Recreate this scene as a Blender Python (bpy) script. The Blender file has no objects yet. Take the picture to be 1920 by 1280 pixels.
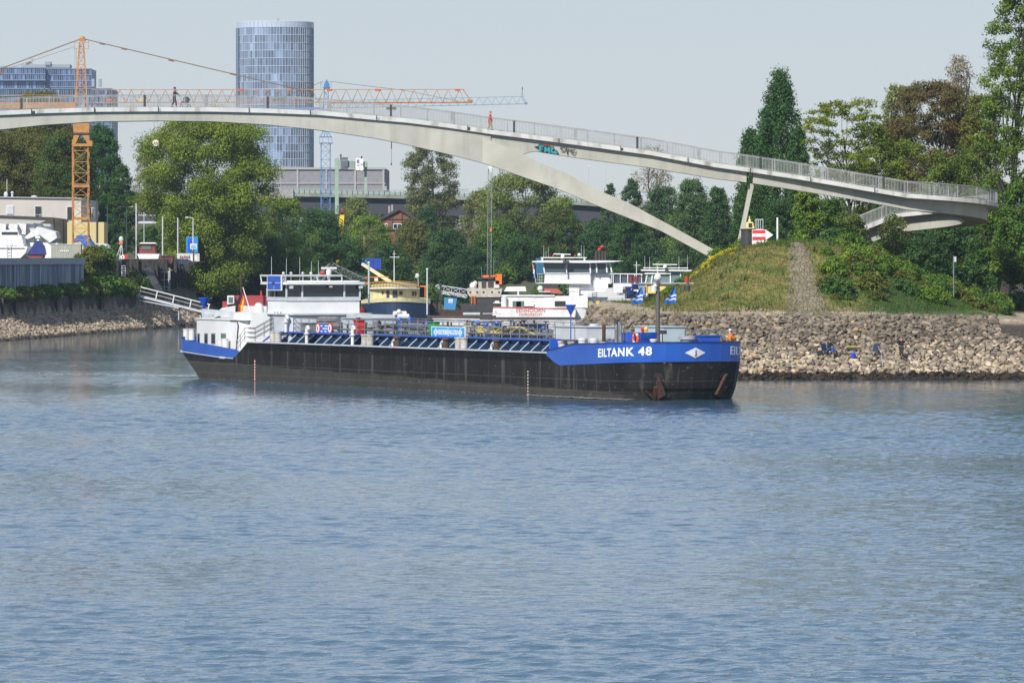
import bpy, bmesh, math, random
import numpy as np
from mathutils import Vector, Matrix, noise
random.seed(7); RNG = np.random.default_rng(11)
R = math.radians
S = bpy.context.scene
COL = S.collection
# ------------------------------------------------------------------ camera
F, H, HY = 11000.0, 9.8, 480.0          # focal length in photo pixels, eye height over the river, horizon row
cd = bpy.data.cameras.new('camera'); cam = bpy.data.objects.new('camera', cd); COL.objects.link(cam)
cam.location = (0, 0, H); cam.rotation_euler = (R(90), 0, 0)
cd.sensor_width = 36; cd.lens = 36 * F / 1920; cd.shift_y = -(640 - HY) / 1920
cd.clip_start = 1; cd.clip_end = 9000
S.camera = cam
# ------------------------------------------------------------------ sky, sun, exposure
SUN_EL, SUN_AZ = 39.0, -153.0            # azimuth from +Y (view direction), negative = left
w = bpy.data.worlds.new('World'); S.world = w; w.use_nodes = True
nt = w.node_tree; bg = nt.nodes['Background']
sky = nt.nodes.new('ShaderNodeTexSky'); sky.sky_type = 'NISHITA'; sky.sun_disc = False
sky.sun_elevation = R(SUN_EL); sky.sun_rotation = R(SUN_AZ)
sky.air_density = 1.0; sky.dust_density = 0.0; sky.ozone_density = 3.0; sky.altitude = 0
_t = nt.nodes.new('ShaderNodeMix'); _t.data_type = 'RGBA'; _t.blend_type = 'MULTIPLY'; _t.inputs[0].default_value = 1
_t.inputs[7].default_value = (.80, .87, 1.02, 1); nt.links.new(sky.outputs[0], _t.inputs[6])
_v = nt.nodes.new('ShaderNodeMix'); _v.data_type = 'RGBA'; _v.inputs[0].default_value = .60      # thin high cloud veil
_v.inputs[7].default_value = (4.75, 5.05, 5.5, 1); nt.links.new(_t.outputs[2], _v.inputs[6])
_g = nt.nodes.new('ShaderNodeTexCoord'); _s = nt.nodes.new('ShaderNodeSeparateXYZ'); nt.links.new(_g.outputs['Generated'], _s.inputs[0])
_m = nt.nodes.new('ShaderNodeMapRange'); _m.inputs[1].default_value = .05; _m.inputs[2].default_value = .22; _m.inputs[3].default_value = .80; _m.inputs[4].default_value = .40
nt.links.new(_s.outputs[2], _m.inputs[0]); nt.links.new(_m.outputs[0], _v.inputs[0])      # the veil thins out above the horizon
nt.links.new(_v.outputs[2], bg.inputs[0]); bg.inputs[1].default_value = 0.1
sd = bpy.data.lights.new('sun', 'SUN'); sun = bpy.data.objects.new('sun', sd); COL.objects.link(sun)
sd.energy = 4.8; sd.angle = R(0.6); sd.color = (1, 0.955, 0.88)
_d = Vector((math.sin(R(SUN_AZ)) * math.cos(R(SUN_EL)), math.cos(R(SUN_AZ)) * math.cos(R(SUN_EL)), math.sin(R(SUN_EL))))
sun.rotation_euler = _d.to_track_quat('Z', 'Y').to_euler(); sun.location = (0, 300, 80)
S.view_settings.view_transform = 'Standard'; S.view_settings.look = 'None'
S.view_settings.exposure = 0.27; S.view_settings.gamma = 1
S.cycles.max_bounces = 6; S.cycles.volume_bounces = 1; S.cycles.transparent_max_bounces = 6
S.cycles.diffuse_bounces = 3; S.cycles.glossy_bounces = 3; S.cycles.caustics_reflective = False
S.cycles.use_denoising = True

def P(px, py, d): return Vector(((px - 960) * d / F, d, H + (HY - py) * d / F))
def X_(px, d): return (px - 960) * d / F
def Z_(py, d): return H + (HY - py) * d / F
# ------------------------------------------------------------------ materials
MATS = {}
def mat(name, col, rough=0.6, metal=0.0, col2=None, scale=2.0, bump=0.0, bscale=None, stretch=(1, 1, 1),
        detail=5, lo=0.35, hi=0.7, spec=0.5, streak=None, streak_amt=0.5, streak_scale=(3, 3, .25), coat=0, slo=.52):
    """principled with two-tone noise, optional vertical streaks and bump, all in object space"""
    if name in MATS: return MATS[name]
    m = bpy.data.materials.new(name); m.use_nodes = True; n = m.node_tree; b = n.nodes['Principled BSDF']
    b.inputs['Roughness'].default_value = rough; b.inputs['Metallic'].default_value = metal
    b.inputs['Specular IOR Level'].default_value = spec
    if coat: b.inputs['Coat Weight'].default_value = coat
    b.inputs['Base Color'].default_value = (*col, 1)
    tc = n.nodes.new('ShaderNodeTexCoord'); cur = None
    def noise_node(sc, st, det=detail):
        mp = n.nodes.new('ShaderNodeMapping'); mp.inputs['Scale'].default_value = st
        n.links.new(tc.outputs['Object'], mp.inputs[0])
        t = n.nodes.new('ShaderNodeTexNoise'); t.inputs['Scale'].default_value = sc; t.inputs['Detail'].default_value = det
        n.links.new(mp.outputs[0], t.inputs['Vector']); return t
    def mix(fac, a, bcol):
        x = n.nodes.new('ShaderNodeMix'); x.data_type = 'RGBA'
        n.links.new(fac, x.inputs[0])
        if isinstance(a, tuple): x.inputs[6].default_value = (*a, 1)
        else: n.links.new(a, x.inputs[6])
        x.inputs[7].default_value = (*bcol, 1); return x.outputs[2]
    def ramp(t, a, c):
        r = n.nodes.new('ShaderNodeMapRange'); r.inputs[1].default_value = a; r.inputs[2].default_value = c
        n.links.new(t, r.inputs[0]); return r
    if col2 is not None:
        t = noise_node(scale, stretch); r = ramp(t.outputs[0], lo, hi); cur = mix(r.outputs[0], tuple(col), col2)
    if streak is not None:
        t = noise_node(1.0, streak_scale, 4); r = ramp(t.outputs[0], slo, .74)
        r.inputs[4].default_value = streak_amt
        cur = mix(r.outputs[0], cur if cur is not None else tuple(col), streak)
    if cur is not None: n.links.new(cur, b.inputs['Base Color'])
    if bump:
        t = noise_node(bscale or scale, stretch); bp = n.nodes.new('ShaderNodeBump')
        bp.inputs['Strength'].default_value = bump; bp.inputs['Distance'].default_value = 0.1
        n.links.new(t.outputs[0], bp.inputs['Height']); n.links.new(bp.outputs[0], b.inputs['Normal'])
    MATS[name] = m; return m
def attr_mat(name, attr='tint', rough=0.8, bump=0, bscale=5, var=0.25, vscale=1.5, spec=0.3, leaf=False, trans=0.3, voronoi=0):
    """colour comes from a per-corner attribute (the thing's own colour), times a fine noise"""
    if name in MATS: return MATS[name]
    m = bpy.data.materials.new(name); m.use_nodes = True; n = m.node_tree; b = n.nodes['Principled BSDF']
    b.inputs['Roughness'].default_value = rough; b.inputs['Specular IOR Level'].default_value = spec
    a = n.nodes.new('ShaderNodeAttribute'); a.attribute_name = attr; a.attribute_type = 'GEOMETRY'
    out = a.outputs['Color']
    tc = n.nodes.new('ShaderNodeTexCoord')
    if var:
        t = n.nodes.new('ShaderNodeTexNoise'); t.inputs['Scale'].default_value = vscale; t.inputs['Detail'].default_value = 6
        n.links.new(tc.outputs['Object'], t.inputs['Vector'])
        r = n.nodes.new('ShaderNodeMapRange'); r.inputs[1].default_value = .3; r.inputs[2].default_value = .7
        r.inputs[3].default_value = 1 - var; r.inputs[4].default_value = 1 + var
        n.links.new(t.outputs[0], r.inputs[0])
        x = n.nodes.new('ShaderNodeVectorMath'); x.operation = 'SCALE'
        n.links.new(out, x.inputs[0]); n.links.new(r.outputs[0], x.inputs['Scale']); out = x.outputs[0]
    n.links.new(out, b.inputs['Base Color'])
    if bump:
        if voronoi:
            t = n.nodes.new('ShaderNodeTexVoronoi'); t.feature = 'DISTANCE_TO_EDGE'; t.inputs['Scale'].default_value = voronoi
            o = t.outputs['Distance']
        else:
            t = n.nodes.new('ShaderNodeTexNoise'); t.inputs['Scale'].default_value = bscale; t.inputs['Detail'].default_value = 5; o = t.outputs[0]
        n.links.new(tc.outputs['Object'], t.inputs['Vector'])
        bp = n.nodes.new('ShaderNodeBump'); bp.inputs['Strength'].default_value = bump; bp.inputs['Distance'].default_value = .15
        n.links.new(o, bp.inputs['Height']); n.links.new(bp.outputs[0], b.inputs['Normal'])
    if leaf:
        tr = n.nodes.new('ShaderNodeBsdfTranslucent'); ms = n.nodes.new('ShaderNodeMixShader'); ms.inputs[0].default_value = trans
        n.links.new(out, tr.inputs[0]); n.links.new(b.outputs[0], ms.inputs[1]); n.links.new(tr.outputs[0], ms.inputs[2])
        n.links.new(ms.outputs[0], n.nodes['Material Output'].inputs[0])
    MATS[name] = m; return m
def G(v): return v / 255.0
def C(r, g, b):   # sRGB bytes to linear
    f = lambda c: (c / 255 / 12.92) if c / 255 <= .04045 else ((c / 255 + .055) / 1.055) ** 2.4
    return (f(r), f(g), f(b))
white = mat('white_paint', (.68, .68, .67), .45, col2=(.56, .56, .54), scale=.8, streak=(.45, .42, .36), streak_amt=.22)
whitec = mat('clean_white_paint', (.72, .72, .71), .4, col2=(.62, .62, .61), scale=.6)
grey = mat('grey_paint', (.34, .37, .40), .5, col2=(.27, .29, .31), scale=1.2)
lgrey = mat('light_grey_paint', (.52, .55, .58), .5, col2=(.42, .44, .46), scale=1.0)
steel = mat('galvanised_steel', (.27, .28, .29), .45, .3, col2=(.15, .15, .155), scale=3)
dark = mat('dark_metal', (.03, .032, .035), .5, col2=(.06, .055, .05), scale=3)
black = mat('black_rubber', (.012, .012, .013), .6)
glass = mat('dark_glass', (.018, .026, .032), .06, 0, spec=.8)
glassg = mat('greenish_glass', (.10, .15, .14), .08, 0, spec=.8)
blue = mat('blue_paint', (.012, .075, .44), .33, col2=(.018, .095, .50), scale=.5, bump=.05, coat=.3)
navy = mat('navy_paint', (.012, .03, .16), .45, col2=(.02, .045, .2), scale=1)
navyd = mat('dark_navy_paint', (.012, .03, .075), .5, col2=(.02, .04, .09), scale=1)
red = mat('red_paint', (.55, .025, .02), .45, col2=(.42, .03, .025), scale=2)
dred = mat('dull_red_paint', (.22, .035, .035), .6, col2=(.14, .03, .03), scale=2)
orange = mat('orange_paint', (.75, .17, .015), .5)
yellow = mat('yellow_paint', (.75, .50, .08), .5, col2=(.62, .4, .07), scale=1.5)
cream = mat('cream_paint', (.62, .56, .32), .55, col2=(.5, .45, .27), scale=1.2, streak=(.3, .2, .1), streak_amt=.35)
green = mat('green_paint', (.02, .30, .06), .5)
mint = mat('mint_paint', (.27, .38, .31), .55, col2=(.21, .31, .26), scale=.7)
rust = mat('rusty_steel', (.085, .032, .02), .85, col2=(.035, .022, .018), scale=3, bump=.3)
brown = mat('brown_wood', (.09, .055, .035), .85, col2=(.05, .035, .025), scale=3)
bark = mat('tree_bark', (.055, .045, .035), .9, col2=(.03, .026, .02), scale=4, bump=.4, stretch=(1, 1, .3))
concrete = mat('weathered_concrete', (.45, .44, .385), .85, col2=(.35, .345, .30), scale=.35, bump=.12, bscale=6, streak=(.20, .19, .16), streak_amt=.38, streak_scale=(1.4, 1.4, .16))
concl = mat('pale_concrete', (.56, .56, .54), .85, col2=(.45, .45, .43), scale=.6, bump=.1, bscale=7, streak=(.20, .16, .12), streak_amt=.75, streak_scale=(1.3, 1.3, .5))
rail_m = mat('pale_railing_paint', (.30, .31, .31), .6, col2=(.20, .20, .20), scale=1.5)
cloth_w = mat('white_tarpaulin', (.66, .66, .65), .75, col2=(.52, .53, .54), scale=1.4, bump=.5, bscale=2)
skin = mat('skin', (.48, .27, .19), .6)
# ------------------------------------------------------------------ mesh builder
ORG = {}
class MB:
    def __init__(s): s.v = []; s.f = []; s.m = []
    def add(s, vs, fs, mi=0):
        o = len(s.v); s.v.extend([tuple(q) for q in vs]); s.f.extend([tuple(i + o for i in q) for q in fs]); s.m.extend([mi] * len(fs)); return s
    def box(s, x0, x1, y0, y1, z0, z1, mi=0):
        return s.add([(x0, y0, z0), (x1, y0, z0), (x1, y1, z0), (x0, y1, z0), (x0, y0, z1), (x1, y0, z1), (x1, y1, z1), (x0, y1, z1)],
              [(0, 3, 2, 1), (4, 5, 6, 7), (0, 1, 5, 4), (1, 2, 6, 5), (2, 3, 7, 6), (3, 0, 4, 7)], mi)
    def pbox(s, px0, py0, px1, py1, d, th, mi=0):          # a real box whose front face at depth d spans these rows and columns
        return s.box(X_(px0, d), X_(px1, d), d, d + th, Z_(py1, d), Z_(py0, d), mi)
    def obox(s, c, size, rz=0, mi=0, tilt=0):
        M = Matrix.Rotation(rz, 3, 'Z') @ Matrix.Rotation(tilt, 3, 'Y')
        a, b, h = [q / 2 for q in size]; c = Vector(c)
        vs = [c + M @ Vector(q) for q in [(-a, -b, -h), (a, -b, -h), (a, b, -h), (-a, b, -h), (-a, -b, h), (a, -b, h), (a, b, h), (-a, b, h)]]
        return s.add(vs, [(0, 3, 2, 1), (4, 5, 6, 7), (0, 1, 5, 4), (1, 2, 6, 5), (2, 3, 7, 6), (3, 0, 4, 7)], mi)
    def bar(s, p, q, w, h=None, mi=0, up=(0, 0, 1)):
        p = Vector(p); q = Vector(q); h = h or w; d = (q - p).normalized(); u = Vector(up)
        if abs(d.dot(u)) > .98: u = Vector((0, 1, 0))
        a = d.cross(u).normalized() * w / 2; b = a.cross(d).normalized() * h / 2
        vs = [p - a - b, p + a - b, p + a + b, p - a + b, q - a - b, q + a - b, q + a + b, q - a + b]
        return s.add(vs, [(0, 1, 2, 3), (7, 6, 5, 4), (0, 4, 5, 1), (1, 5, 6, 2), (2, 6, 7, 3), (3, 7, 4, 0)], mi)
    def tube(s, p, q, r, r2=None, n=8, mi=0, cap=True):
        p = Vector(p); q = Vector(q); r2 = r if r2 is None else r2; d = (q - p)
        if d.length < 1e-6: return s
        d.normalize(); u = Vector((0, 0, 1)) if abs(d.z) < .9 else Vector((1, 0, 0))
        a = d.cross(u).normalized(); b = d.cross(a)
        vs = []
        for c, rr in ((p, r), (q, r2)):
            for i in range(n):
                t = 2 * math.pi * i / n; vs.append(c + (a * math.cos(t) + b * math.sin(t)) * rr)
        fs = [(i, (i + 1) % n, n + (i + 1) % n, n + i) for i in range(n)]
        if cap: fs += [tuple(range(n))[::-1], tuple(range(n, 2 * n))]
        return s.add(vs, fs, mi)
    def pipe(s, pts, r, n=8, mi=0):
        for a, b in zip(pts, pts[1:]): s.tube(a, b, r, n=n, mi=mi)
        return s
    def lathe(s, prof, c=(0, 0, 0), n=16, mi=0, axis='Z'):
        c = Vector(c); vs = []
        for r, z in prof:
            for i in range(n):
                t = 2 * math.pi * i / n
                q = Vector((r * math.cos(t), r * math.sin(t), z))
                if axis == 'Y': q = Vector((q.x, q.z, q.y))
                if axis == 'X': q = Vector((q.z, q.x, q.y))
                vs.append(c + q)
        k = len(prof); fs = [(j * n + i, j * n + (i + 1) % n, (j + 1) * n + (i + 1) % n, (j + 1) * n + i) for j in range(k - 1) for i in range(n)]
        fs += [tuple(range(n))[::-1], tuple(range((k - 1) * n, k * n))]
        return s.add(vs, fs, mi)
    def ball(s, c, r, n=12, k=8, mi=0, sc=(1, 1, 1)):
        c = Vector(c); vs = [c + Vector((0, 0, -r * sc[2]))]
        for j in range(1, k):
            a = math.pi * j / k - math.pi / 2
            for i in range(n):
                t = 2 * math.pi * i / n; vs.append(c + Vector((r * math.cos(a) * math.cos(t) * sc[0], r * math.cos(a) * math.sin(t) * sc[1], r * math.sin(a) * sc[2])))
        vs.append(c + Vector((0, 0, r * sc[2]))); fs = [(0, 1 + (i + 1) % n, 1 + i) for i in range(n)]
        for j in range(k - 2):
            for i in range(n): fs.append((1 + j * n + i, 1 + j * n + (i + 1) % n, 1 + (j + 1) * n + (i + 1) % n, 1 + (j + 1) * n + i))
        o = 1 + (k - 2) * n; L = len(vs) - 1
        fs += [(o + i, o + (i + 1) % n, L) for i in range(n)]
        return s.add(vs, fs, mi)
    def torus(s, c, R_, r, axis='Y', n=24, k=8, mi=0, a0=0, a1=2 * math.pi):
        c = Vector(c); vs = []; full = abs(a1 - a0 - 2 * math.pi) < 1e-6; nn = n if full else n + 1
        for i in range(nn):
            t = a0 + (a1 - a0) * i / n
            for j in range(k):
                u = 2 * math.pi * j / k; rr = R_ + r * math.cos(u); q = (rr * math.cos(t), r * math.sin(u), rr * math.sin(t))
                if axis == 'Z': q = (q[0], q[2], q[1])
                if axis == 'X': q = (q[1], q[0], q[2])
                vs.append(c + Vector(q))
        fs = [(i * k + j, i * k + (j + 1) % k, ((i + 1) % nn) * k + (j + 1) % k, ((i + 1) % nn) * k + j) for i in range(n) for j in range(k)]
        return s.add(vs, fs, mi)
    def prism(s, pts, off, mi=0):                            # polygon (world points) pushed along off
        n = len(pts); off = Vector(off); vs = [Vector(q) for q in pts] + [Vector(q) + off for q in pts]
        fs = [tuple(range(n)), tuple(range(2 * n - 1, n - 1, -1))] + [(i, n + i, n + (i + 1) % n, (i + 1) % n) for i in range(n)]
        return s.add(vs, fs, mi)
    def pprism(s, pix, d, th, mi=0):                         # outline in photo rows/columns at depth d, with real thickness
        return s.prism([P(a, b, d) for a, b in pix], (0, th, 0), mi)
    def sweep(s, rings, closed=False, caps=True, mi=0):
        n = len(rings[0]); vs = [q for r in rings for q in r]; k = len(rings); fs = []
        for j in range(k - 1):
            for i in range(n): fs.append((j * n + i, j * n + (i + 1) % n, (j + 1) * n + (i + 1) % n, (j + 1) * n + i))
        if caps: fs += [tuple(range(n))[::-1], tuple(range((k - 1) * n, k * n))]
        return s.add(vs, fs, mi)
    def build(s, name, mats, parent=None, fix=True, smooth=False):
        v = np.array(s.v, dtype=float).reshape(-1, 3)
        if parent is not None:
            off = ORG.get(parent.name, Vector((0, 0, 0))); loc = Vector((0, 0, 0))
        else:
            lo, hi = v.min(0), v.max(0); off = Vector(((lo[0] + hi[0]) / 2, (lo[1] + hi[1]) / 2, lo[2])); loc = off
        me = bpy.data.meshes.new(name)
        me.from_pydata([tuple(q) for q in (v - np.array(off))], [], s.f)
        for m in (mats if isinstance(mats, (list, tuple)) else [mats]): me.materials.append(m)
        if len(me.materials) > 1: me.polygons.foreach_set('material_index', s.m)
        if fix:
            b = bmesh.new(); b.from_mesh(me); bmesh.ops.recalc_face_normals(b, faces=b.faces); b.to_mesh(me); b.free()
        if smooth:
            me.polygons.foreach_set('use_smooth', [True] * len(me.polygons)); me.set_sharp_from_angle(angle=R(40))
        me.update()
        o = bpy.data.objects.new(name, me); COL.objects.link(o); o.location = loc
        if parent is not None: o.parent = parent
        ORG[o.name] = off
        return o
def tag(o, label=None, cat=None, group=None, kind=None):
    if label: o['label'] = label
    if cat: o['category'] = cat
    if group: o['group'] = group
    if kind: o['kind'] = kind
    return o
def thing(name, label, cat, loc, rz=0, group=None, local=False):
    o = bpy.data.objects.new(name, None); COL.objects.link(o); o.location = loc; o.rotation_euler = (0, 0, rz); o.empty_display_size = .5
    ORG[o.name] = Vector((0, 0, 0)) if local else Vector(loc)
    return tag(o, label, cat, group)
def text_geo(txt, size, extrude=.01, bold=0.0, align='CENTER', sx=1.0, shear=0, space=1.0):
    c = bpy.data.curves.new('t', 'FONT'); c.body = txt; c.size = size; c.extrude = extrude; c.offset = bold; c.align_x = align; c.align_y = 'CENTER'; c.shear = shear
    c.resolution_u = 3; c.space_character = space
    o = bpy.data.objects.new('t', c); COL.objects.link(o); bpy.context.view_layer.update()
    me = bpy.data.meshes.new_from_object(o.evaluated_get(bpy.context.evaluated_depsgraph_get()))
    v = [(q.co.x * sx, q.co.y, q.co.z) for q in me.vertices]; f = [tuple(p.vertices) for p in me.polygons]
    bpy.data.objects.remove(o); bpy.data.curves.remove(c); bpy.data.meshes.remove(me)
    return v, f
def put_text(mb, txt, size, pos, right, up, out, mi=0, bold=0.0, sx=1.0, ext=.01, shear=0, fit=None):
    """flat lettering: right/up/out are unit vectors of the board; fit = wanted width"""
    v, f = text_geo(txt, size, ext, bold, sx=sx, shear=shear)
    if fit:
        xs = [q[0] for q in v]; k = fit / max(1e-6, max(xs) - min(xs)); v = [(q[0] * k, q[1], q[2]) for q in v]
    r, u, o = Vector(right), Vector(up), Vector(out); p = Vector(pos)
    mb.add([p + r * a + u * b + o * c for a, b, c in v], f, mi)
def link_copy(src, loc, rz, scale=1, label=None):
    r = src.copy(); COL.objects.link(r); r.location = loc; r.rotation_euler = (0, 0, rz)
    r.scale = (scale,) * 3 if not isinstance(scale, (tuple, list)) else scale
    if label: r['label'] = label
    for ch in src.children:
        c = ch.copy(); COL.objects.link(c); c.parent = r
        for g in ch.children:
            d = g.copy(); COL.objects.link(d); d.parent = c
    return r
def raw_mesh(name, verts, quads, mats, tint=None, nper=4, loc=(0, 0, 0), parent=None):
    """fast numpy mesh: verts (N,3), quads (M,nper), tint (M,3) per face colour"""
    me = bpy.data.meshes.new(name); N, M_ = len(verts), len(quads)
    me.vertices.add(N); me.vertices.foreach_set('co', (verts - np.array(loc)).astype(np.float32).ravel())
    me.loops.add(M_ * nper); me.loops.foreach_set('vertex_index', quads.astype(np.int32).ravel())
    me.polygons.add(M_); me.polygons.foreach_set('loop_start', np.arange(0, M_ * nper, nper, dtype=np.int32))
    me.polygons.foreach_set('loop_total', np.full(M_, nper, dtype=np.int32))
    if tint is not None:
        a = me.attributes.new('tint', 'FLOAT_COLOR', 'FACE'); t = np.ones((M_, 4), np.float32); t[:, :3] = tint; a.data.foreach_set('color', t.ravel())
    for m in (mats if isinstance(mats, (list, tuple)) else [mats]): me.materials.append(m)
    me.update(calc_edges=True); me.validate()
    o = bpy.data.objects.new(name, me); COL.objects.link(o)
    if parent is not None: o.parent = parent
    else: o.location = loc
    ORG[o.name] = Vector(loc)
    return o
# ================================================================== SETTING: terrain, water, stones
def sstep(x, a, b):
    t = np.clip((x - a) / (b - a), 0, 1); return t * t * (3 - 2 * t)
_RX = [-5, 8, 11.5, 13.2, 15.9, 18.3, 20.1, 22.5, 25, 27, 30, 34.6, 39.3, 44, 60, 200]
_RZ = [4.9, 4.95, 5.3, 6.1, 7.9, 9.55, 10.35, 10.9, 10.95, 11.0, 10.3, 8.0, 6.2, 5.1, 5.0, 5.0]
def vnoise(x, y, s):      # cheap value noise from sines, vectorised
    return (np.sin(x * s + 1.3 * np.sin(y * s * .7)) + np.sin(y * s * 1.3 + 1.7 * np.sin(x * s * .9 + 2)) + np.sin((x + y) * s * 1.9 + 1)) / 3
def spit_h(x, y):
    x = np.asarray(x, float); y = np.asarray(y, float)
    y0 = 465 + np.clip(9 - x, 0, 40) ** 2 * .22 + .5 * vnoise(x, y * 0, .35)
    crest = 4.9 - np.clip(x - 38.5, 0, 4) * .1
    front = (y - y0) * .40
    left = (x - 0.5 + .4 * vnoise(y, x * 0, .3)) * .62
    yb = 552 + np.clip(x - 12, 0, 100) * 16
    back = (yb - y) * .5
    base = np.minimum(np.minimum(front, left), np.minimum(back, crest))
    base = np.maximum(base, -2.5)
    zr = np.interp(x, _RX, _RZ); zr = 4.9 + (zr - 4.9) * (1 - sstep(y, 546, 590) * (x < 60)); ft = 484 + np.clip(x - 31, 0, 20) * 1.1
    g = sstep(y, ft, ft + 26)
    add = np.clip(zr - 4.9, 0, 9) * g 
    # low rise left of the mound
    add2 = .75 * sstep(y, 486, 520) * sstep(x, 5, 8) * (x < 14)
    z = base + np.where(base > 4.0, np.maximum(add, add2), 0)
    return z + np.where(base > 3, .06 * vnoise(x, y, 1.7) + .1 * vnoise(x, y, .5), 0)
_SY = [400, 600, 674, 829, 900, 1000, 1150, 3000]
_SX = [-84, -66, -58.8, -44.5, -41, -37.5, -34, -34]
def shore_x(y): return np.interp(y, _SY, _SX)
def left_h(x, y):
    s = shore_x(y) - x + .25 * vnoise(y, x * 0, .25)
    wall_end = sstep(y, 868, 900)
    prof = np.interp(s, [-5, -3, 0, 4.5, 4.7, 6.4, 6.6, 9, 400], [-2.5, -1.8, 0, 2.85, 4.45, 5.3, 9.35, 9.4, 9.6])
    soft = np.interp(s, [-5, 0, 4.5, 14, 22, 400], [-2.5, 0, 2.2, 6.5, 9.3, 9.5])
    return prof * (1 - wall_end) + soft * wall_end
def grid_mesh(name, xs, ys, hf, cf, m, kind='structure', skip=None):
    X, Y = np.meshgrid(xs, ys); Z = hf(X, Y); nx, ny = len(xs), len(ys)
    v = np.stack([X, Y, Z], -1).reshape(-1, 3)
    i = np.arange(nx * ny).reshape(ny, nx); q = np.stack([i[:-1, :-1], i[:-1, 1:], i[1:, 1:], i[1:, :-1]], -1).reshape(-1, 4)
    if skip is not None:
        zc = v[q].mean(1); q = q[~skip(zc)]
    me = bpy.data.meshes.new(name); me.vertices.add(len(v)); me.vertices.foreach_set('co', v.astype(np.float32).ravel())
    me.loops.add(q.size); me.loops.foreach_set('vertex_index', q.astype(np.int32).ravel())
    me.polygons.add(len(q)); me.polygons.foreach_set('loop_start', np.arange(0, q.size, 4, dtype=np.int32)); me.polygons.foreach_set('loop_total', np.full(len(q), 4, np.int32))
    if cf is not None:
        a = me.attributes.new('tint', 'FLOAT_COLOR', 'POINT'); t = np.ones((len(v), 4), np.float32); t[:, :3] = cf(v[:, 0], v[:, 1], v[:, 2]); a.data.foreach_set('color', t.ravel())
    me.polygons.foreach_set('use_smooth', np.ones(len(q), bool)); me.materials.append(m); me.update(calc_edges=True)
    o = bpy.data.objects.new(name, me); COL.objects.link(o); o['kind'] = kind; ORG[o.name] = Vector((0, 0, 0)); return o
def mixc(a, b, t): return a + (b - a) * t[..., None]
GRAVEL = np.array([.30, .245, .18]); DRY = np.array([.19, .165, .055]); GRASS = np.array([.095, .13, .028]); DIRT = np.array([.05, .045, .028]); GAP_SHADE = np.array([.05, .042, .032])
def spit_c(x, y, z):
    n = vnoise(x, y, .9) * .5 + vnoise(x + 9, y, 2.3) * .5
    c = np.tile(GRAVEL, (len(x), 1))
    hill = sstep(z - 4.9 + .3 * n + .5 * (x > 31), .25, .7) * sstep(x + .8 * n + .12 * (y - 500), 11.8, 13.4)
    gr = mixc(np.tile(DRY, (len(x), 1)), GRASS, sstep(n, -.35, .5))
    gr = mixc(gr, np.tile(np.array([.05, .08, .02]), (len(x), 1)), sstep(x, 28.5, 31))
    c = mixc(c, gr, hill)
    c = mixc(c, np.tile(GAP_SHADE, (len(x), 1)), 1 - sstep(z, 4.1, 4.55))  # ground under the riprap darkened, shade painted into the gaps between stones
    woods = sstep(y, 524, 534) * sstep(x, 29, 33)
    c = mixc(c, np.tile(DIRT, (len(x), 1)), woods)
    c = mixc(c, np.tile(np.array([.025, .02, .015]), (len(x), 1)), 1 - sstep(z, .1, .35))
    return c
ground_m = attr_mat('bank_soil', rough=.95, bump=.7, bscale=3.5, var=.35, vscale=3)
xs = np.concatenate([np.arange(-1.5, 50, .3), np.arange(50, 220, 4)]); ys = np.concatenate([np.arange(460, 545, .35), np.arange(545, 1400, 6)])
grid_mesh('ground', xs, ys, spit_h, spit_c, ground_m)
def left_c(x, y, z):
    n = vnoise(x, y, .6)
    c = np.tile(np.array([.34, .275, .205]), (len(x), 1))
    c = mixc(c, np.tile(np.array([.11, .085, .06]), (len(x), 1)), sstep(z, 2.6, 3.0))
    c = mixc(c, np.tile(np.array([.06, .075, .03]), (len(x), 1)), sstep(z + n * .3, 4.3, 4.8))
    c = mixc(c, np.tile(np.array([.26, .24, .21]), (len(x), 1)), sstep(z, 9.2, 9.35))
    late = sstep(y, 850, 900) * (z < 9) * sstep(z, .8, 1.6)
    c = mixc(c, np.tile(np.array([.07, .07, .04]), (len(x), 1)), late)
    return mixc(c, np.tile(np.array([.025, .02, .015]), (len(x), 1)), 1 - sstep(z, .08, .3))
xs = np.concatenate([np.arange(-400, -90, 8), np.arange(-90, -30, .4)]); ys = np.concatenate([np.arange(560, 900, 1.2), np.arange(900, 1400, 8)])
def lh2(X, Y): return left_h(X, Y)
grid_mesh('left_bank', xs, ys, lh2, left_c, attr_mat('left_bank_stone', rough=.95, bump=1.0, var=.35, vscale=1.6, voronoi=1.5))
# far ground reaches the horizon; starts behind the harbour basin
mb = MB(); mb.prism([(-3000, 1008, -2), (-3000, 1030, 6), (-3000, 8000, 6), (-3000, 8000, -2)], (6000, 0, 0)); o = mb.build('far_ground', mat('far_soil', (.07, .08, .04), .95, col2=(.05, .06, .03), scale=.05)); o['kind'] = 'structure'
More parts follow.
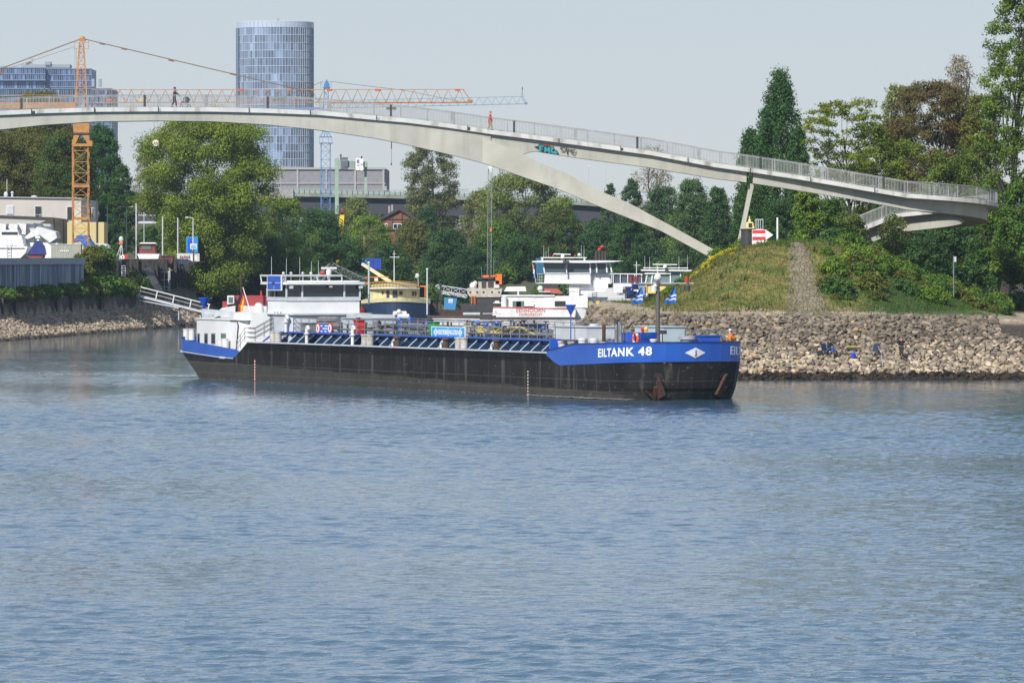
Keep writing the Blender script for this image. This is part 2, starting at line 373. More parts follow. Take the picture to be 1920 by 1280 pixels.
# ------------------------------------------------------------------ water
wm = bpy.data.materials.new('river_water'); wm.use_nodes = True; n = wm.node_tree; b = n.nodes['Principled BSDF']
b.inputs['Base Color'].default_value = (.045, .100, .145, 1); b.inputs['Roughness'].default_value = .045; b.inputs['IOR'].default_value = 1.333
b.inputs['Specular IOR Level'].default_value = .5
tc = n.nodes.new('ShaderNodeTexCoord')
def wn(scale, st, det, rough=.55, rot=0):
    mp = n.nodes.new('ShaderNodeMapping'); mp.inputs['Scale'].default_value = st; mp.inputs['Rotation'].default_value = (0, 0, rot)
    n.links.new(tc.outputs['Object'], mp.inputs[0])
    t = n.nodes.new('ShaderNodeTexNoise'); t.inputs['Scale'].default_value = scale; t.inputs['Detail'].default_value = det; t.inputs['Roughness'].default_value = rough
    n.links.new(mp.outputs[0], t.inputs['Vector']); return t.outputs[0]
def wmath(op, a, bb):
    t = n.nodes.new('ShaderNodeMath'); t.operation = op
    for k, q in enumerate((a, bb)):
        if isinstance(q, (int, float)): t.inputs[k].default_value = q
        else: n.links.new(q, t.inputs[k])
    return t.outputs[0]
big = wn(.030, (1, .35, 1), 3); bigr = n.nodes.new('ShaderNodeMapRange'); n.links.new(big, bigr.inputs[0])
bigr.inputs[1].default_value = .36; bigr.inputs[2].default_value = .62; bigr.inputs[3].default_value = .45; bigr.inputs[4].default_value = 1.25
h1 = wn(.55, (.75, 1, 1), 2, rot=.15); h2 = wn(1.7, (.8, 1, 1), 3, rot=-.2); h3 = wn(.16, (.6, 1, 1), 1, rot=.3)
hh = wmath('ADD', wmath('MULTIPLY', h1, WAVE[0]), wmath('MULTIPLY', h2, WAVE[1])) if 'WAVE' in globals() else wmath('ADD', wmath('MULTIPLY', h1, .05), wmath('MULTIPLY', h2, .09))
hh = wmath('MULTIPLY', hh, bigr.outputs[0]); hh = wmath('ADD', hh, wmath('MULTIPLY', wn(4.5, (.8, 1, 1), 2), .022))
bp = n.nodes.new('ShaderNodeBump'); bp.inputs['Strength'].default_value = 1; bp.inputs['Distance'].default_value = 1.0
sy_ = n.nodes.new('ShaderNodeSeparateXYZ'); n.links.new(tc.outputs['Object'], sy_.inputs[0]); lee = n.nodes.new('ShaderNodeMapRange'); n.links.new(sy_.outputs[1], lee.inputs[0])
lee.inputs[1].default_value = 290; lee.inputs[2].default_value = 445; lee.inputs[3].default_value = 1; lee.inputs[4].default_value = .36      # sheltered water in the harbour mouth
hh = wmath('MULTIPLY', hh, lee.outputs[0])
n.links.new(hh, bp.inputs['Height']); n.links.new(bp.outputs[0], b.inputs['Normal'])
def wave_h(X, Y):
    rw = np.random.default_rng(21); Z = np.zeros_like(X); S1 = np.zeros_like(X); S2 = np.zeros_like(X)
    for k in range(46):
        lam = float(np.exp(rw.uniform(np.log(.45), np.log(2.6)))); th = rw.normal(math.pi / 2 - .35, .62); ph = rw.uniform(0, 6.28)
        amp = .0044 * (lam / 2.0) ** .85 * rw.uniform(.6, 1.4); kk = 2 * math.pi / lam
        arg = kk * (X * math.cos(th) + Y * math.sin(th)) + ph + .8 * np.sin(X * .11 * (1 + k % 3) + Y * .05 * (1 + k % 4) + k)
        w_ = amp * .95 * (np.exp(1.1 * np.sin(arg)) - 1.3)
        if k % 2: S1 += w_
        else: S2 += w_
    m1 = .35 + .95 * sstep(vnoise(X * .8, Y, .03), -.5, .6); m2 = .3 + 1.05 * sstep(vnoise(X * .7 + 40, Y, .055), -.5, .6)
    Z = S1 * m1 + S2 * m2
    return Z
uu = np.linspace(-.115, .115, 400); yy = np.concatenate([np.arange(118, 500, .19), np.arange(500, 640, .8), np.arange(640, 1200, 14)])
yy = np.concatenate([[-60, 40], yy]); Yg = np.repeat(yy[:, None], len(uu) + 4, 1)
inner = uu[None, :] * np.maximum(yy, 60)[:, None]; outl = np.repeat(np.array([[-1500, -400.]]), len(yy), 0); outr = -outl[:, ::-1]
Xg = np.concatenate([outl, inner, outr], 1); Zg = wave_h(Xg, Yg)
fade = sstep(Yg, 118, 128) * (1 - sstep(Yg, 560, 640) * .8); fade[:, :3] = 0; fade[:, -3:] = 0
calm = 1 - .62 * sstep(Yg + 26 * vnoise(Xg * .5, Yg, .05), 330, 445); Zg = Zg * fade * calm
ny, nx = Xg.shape; vv_ = np.stack([Xg, Yg, Zg], -1).reshape(-1, 3); ii = np.arange(nx * ny).reshape(ny, nx)
q = np.stack([ii[:-1, :-1], ii[:-1, 1:], ii[1:, 1:], ii[1:, :-1]], -1).reshape(-1, 4)
o = raw_mesh('water', vv_, q, wm); o['kind'] = 'structure'; o.data.polygons.foreach_set('use_smooth', np.ones(len(q), bool))
# ------------------------------------------------------------------ riprap stones
def stone_proto(seed):
    bm = bmesh.new(); bmesh.ops.create_icosphere(bm, subdivisions=2, radius=1)
    rr = random.Random(seed); pl = []
    for _ in range(8):
        d = Vector((rr.gauss(0, 1), rr.gauss(0, 1), rr.gauss(0, 1))).normalized(); pl.append((d, rr.uniform(.38, .68)))
    for v in bm.verts:
        for d, k in pl:
            t = v.co.dot(d)
            if t > k: v.co -= d * (t - k)
        v.co.x *= rr.uniform(1.0, 1.03)
    sc = (rr.uniform(.9, 1.25), rr.uniform(.8, 1.1), rr.uniform(.55, .85))
    for v in bm.verts: v.co = Vector([v.co[i] * sc[i] for i in range(3)])
    bmesh.ops.triangulate(bm, faces=bm.faces); bm.verts.index_update()
    v = np.array([q.co[:] for q in bm.verts]); f = np.array([[l.index for l in q.verts] for q in bm.faces]); bm.free(); return v, f
PROT = [stone_proto(s) for s in range(10)]
def scatter_stones(pts, sizes, tints, name, m, rng, flat=.35):
    V = []; Fc = []; T = []; o = 0
    for i, (p, sz) in enumerate(zip(pts, sizes)):
        v, f = PROT[rng.integers(len(PROT))]
        a, b2, c2 = rng.uniform(0, 6.28), rng.uniform(-flat, flat), rng.uniform(-flat, flat)
        M = np.array((Matrix.Rotation(a, 3, 'Z') @ Matrix.Rotation(b2, 3, 'X') @ Matrix.Rotation(c2, 3, 'Y')))
        V.append((v * sz) @ M.T + p); Fc.append(f + o); T.append(np.tile(tints[i], (len(f), 1))); o += len(v)
    return raw_mesh(name, np.concatenate(V), np.concatenate(Fc), m, np.concatenate(T), nper=3)
stone_m = attr_mat('riprap_stone', rough=.9, bump=.35, bscale=6, var=.22, vscale=2.5)
def stone_tint(z, rng, y=None):
    base = np.array([.385, .315, .225]) if rng.random() < .7 else np.array([.25, .21, .165])
    if z > 1.6 and rng.random() < min(1, (z - 1.5) * .5): base = np.array([.175, .145, .11])  # upper stones greyer; the tan below is lightened as painted sunlight
    if rng.random() < .08: base = np.array([.15, .12, .10])
    if rng.random() < .03: base = np.array([.33, .23, .13])
    c = base * rng.uniform(.5, 1.32)
    if z < .45: c = c * .10 * np.array([1, .9, .8])
    return c
rng = np.random.default_rng(3)
pts, szs, tin = [], [], []; big_st = []
xcur = 0.2
for row in range(44):
    yy = 464.4 + row * .31
    x = -.5 + rng.uniform(0, .3)
    while x < 47.5:
        r = rng.choice([.13, .17, .21, .27, .36], p=[.24, .3, .25, .15, .06])
        x += r * 1.6
        xx, y2 = x + rng.uniform(-.08, .08), yy + rng.uniform(-.14, .14)
        if x < 9: y2 += (9 - x) ** 2 * .22
        z = float(spit_h(xx, y2))
        if z > 4.86 and rng.random() < .8: continue
        if xx > 39.5 and y2 > 474.5 - (xx - 39.5) * .9 : continue
        if z < -.4: continue
        p = np.array([xx, y2, z + r * .15 + rng.uniform(-.05, .08)])
        t = stone_tint(z, rng)
        if r >= .36 and z > .8 and xx > 15 and len(big_st) < 420: big_st.append((p, r * rng.uniform(1, 1.25), t))
        else: pts.append(p); szs.append(r); tin.append(t)
# the flank on the harbour side and round the tip
for _ in range(700):
    xx = rng.uniform(0, 8.5); y2 = rng.uniform(474, 545); z = float(spit_h(xx, y2))
    if z > 5.2 or z < -.3: continue
    r = rng.uniform(.16, .34); pts.append(np.array([xx, y2, z + r * .1])); szs.append(r); tin.append(stone_tint(z, rng))
o = scatter_stones(pts, [q * 1.32 for q in szs], tin, 'riprap', stone_m, rng); tag(o, 'broken beige stones covering the river slope of the spit', 'riprap', kind='stuff')
rng.shuffle(big_st) if False else None
big_st = sorted(big_st, key=lambda q: -q[1])
meshes = []
for k in range(10):
    v, f = PROT[k]
    for tt in ((.28, .23, .165), (.19, .16, .125)):
        oo = raw_mesh('boulder', v, f, stone_m, np.tile(np.array(tt), (len(f), 1)), nper=3); meshes.append(oo.data); bpy.data.objects.remove(oo)
for i, (p, r, t) in enumerate(big_st[:290]):
    oo = bpy.data.objects.new('boulder', meshes[(i * 7) % len(meshes)]); COL.objects.link(oo)
    oo.location = p; oo.scale = (r, r, r); oo.rotation_euler = (rng.uniform(-.4, .4), rng.uniform(-.4, .4), rng.uniform(0, 6.28))
    tag(oo, 'larger pale boulder lying among the riprap stones of the river slope', 'boulder', 'boulders in the riprap of the spit')
# cobbled path up the mound
def draped(name, rows, m, lift=.03, n=9):
    mb = MB(); k = 0
    V = []
    for (y, x0, x1) in rows:
        for i in range(n):
            x = x0 + (x1 - x0) * i / (n - 1); V.append((x, y, float(spit_h(x, y)) + lift))
    f = [(j * n + i, j * n + i + 1, (j + 1) * n + i + 1, (j + 1) * n + i) for j in range(len(rows) - 1) for i in range(n - 1)]
    mb.add(V, f); return mb.build(name, m)
cob = mat('cobble_stone', (.31, .25, .17), .9, col2=(.17, .15, .08), scale=1.2, bump=0)
nn = cob.node_tree; vt = nn.nodes.new('ShaderNodeTexVoronoi'); vt.feature = 'DISTANCE_TO_EDGE'; vt.inputs['Scale'].default_value = 3.2
tcn = nn.nodes.new('ShaderNodeTexCoord'); nn.links.new(tcn.outputs['Object'], vt.inputs['Vector'])
bpn = nn.nodes.new('ShaderNodeBump'); bpn.inputs['Distance'].default_value = .25; bpn.inputs['Strength'].default_value = 1; nn.links.new(vt.outputs['Distance'], bpn.inputs['Height'])
nn.links.new(bpn.outputs[0], nn.nodes['Principled BSDF'].inputs['Normal'])
_pb = nn.nodes['Principled BSDF'].inputs['Base Color']; _src = _pb.links[0].from_socket; _gm = nn.nodes.new('ShaderNodeMix'); _gm.data_type = 'RGBA'
_gr = nn.nodes.new('ShaderNodeMapRange'); _gr.inputs[1].default_value = .02; _gr.inputs[2].default_value = .11; nn.links.new(vt.outputs['Distance'], _gr.inputs[0]); nn.links.new(_gr.outputs[0], _gm.inputs[0])
_gm.inputs[6].default_value = (.035, .04, .015, 1); nn.links.new(_src, _gm.inputs[7]); nn.links.new(_gm.outputs[2], _pb)      # grassy soil in the joints
rows = []
for y in np.arange(482.5, 512, .5):
    t = (y - 482.5) / 29.5; cx = 24.65; hw = .62 + 1.75 * (1 - t) ** 1.6 + .12 * math.sin(y * 1.7); rows.append((y, cx - hw, cx + hw))
o = draped('path', rows, cob); o['kind'] = 'structure'
# grass blades
def blades(name, pts, cols, hmin, hmax, wdt, rng, m, label):
    n_ = len(pts); a = rng.uniform(0, 6.28, n_); h = rng.uniform(hmin, hmax, n_); lean = rng.normal(0, .35, (n_, 2)) * h[:, None]
    d = np.stack([np.cos(a), np.sin(a), np.zeros(n_)], -1) * (wdt * rng.uniform(.6, 1.4, n_))[:, None]
    top = pts + np.stack([lean[:, 0], lean[:, 1], h], -1)
    v = np.stack([pts - d, pts + d, top + d * .25, top - d * .25], 1).reshape(-1, 3); q = np.arange(len(v)).reshape(-1, 4)
    o = raw_mesh(name, v, q, m, cols); tag(o, label, 'grass', kind='stuff'); return o
grass_m = attr_mat('grass_blades', rough=.8, var=0, leaf=True, trans=.35, spec=.2)
rng = np.random.default_rng(5)
gx = rng.uniform(7, 46, 90000); gy = rng.uniform(482, 528, 90000); gz = spit_h(gx, gy)
t_ = (gy - 482.5) / 29.5; t_ = np.clip(t_, 0, 1); pcx = 24.65; phw = .62 + 1.75 * (1 - t_) ** 1.6
keep = (gz > 5.15) & (gx + rng.uniform(-.8, .8, len(gx)) + .12 * (gy - 500) > 12.4) & (np.abs(gx - pcx) > phw * rng.uniform(.35, 1.15, len(gx)))
keep |= (gz > 4.7) & (gz < 5.2) & (rng.random(len(gx)) < .07)
gx, gy, gz = gx[keep], gy[keep], gz[keep]
nn_ = vnoise(gx, gy, .8) * .6 + vnoise(gx, gy + 5, 2.1) * .4
cols = mixc(np.tile(np.array([.215, .175, .06]), (len(gx), 1)), np.array([.10, .145, .028]), sstep(nn_, -.3, .55))
cols = mixc(cols, np.tile(np.array([.075, .135, .025]), (len(gx), 1)), np.maximum(sstep(gx, 28, 30.5), sstep(gz, 10.3, 10.8) * .7)) * rng.uniform(.65, 1.35, (len(gx), 1))
blades('grass', np.stack([gx, gy, gz - .02], -1), cols, .08, .26, .035, rng, grass_m, 'dry olive grass covering the mound and its flat foot')

k_ = (vnoise(gx, gy, 1.1) + vnoise(gx + 3, gy, 3.1) * .6 > .62) & (np.arange(len(gx)) % 3 == 0); n_ = int(k_.sum())
o = blades('weeds', np.stack([gx, gy, gz - .02], -1)[k_], np.array([.07, .115, .025]) * rng.uniform(.6, 1.5, (n_, 1)) * np.array([1, 1, 1]), .22, .62, .06, rng, grass_m, 'taller darker weeds in patches on the mound')

# rough stones of the left revetment
rng = np.random.default_rng(17); pp_, sz_, tt_ = [], [], []
for _ in range(4300):
    yy_ = float(rng.uniform(650, 868)); s_ = float(rng.uniform(.1, 4.35)); xx_ = float(shore_x(yy_)) - s_; zz_ = float(left_h(xx_, yy_)); r = rng.choice([.2, .28, .38], p=[.45, .38, .17])
    pp_.append(np.array([xx_, yy_, zz_ + r * .05])); sz_.append(r); c_ = np.array([.33, .27, .20]) * rng.uniform(.6, 1.25); tt_.append(c_ * .2 if zz_ < .3 else c_)
o = scatter_stones(pp_, sz_, tt_, 'bank_stones', stone_m, rng, flat=.2); tag(o, 'rough tan stones covering the slope of the left bank', 'stones', kind='stuff')
# ================================================================== FOOTBRIDGE
ST = [(300, 178.5, 201.3, 207.6, 226.8), (400, 179, 201.6, 208, 228), (500, 181.7, 204, 211, 234), (600, 187, 208, 216, 244.5), (700, 194.6, 217, 223.4, 259), (760, 200.5, 222, 229, 271),
      (840, 209.7, 231.8, 240, 289), (920, 220.6, 243.6, 251.3, 309.6), (1000, 231, 253.5, 261, 283), (1080, 241, 264, 272, 296), (1220, 263.5, 283, 293, 314.7), (1340, 282.5, 305.6, 313.7, 334.7), (1407, 291, 315, 322, 343),
      (1500, 306.5, 329, 337, 357.5), (1600, 324, 346, 355, 374), (1700, 341, 363, 370, 392.5)]
BD = 530.0
br = thing('concrete_footbridge', 'long arched pale concrete footbridge with a looping ramp over the harbour mouth', 'footbridge', (X_(1407, BD), BD, 9))
_px = [q[0] for q in ST]
def stv(px, k):
    p = 580 - px if px < 290 else px
    p = max(p, 300) if p < 1700 else p
    v = float(np.interp(p, _px, [q[k] for q in ST]))
    if px < 290: v += (290 - px) * .003
    return v
path = []   # (x, y, tx, ty, ztop, depth_of_girder, side)
for px in list(range(-760, 1700, 12)) + [1700]:
    x = X_(px, 528); zt = Z_(stv(px, 2), 528); gb = Z_(stv(px, 4), 529)
    if px < 300: gb = Z_(stv(px, 4), 529)
    path.append((x, BD, 1, 0, zt, zt - gb))
x0 = path[-1][0]; RR = 7.0; zs = path[-1][4]
for i in range(1, 31):
    a = math.pi * i / 30
    z = float(np.interp(i, [0, 15, 30], [zs, 14.5, 13.75])); path.append((x0 + RR * math.sin(a), BD + RR - RR * math.cos(a), math.cos(a), math.sin(a), z, 1.45 + .3 * i / 30))
for i in range(1, 16): path.append((x0 - i * .41, 544, -1, 0, float(np.interp(i, [0, 8, 15], [13.75, 12.4, 11.1])), 1.75))
NS = len([1 for q in path if q[1] == BD])
def off(q, o, z): return (q[0] + q[3] * o, q[1] - q[2] * o, z)      # o>0 = towards the camera on the first leg
def dz(q): return q[4]
mb = MB(); mb.sweep([[off(q, 2.0, q[4]), off(q, 2.0, q[4] - .38), off(q, 1.75, q[4] - .42), off(q, -1.75, q[4] - .42), off(q, -2.0, q[4] - .38), off(q, -2.0, q[4]), off(q, -1.8, q[4] - .02), off(q, 1.8, q[4] - .02)] for q in path])
deck = mb.build('deck', concl, br)
mb = MB()
k0 = next(i for i, q in enumerate(path) if q[0] >= X_(917, 528))
kj = next(i for i, q in enumerate(path) if q[0] >= X_(1407, 528))
def GO(q, base): return base if q[1] <= BD + .01 and q[0] < 20 else float(np.interp(q[0], [20, 36], [base, 1.05])) if q[1] <= BD + .01 else 1.05
main = [q for q in path[:k0 + 1] if q[0] > X_(-337, 528)]
mb.sweep([[off(q, 1.74, q[4] - .42), off(q, 1.66, q[4] - q[5]), off(q, -1.3, q[4] - q[5]), off(q, -1.4, q[4] - .42)] for q in main])
mb.build('main_girder', concrete, br)
for seg in (path[k0:kj], path[kj:], path[:path.index(main[0]) + 1]):
    mb = MB(); mb.sweep([[off(q, GO(q, 1.6), q[4] - .425), off(q, GO(q, 1.6) - .08, q[4] - q[5]), off(q, -1.12, q[4] - q[5]), off(q, -1.22, q[4] - .425)] for q in seg])
    mb.build('approach_girder', concrete, br)
for sgn in (1, -1):
    pts_ = [(905, 257), (917, 262), (986, 292), (1017, 307.5), (1051, 320), (1100, 345), (1132, 361), (1179, 380.5), (1266, 427.5), (1357, 478), (1380, 492), (1372, 505), (1345.6, 490), (1238.7, 432.4), (1120, 385.5), (1043, 353), (970, 328), (917, 309), (905, 306)]
    if sgn < 0: pts_ = [(580 - a, b) for a, b in pts_]
    mb = MB(); mb.prism([P(a, b, 528.24) for a, b in pts_], (0, 3.1, 0)); mb.build('strut', mat('strut_concrete', (.46, .45, .39), .85, col2=(.37, .36, .31), scale=.4, bump=.12, bscale=6, streak=(.26, .25, .20), streak_amt=.5, streak_scale=(1.0, 1.0, .3)), br)
mb = MB()
mb.prism([P(1405, 343, 529.2), P(1414.5, 344.5, 529.2), P(1400, 410, 529.2), P(1390, 476, 529.2), P(1377.5, 476, 529.2), P(1394, 400, 529.2)], (0, .35, 0))
mb.prism([P(1405.5, 343, 530.4), P(1414.5, 344.5, 530.4), P(1400, 410, 530.4), P(1391, 478, 530.4), P(1379, 478, 530.4), P(1395, 400, 530.4)], (0, .35, 0))
mb.prism([P(1408, 343, 529.5), P(1412, 344.5, 529.5), P(1386, 476, 529.5), P(1382, 476, 529.5)], (0, .95, 0))
mb.build('slanting_pier', concrete, br)
mb = MB(); q = path[NS + 29]; mb.box(q[0] - 3.6, q[0] - 2.4, q[1] - .4, q[1] + .4, 4, q[4] - 1.9); mb.build('pier', concrete, br)
mb = MB(); q = path[kj]; mb.obox((q[0] + .1, 528.9, q[4] - .7), (.12, .5, 1.15)); mb.build('joint_plate', dark, br)
# railings
def railing(side, name):
    mb = MB(); acc = 0; post = 0; top = []
    lift = 1.12
    for i in range(len(path) - 1):
        a, b = path[i], path[i + 1]; A = Vector(off(a, side, a[4])); B = Vector(off(b, side, b[4])); L = (B - A).length
        mb.bar(A + Vector((0, 0, lift)), B + Vector((0, 0, lift)), .07, .06); mb.bar(A + Vector((0, 0, .12)), B + Vector((0, 0, .12)), .045, .04)
        t = acc
        while t < L:
            p = A.lerp(B, t / L)
            if post % 18 == 0: mb.bar(p + Vector((0, 0, -.05)), p + Vector((0, 0, lift)), .085)
            else: mb.bar(p + Vector((0, 0, .12)), p + Vector((0, 0, lift - .02)), .026)
            post += 1; t += .135
        acc = t - L
    return mb.build(name, rail_m, br, fix=False)
railing(1.9, 'railing'); railing(-1.9, 'railing')
for k in range(-3, 15):
    px = 40 + 115.5 * k
    if px > 1690: continue
    j = min(range(NS), key=lambda i: abs(path[i][0] - X_(px, 528))); q = path[j]
    mb = MB(); mb.box(X_(px, 528) - (.10 if k % 2 == 0 else .17), X_(px, 528) + (.10 if k % 2 == 0 else .17), 528.02, 528.09, q[4] + .05, q[4] + 1.1)
    mb.build('railing_panel', dark if k % 2 == 0 else rail_m, br)
for px in (-60, 59, 177, 297, 467, 582, 706, 877, 1048, 1164, 1290, 1407, 1520, 1640):
    j = min(range(NS), key=lambda i: abs(path[i][0] - X_(px, 528))); q = path[j]; mb = MB(); x = X_(px, 528); mb.box(x - .04, x + .04, 527.96, 528.01, q[4] - .37, q[4] + .03, 0); mb.box(x + .06, x + .12 + .1 * (j % 3), 527.985, 528.01, q[4] - .36, q[4] - .12 - .1 * (j % 2), 1)
    mb.build('expansion_joint', [dark, rust if px in (59, 177, 1164, 877) else grey], br)
# graffiti, painted on the upper girder
teal = mat('teal_spray_paint', (.01, .26, .27), .6); blk = mat('black_spray_paint', (.01, .01, .012), .6)
gy_ = 528.4
def gpoly(pix, y=gy_): return [P(a, b, y) for a, b in pix]
A0 = (840, 140); sc_ = 4.924
def zz(lst): return [(A0[0] + a / sc_, A0[1] + b / sc_) for a, b in lst]
outline = [(795, 665), (830, 660), (838, 645), (880, 648), (975, 668), (985, 690), (1010, 705), (1028, 738), (990, 741), (940, 733), (905, 726), (868, 720), (845, 712), (840, 690), (822, 680)]
mb = MB(); mb.prism(gpoly(zz(outline), 528.36), (0, .02, 0), 0)
letters = [[(836, 656), (882, 655), (884, 667), (856, 669), (857, 679), (874, 681), (872, 691), (858, 691), (862, 714), (847, 711)],
           [(890, 668), (905, 665), (915, 690), (925, 668), (942, 670), (944, 725), (928, 722), (924, 700), (915, 712), (904, 700), (902, 720), (888, 717)],
           [(952, 672), (975, 676), (980, 690), (965, 690), (960, 705), (972, 712), (990, 700), (1005, 716), (1012, 734), (985, 732), (955, 726), (948, 700)]]
for L in letters: mb.prism(gpoly(zz(L), 528.345), (0, .02, 0), 1)
def strokes(mb, segs, w_, mi, d):
    for pl in segs:
        pp = [P(a, b, d) for a, b in zz(pl)]
        for a, b in zip(pp, pp[1:]): mb.bar(a, b, w_, .02, mi, up=(0, 1, 0))
strokes(mb, [[(890, 645), (900, 655), (912, 643), (925, 655), (940, 645)], [(955, 640), (975, 662)], [(930, 640), (938, 652)]], .05, 2, 528.35)
strokes(mb, [[(1078, 675), (1040, 674), (1034, 682), (1062, 698), (1070, 712), (1045, 712)], [(1072, 716), (1095, 668), (1100, 735)], [(1078, 700), (1104, 698)], [(1104, 738), (1112, 682), (1122, 708), (1135, 684), (1140, 732)],
             [(1175, 690), (1148, 692), (1152, 738), (1165, 745), (1188, 708)], [(1150, 712), (1172, 710)]], .045, 0, 528.35)
mb.build('graffiti', [blk, teal, mat('red_spray_paint', (.45, .05, .05), .6)], br)
# ================================================================== TANK BARGE
L_ = 85.0; HB = 5.0
UX, UY = .414, -.910
BO = Vector((12.5 - L_ * UX, 399.4 - L_ * UY, 0)); BRZ = math.atan2(UY, UX)
barge = thing('tank_barge', 'long black and blue motor tank barge under way with white aft wheelhouse and bow lettering', 'barge', BO, BRZ, local=True)
def BL(px, y=-HB):          # local x of the point at lateral offset y that shows in column px
    k = (px - 960) / F; nx, ny = -UY, UX
    return (k * (BO.y + y * ny) - BO.x - y * nx) / (UX - k * UY)
def BZ(px, py, y=-HB):
    x = BL(px, y); Y = BO.y + x * UY + y * UX; return H + (HY - py) * Y / F
_BOW = [(0, 0), (.08, 1.1), (.28, 2.1), (.65, 3.0), (1.2, 3.8), (1.95, 4.4), (3.0, 4.78), (5.0, 4.95), (9.5, 5.0)]
_STN = [(0, 0), (0, 2.6), (.04, 3.5), (.2, 4.25), (.65, 4.75), (1.7, 5.0), (8, 5.0)]
def outline(z, shrink=0.0):
    """starboard outline (local y negative) from stern centre to stem at height z"""
    bs = np.interp(z, [-1, 0, .8, 2.4, 4.2], [1.3, .95, .45, 0.12, 0]); ss = np.interp(z, [-1, 0, 1.0, 2.15, 4], [6.2, 4.3, 2.2, 0.0, 0.0])
    tum = np.interp(z, [-1, 0, 2.15, 4], [.35, .15, 0, 0])
    pts = []
    for a, h in _STN:
        t = 1 - a / 8; pts.append((ss * t + a + shrink * t, -(h - shrink if h > shrink else 0) + tum * t * (h > .1)))
    n = 20
    for i in range(1, n): pts.append((8 + (L_ - 17.5) * i / n, -(HB - shrink)))
    for a, h in reversed(_BOW):
        t = 1 - a / 9.5; fl = .9 * max(0, t) * np.interp(z, [0, 2.4], [.45, 0]); hh = max(0, h - fl * (h / 5)); pts.append((L_ - bs * max(0, t) ** .5 - a - shrink * max(0, t), -(hh - shrink if hh > shrink else 0)))
    return pts
OUT_X = [p[0] for p in outline(3.0)]
NP = len(OUT_X)
def surf(i, z, side=1, push=0):
    x, y = outline(z)[i]; return (x, side * y, z)
def hull_strip(mb, zlo, zhi, i0, i1, nz=6, mi=0, push=0.0, sides=(1, -1)):
    """plating between two heights given as functions of the outline index; finely interpolated along the hull"""
    for side in sides:
        for a in range(i0, i1):
            for sub in range(4):
                q = []
                for t in (a + sub / 4, a + (sub + 1) / 4):
                    colp = []
                    for k in range(nz + 1):
                        i = int(min(math.floor(t), NP - 2)); f = t - i
                        z0, z1 = zlo(t), zhi(t); z = z0 + (z1 - z0) * k / nz
                        o = OUTC(z); x = o[i][0] * (1 - f) + o[i + 1][0] * f; y = o[i][1] * (1 - f) + o[i + 1][1] * f
                        dx, dy = o[i + 1][0] - o[i][0], o[i + 1][1] - o[i][1]; l = math.hypot(dx, dy) or 1
                        colp.append((x + dy / l * push, side * (y - dx / l * push), z))
                    q.append(colp)
                for k in range(nz): mb.add([q[0][k], q[1][k], q[1][k + 1], q[0][k + 1]], [(0, 1, 2, 3) if side > 0 else (3, 2, 1, 0)], mi)
_oc = {}
def OUTC(z):
    k = round(z, 2)
    if k not in _oc: _oc[k] = outline(k)
    return _oc[k]
def tx(t):
    i = int(min(math.floor(t), NP - 2)); f = t - i; return OUT_X[i] * (1 - f) + OUT_X[i + 1] * f
def xt(x): return float(np.interp(x, OUT_X, range(NP)))
xb0, xb1 = BL(1020), BL(1046); xs0, xs1 = BL(438), BL(464)
print('barge', 'bow blue from', xb0, xb1, 'stern', xs0, xs1, 'len', L_)
def z_black_top(t):
    x = tx(t)
    if x < xs1: return float(np.interp(x, [0, xs0 - 2, xs0, xs1], [2.14, 1.72, 1.70, 3.05]))
    if x > xb0: return float(np.interp(x, [xb0, xb1, L_], [3.05, 2.20, 2.62]))
    return 3.05
def z_blue_top(t):
    x = tx(t)
    if x < xs1: return float(np.interp(x, [0, 2.0, xs0, xs1], [3.35, 3.05, 2.45, 2.42]))
    return float(np.interp(x, [xb0 - 4, xb0, L_ - 9, L_], [3.05, 3.10, 3.72, 3.92]))
# hull paint: black above, scuffed grey-brown lower belt with streaks
hm = mat('black_hull_paint', (.013, .012, .012), .55, col2=(.024, .022, .021), scale=.5, bump=.12, bscale=1.2, streak=(.16, .14, .12), streak_amt=.55, streak_scale=(1.9, 1.9, .10), spec=.1, slo=.58)
n = hm.node_tree; b = n.nodes['Principled BSDF']; src = b.inputs['Base Color'].links[0].from_socket
tcx = n.nodes.new('ShaderNodeTexCoord'); sep = n.nodes.new('ShaderNodeSeparateXYZ'); n.links.new(tcx.outputs['Object'], sep.inputs[0])
nz = n.nodes.new('ShaderNodeTexNoise'); nz.inputs['Scale'].default_value = .35; nz.inputs['Detail'].default_value = 4; n.links.new(tcx.outputs['Object'], nz.inputs['Vector'])
def mth(op, a, c):
    t = n.nodes.new('ShaderNodeMath'); t.operation = op
    for k, q in enumerate((a, c)):
        if isinstance(q, (int, float)): t.inputs[k].default_value = q
        else: n.links.new(q, t.inputs[k])
    return t.outputs[0]
hgt = mth('ADD', sep.outputs[2], mth('MULTIPLY', mth('SUBTRACT', nz.outputs[0], .5), .5))
hgt = mth('ADD', hgt, mth('MULTIPLY', sep.outputs[0], .012))
mr = n.nodes.new('ShaderNodeMapRange'); mr.inputs[1].default_value = 1.52; mr.inputs[2].default_value = 1.42; n.links.new(hgt, mr.inputs[0])
n2 = n.nodes.new('ShaderNodeTexNoise'); n2.inputs['Scale'].default_value = 1.4; n2.inputs['Detail'].default_value = 6
mpx = n.nodes.new('ShaderNodeMapping'); mpx.inputs['Scale'].default_value = (1, 1, .5); n.links.new(tcx.outputs['Object'], mpx.inputs[0]); n.links.new(mpx.outputs[0], n2.inputs['Vector'])
mxa = n.nodes.new('ShaderNodeMix'); mxa.data_type = 'RGBA'; n.links.new(n2.outputs[0], mxa.inputs[0]); mxa.inputs[6].default_value = (.026, .025, .023, 1); mxa.inputs[7].default_value = (.075, .069, .06, 1)
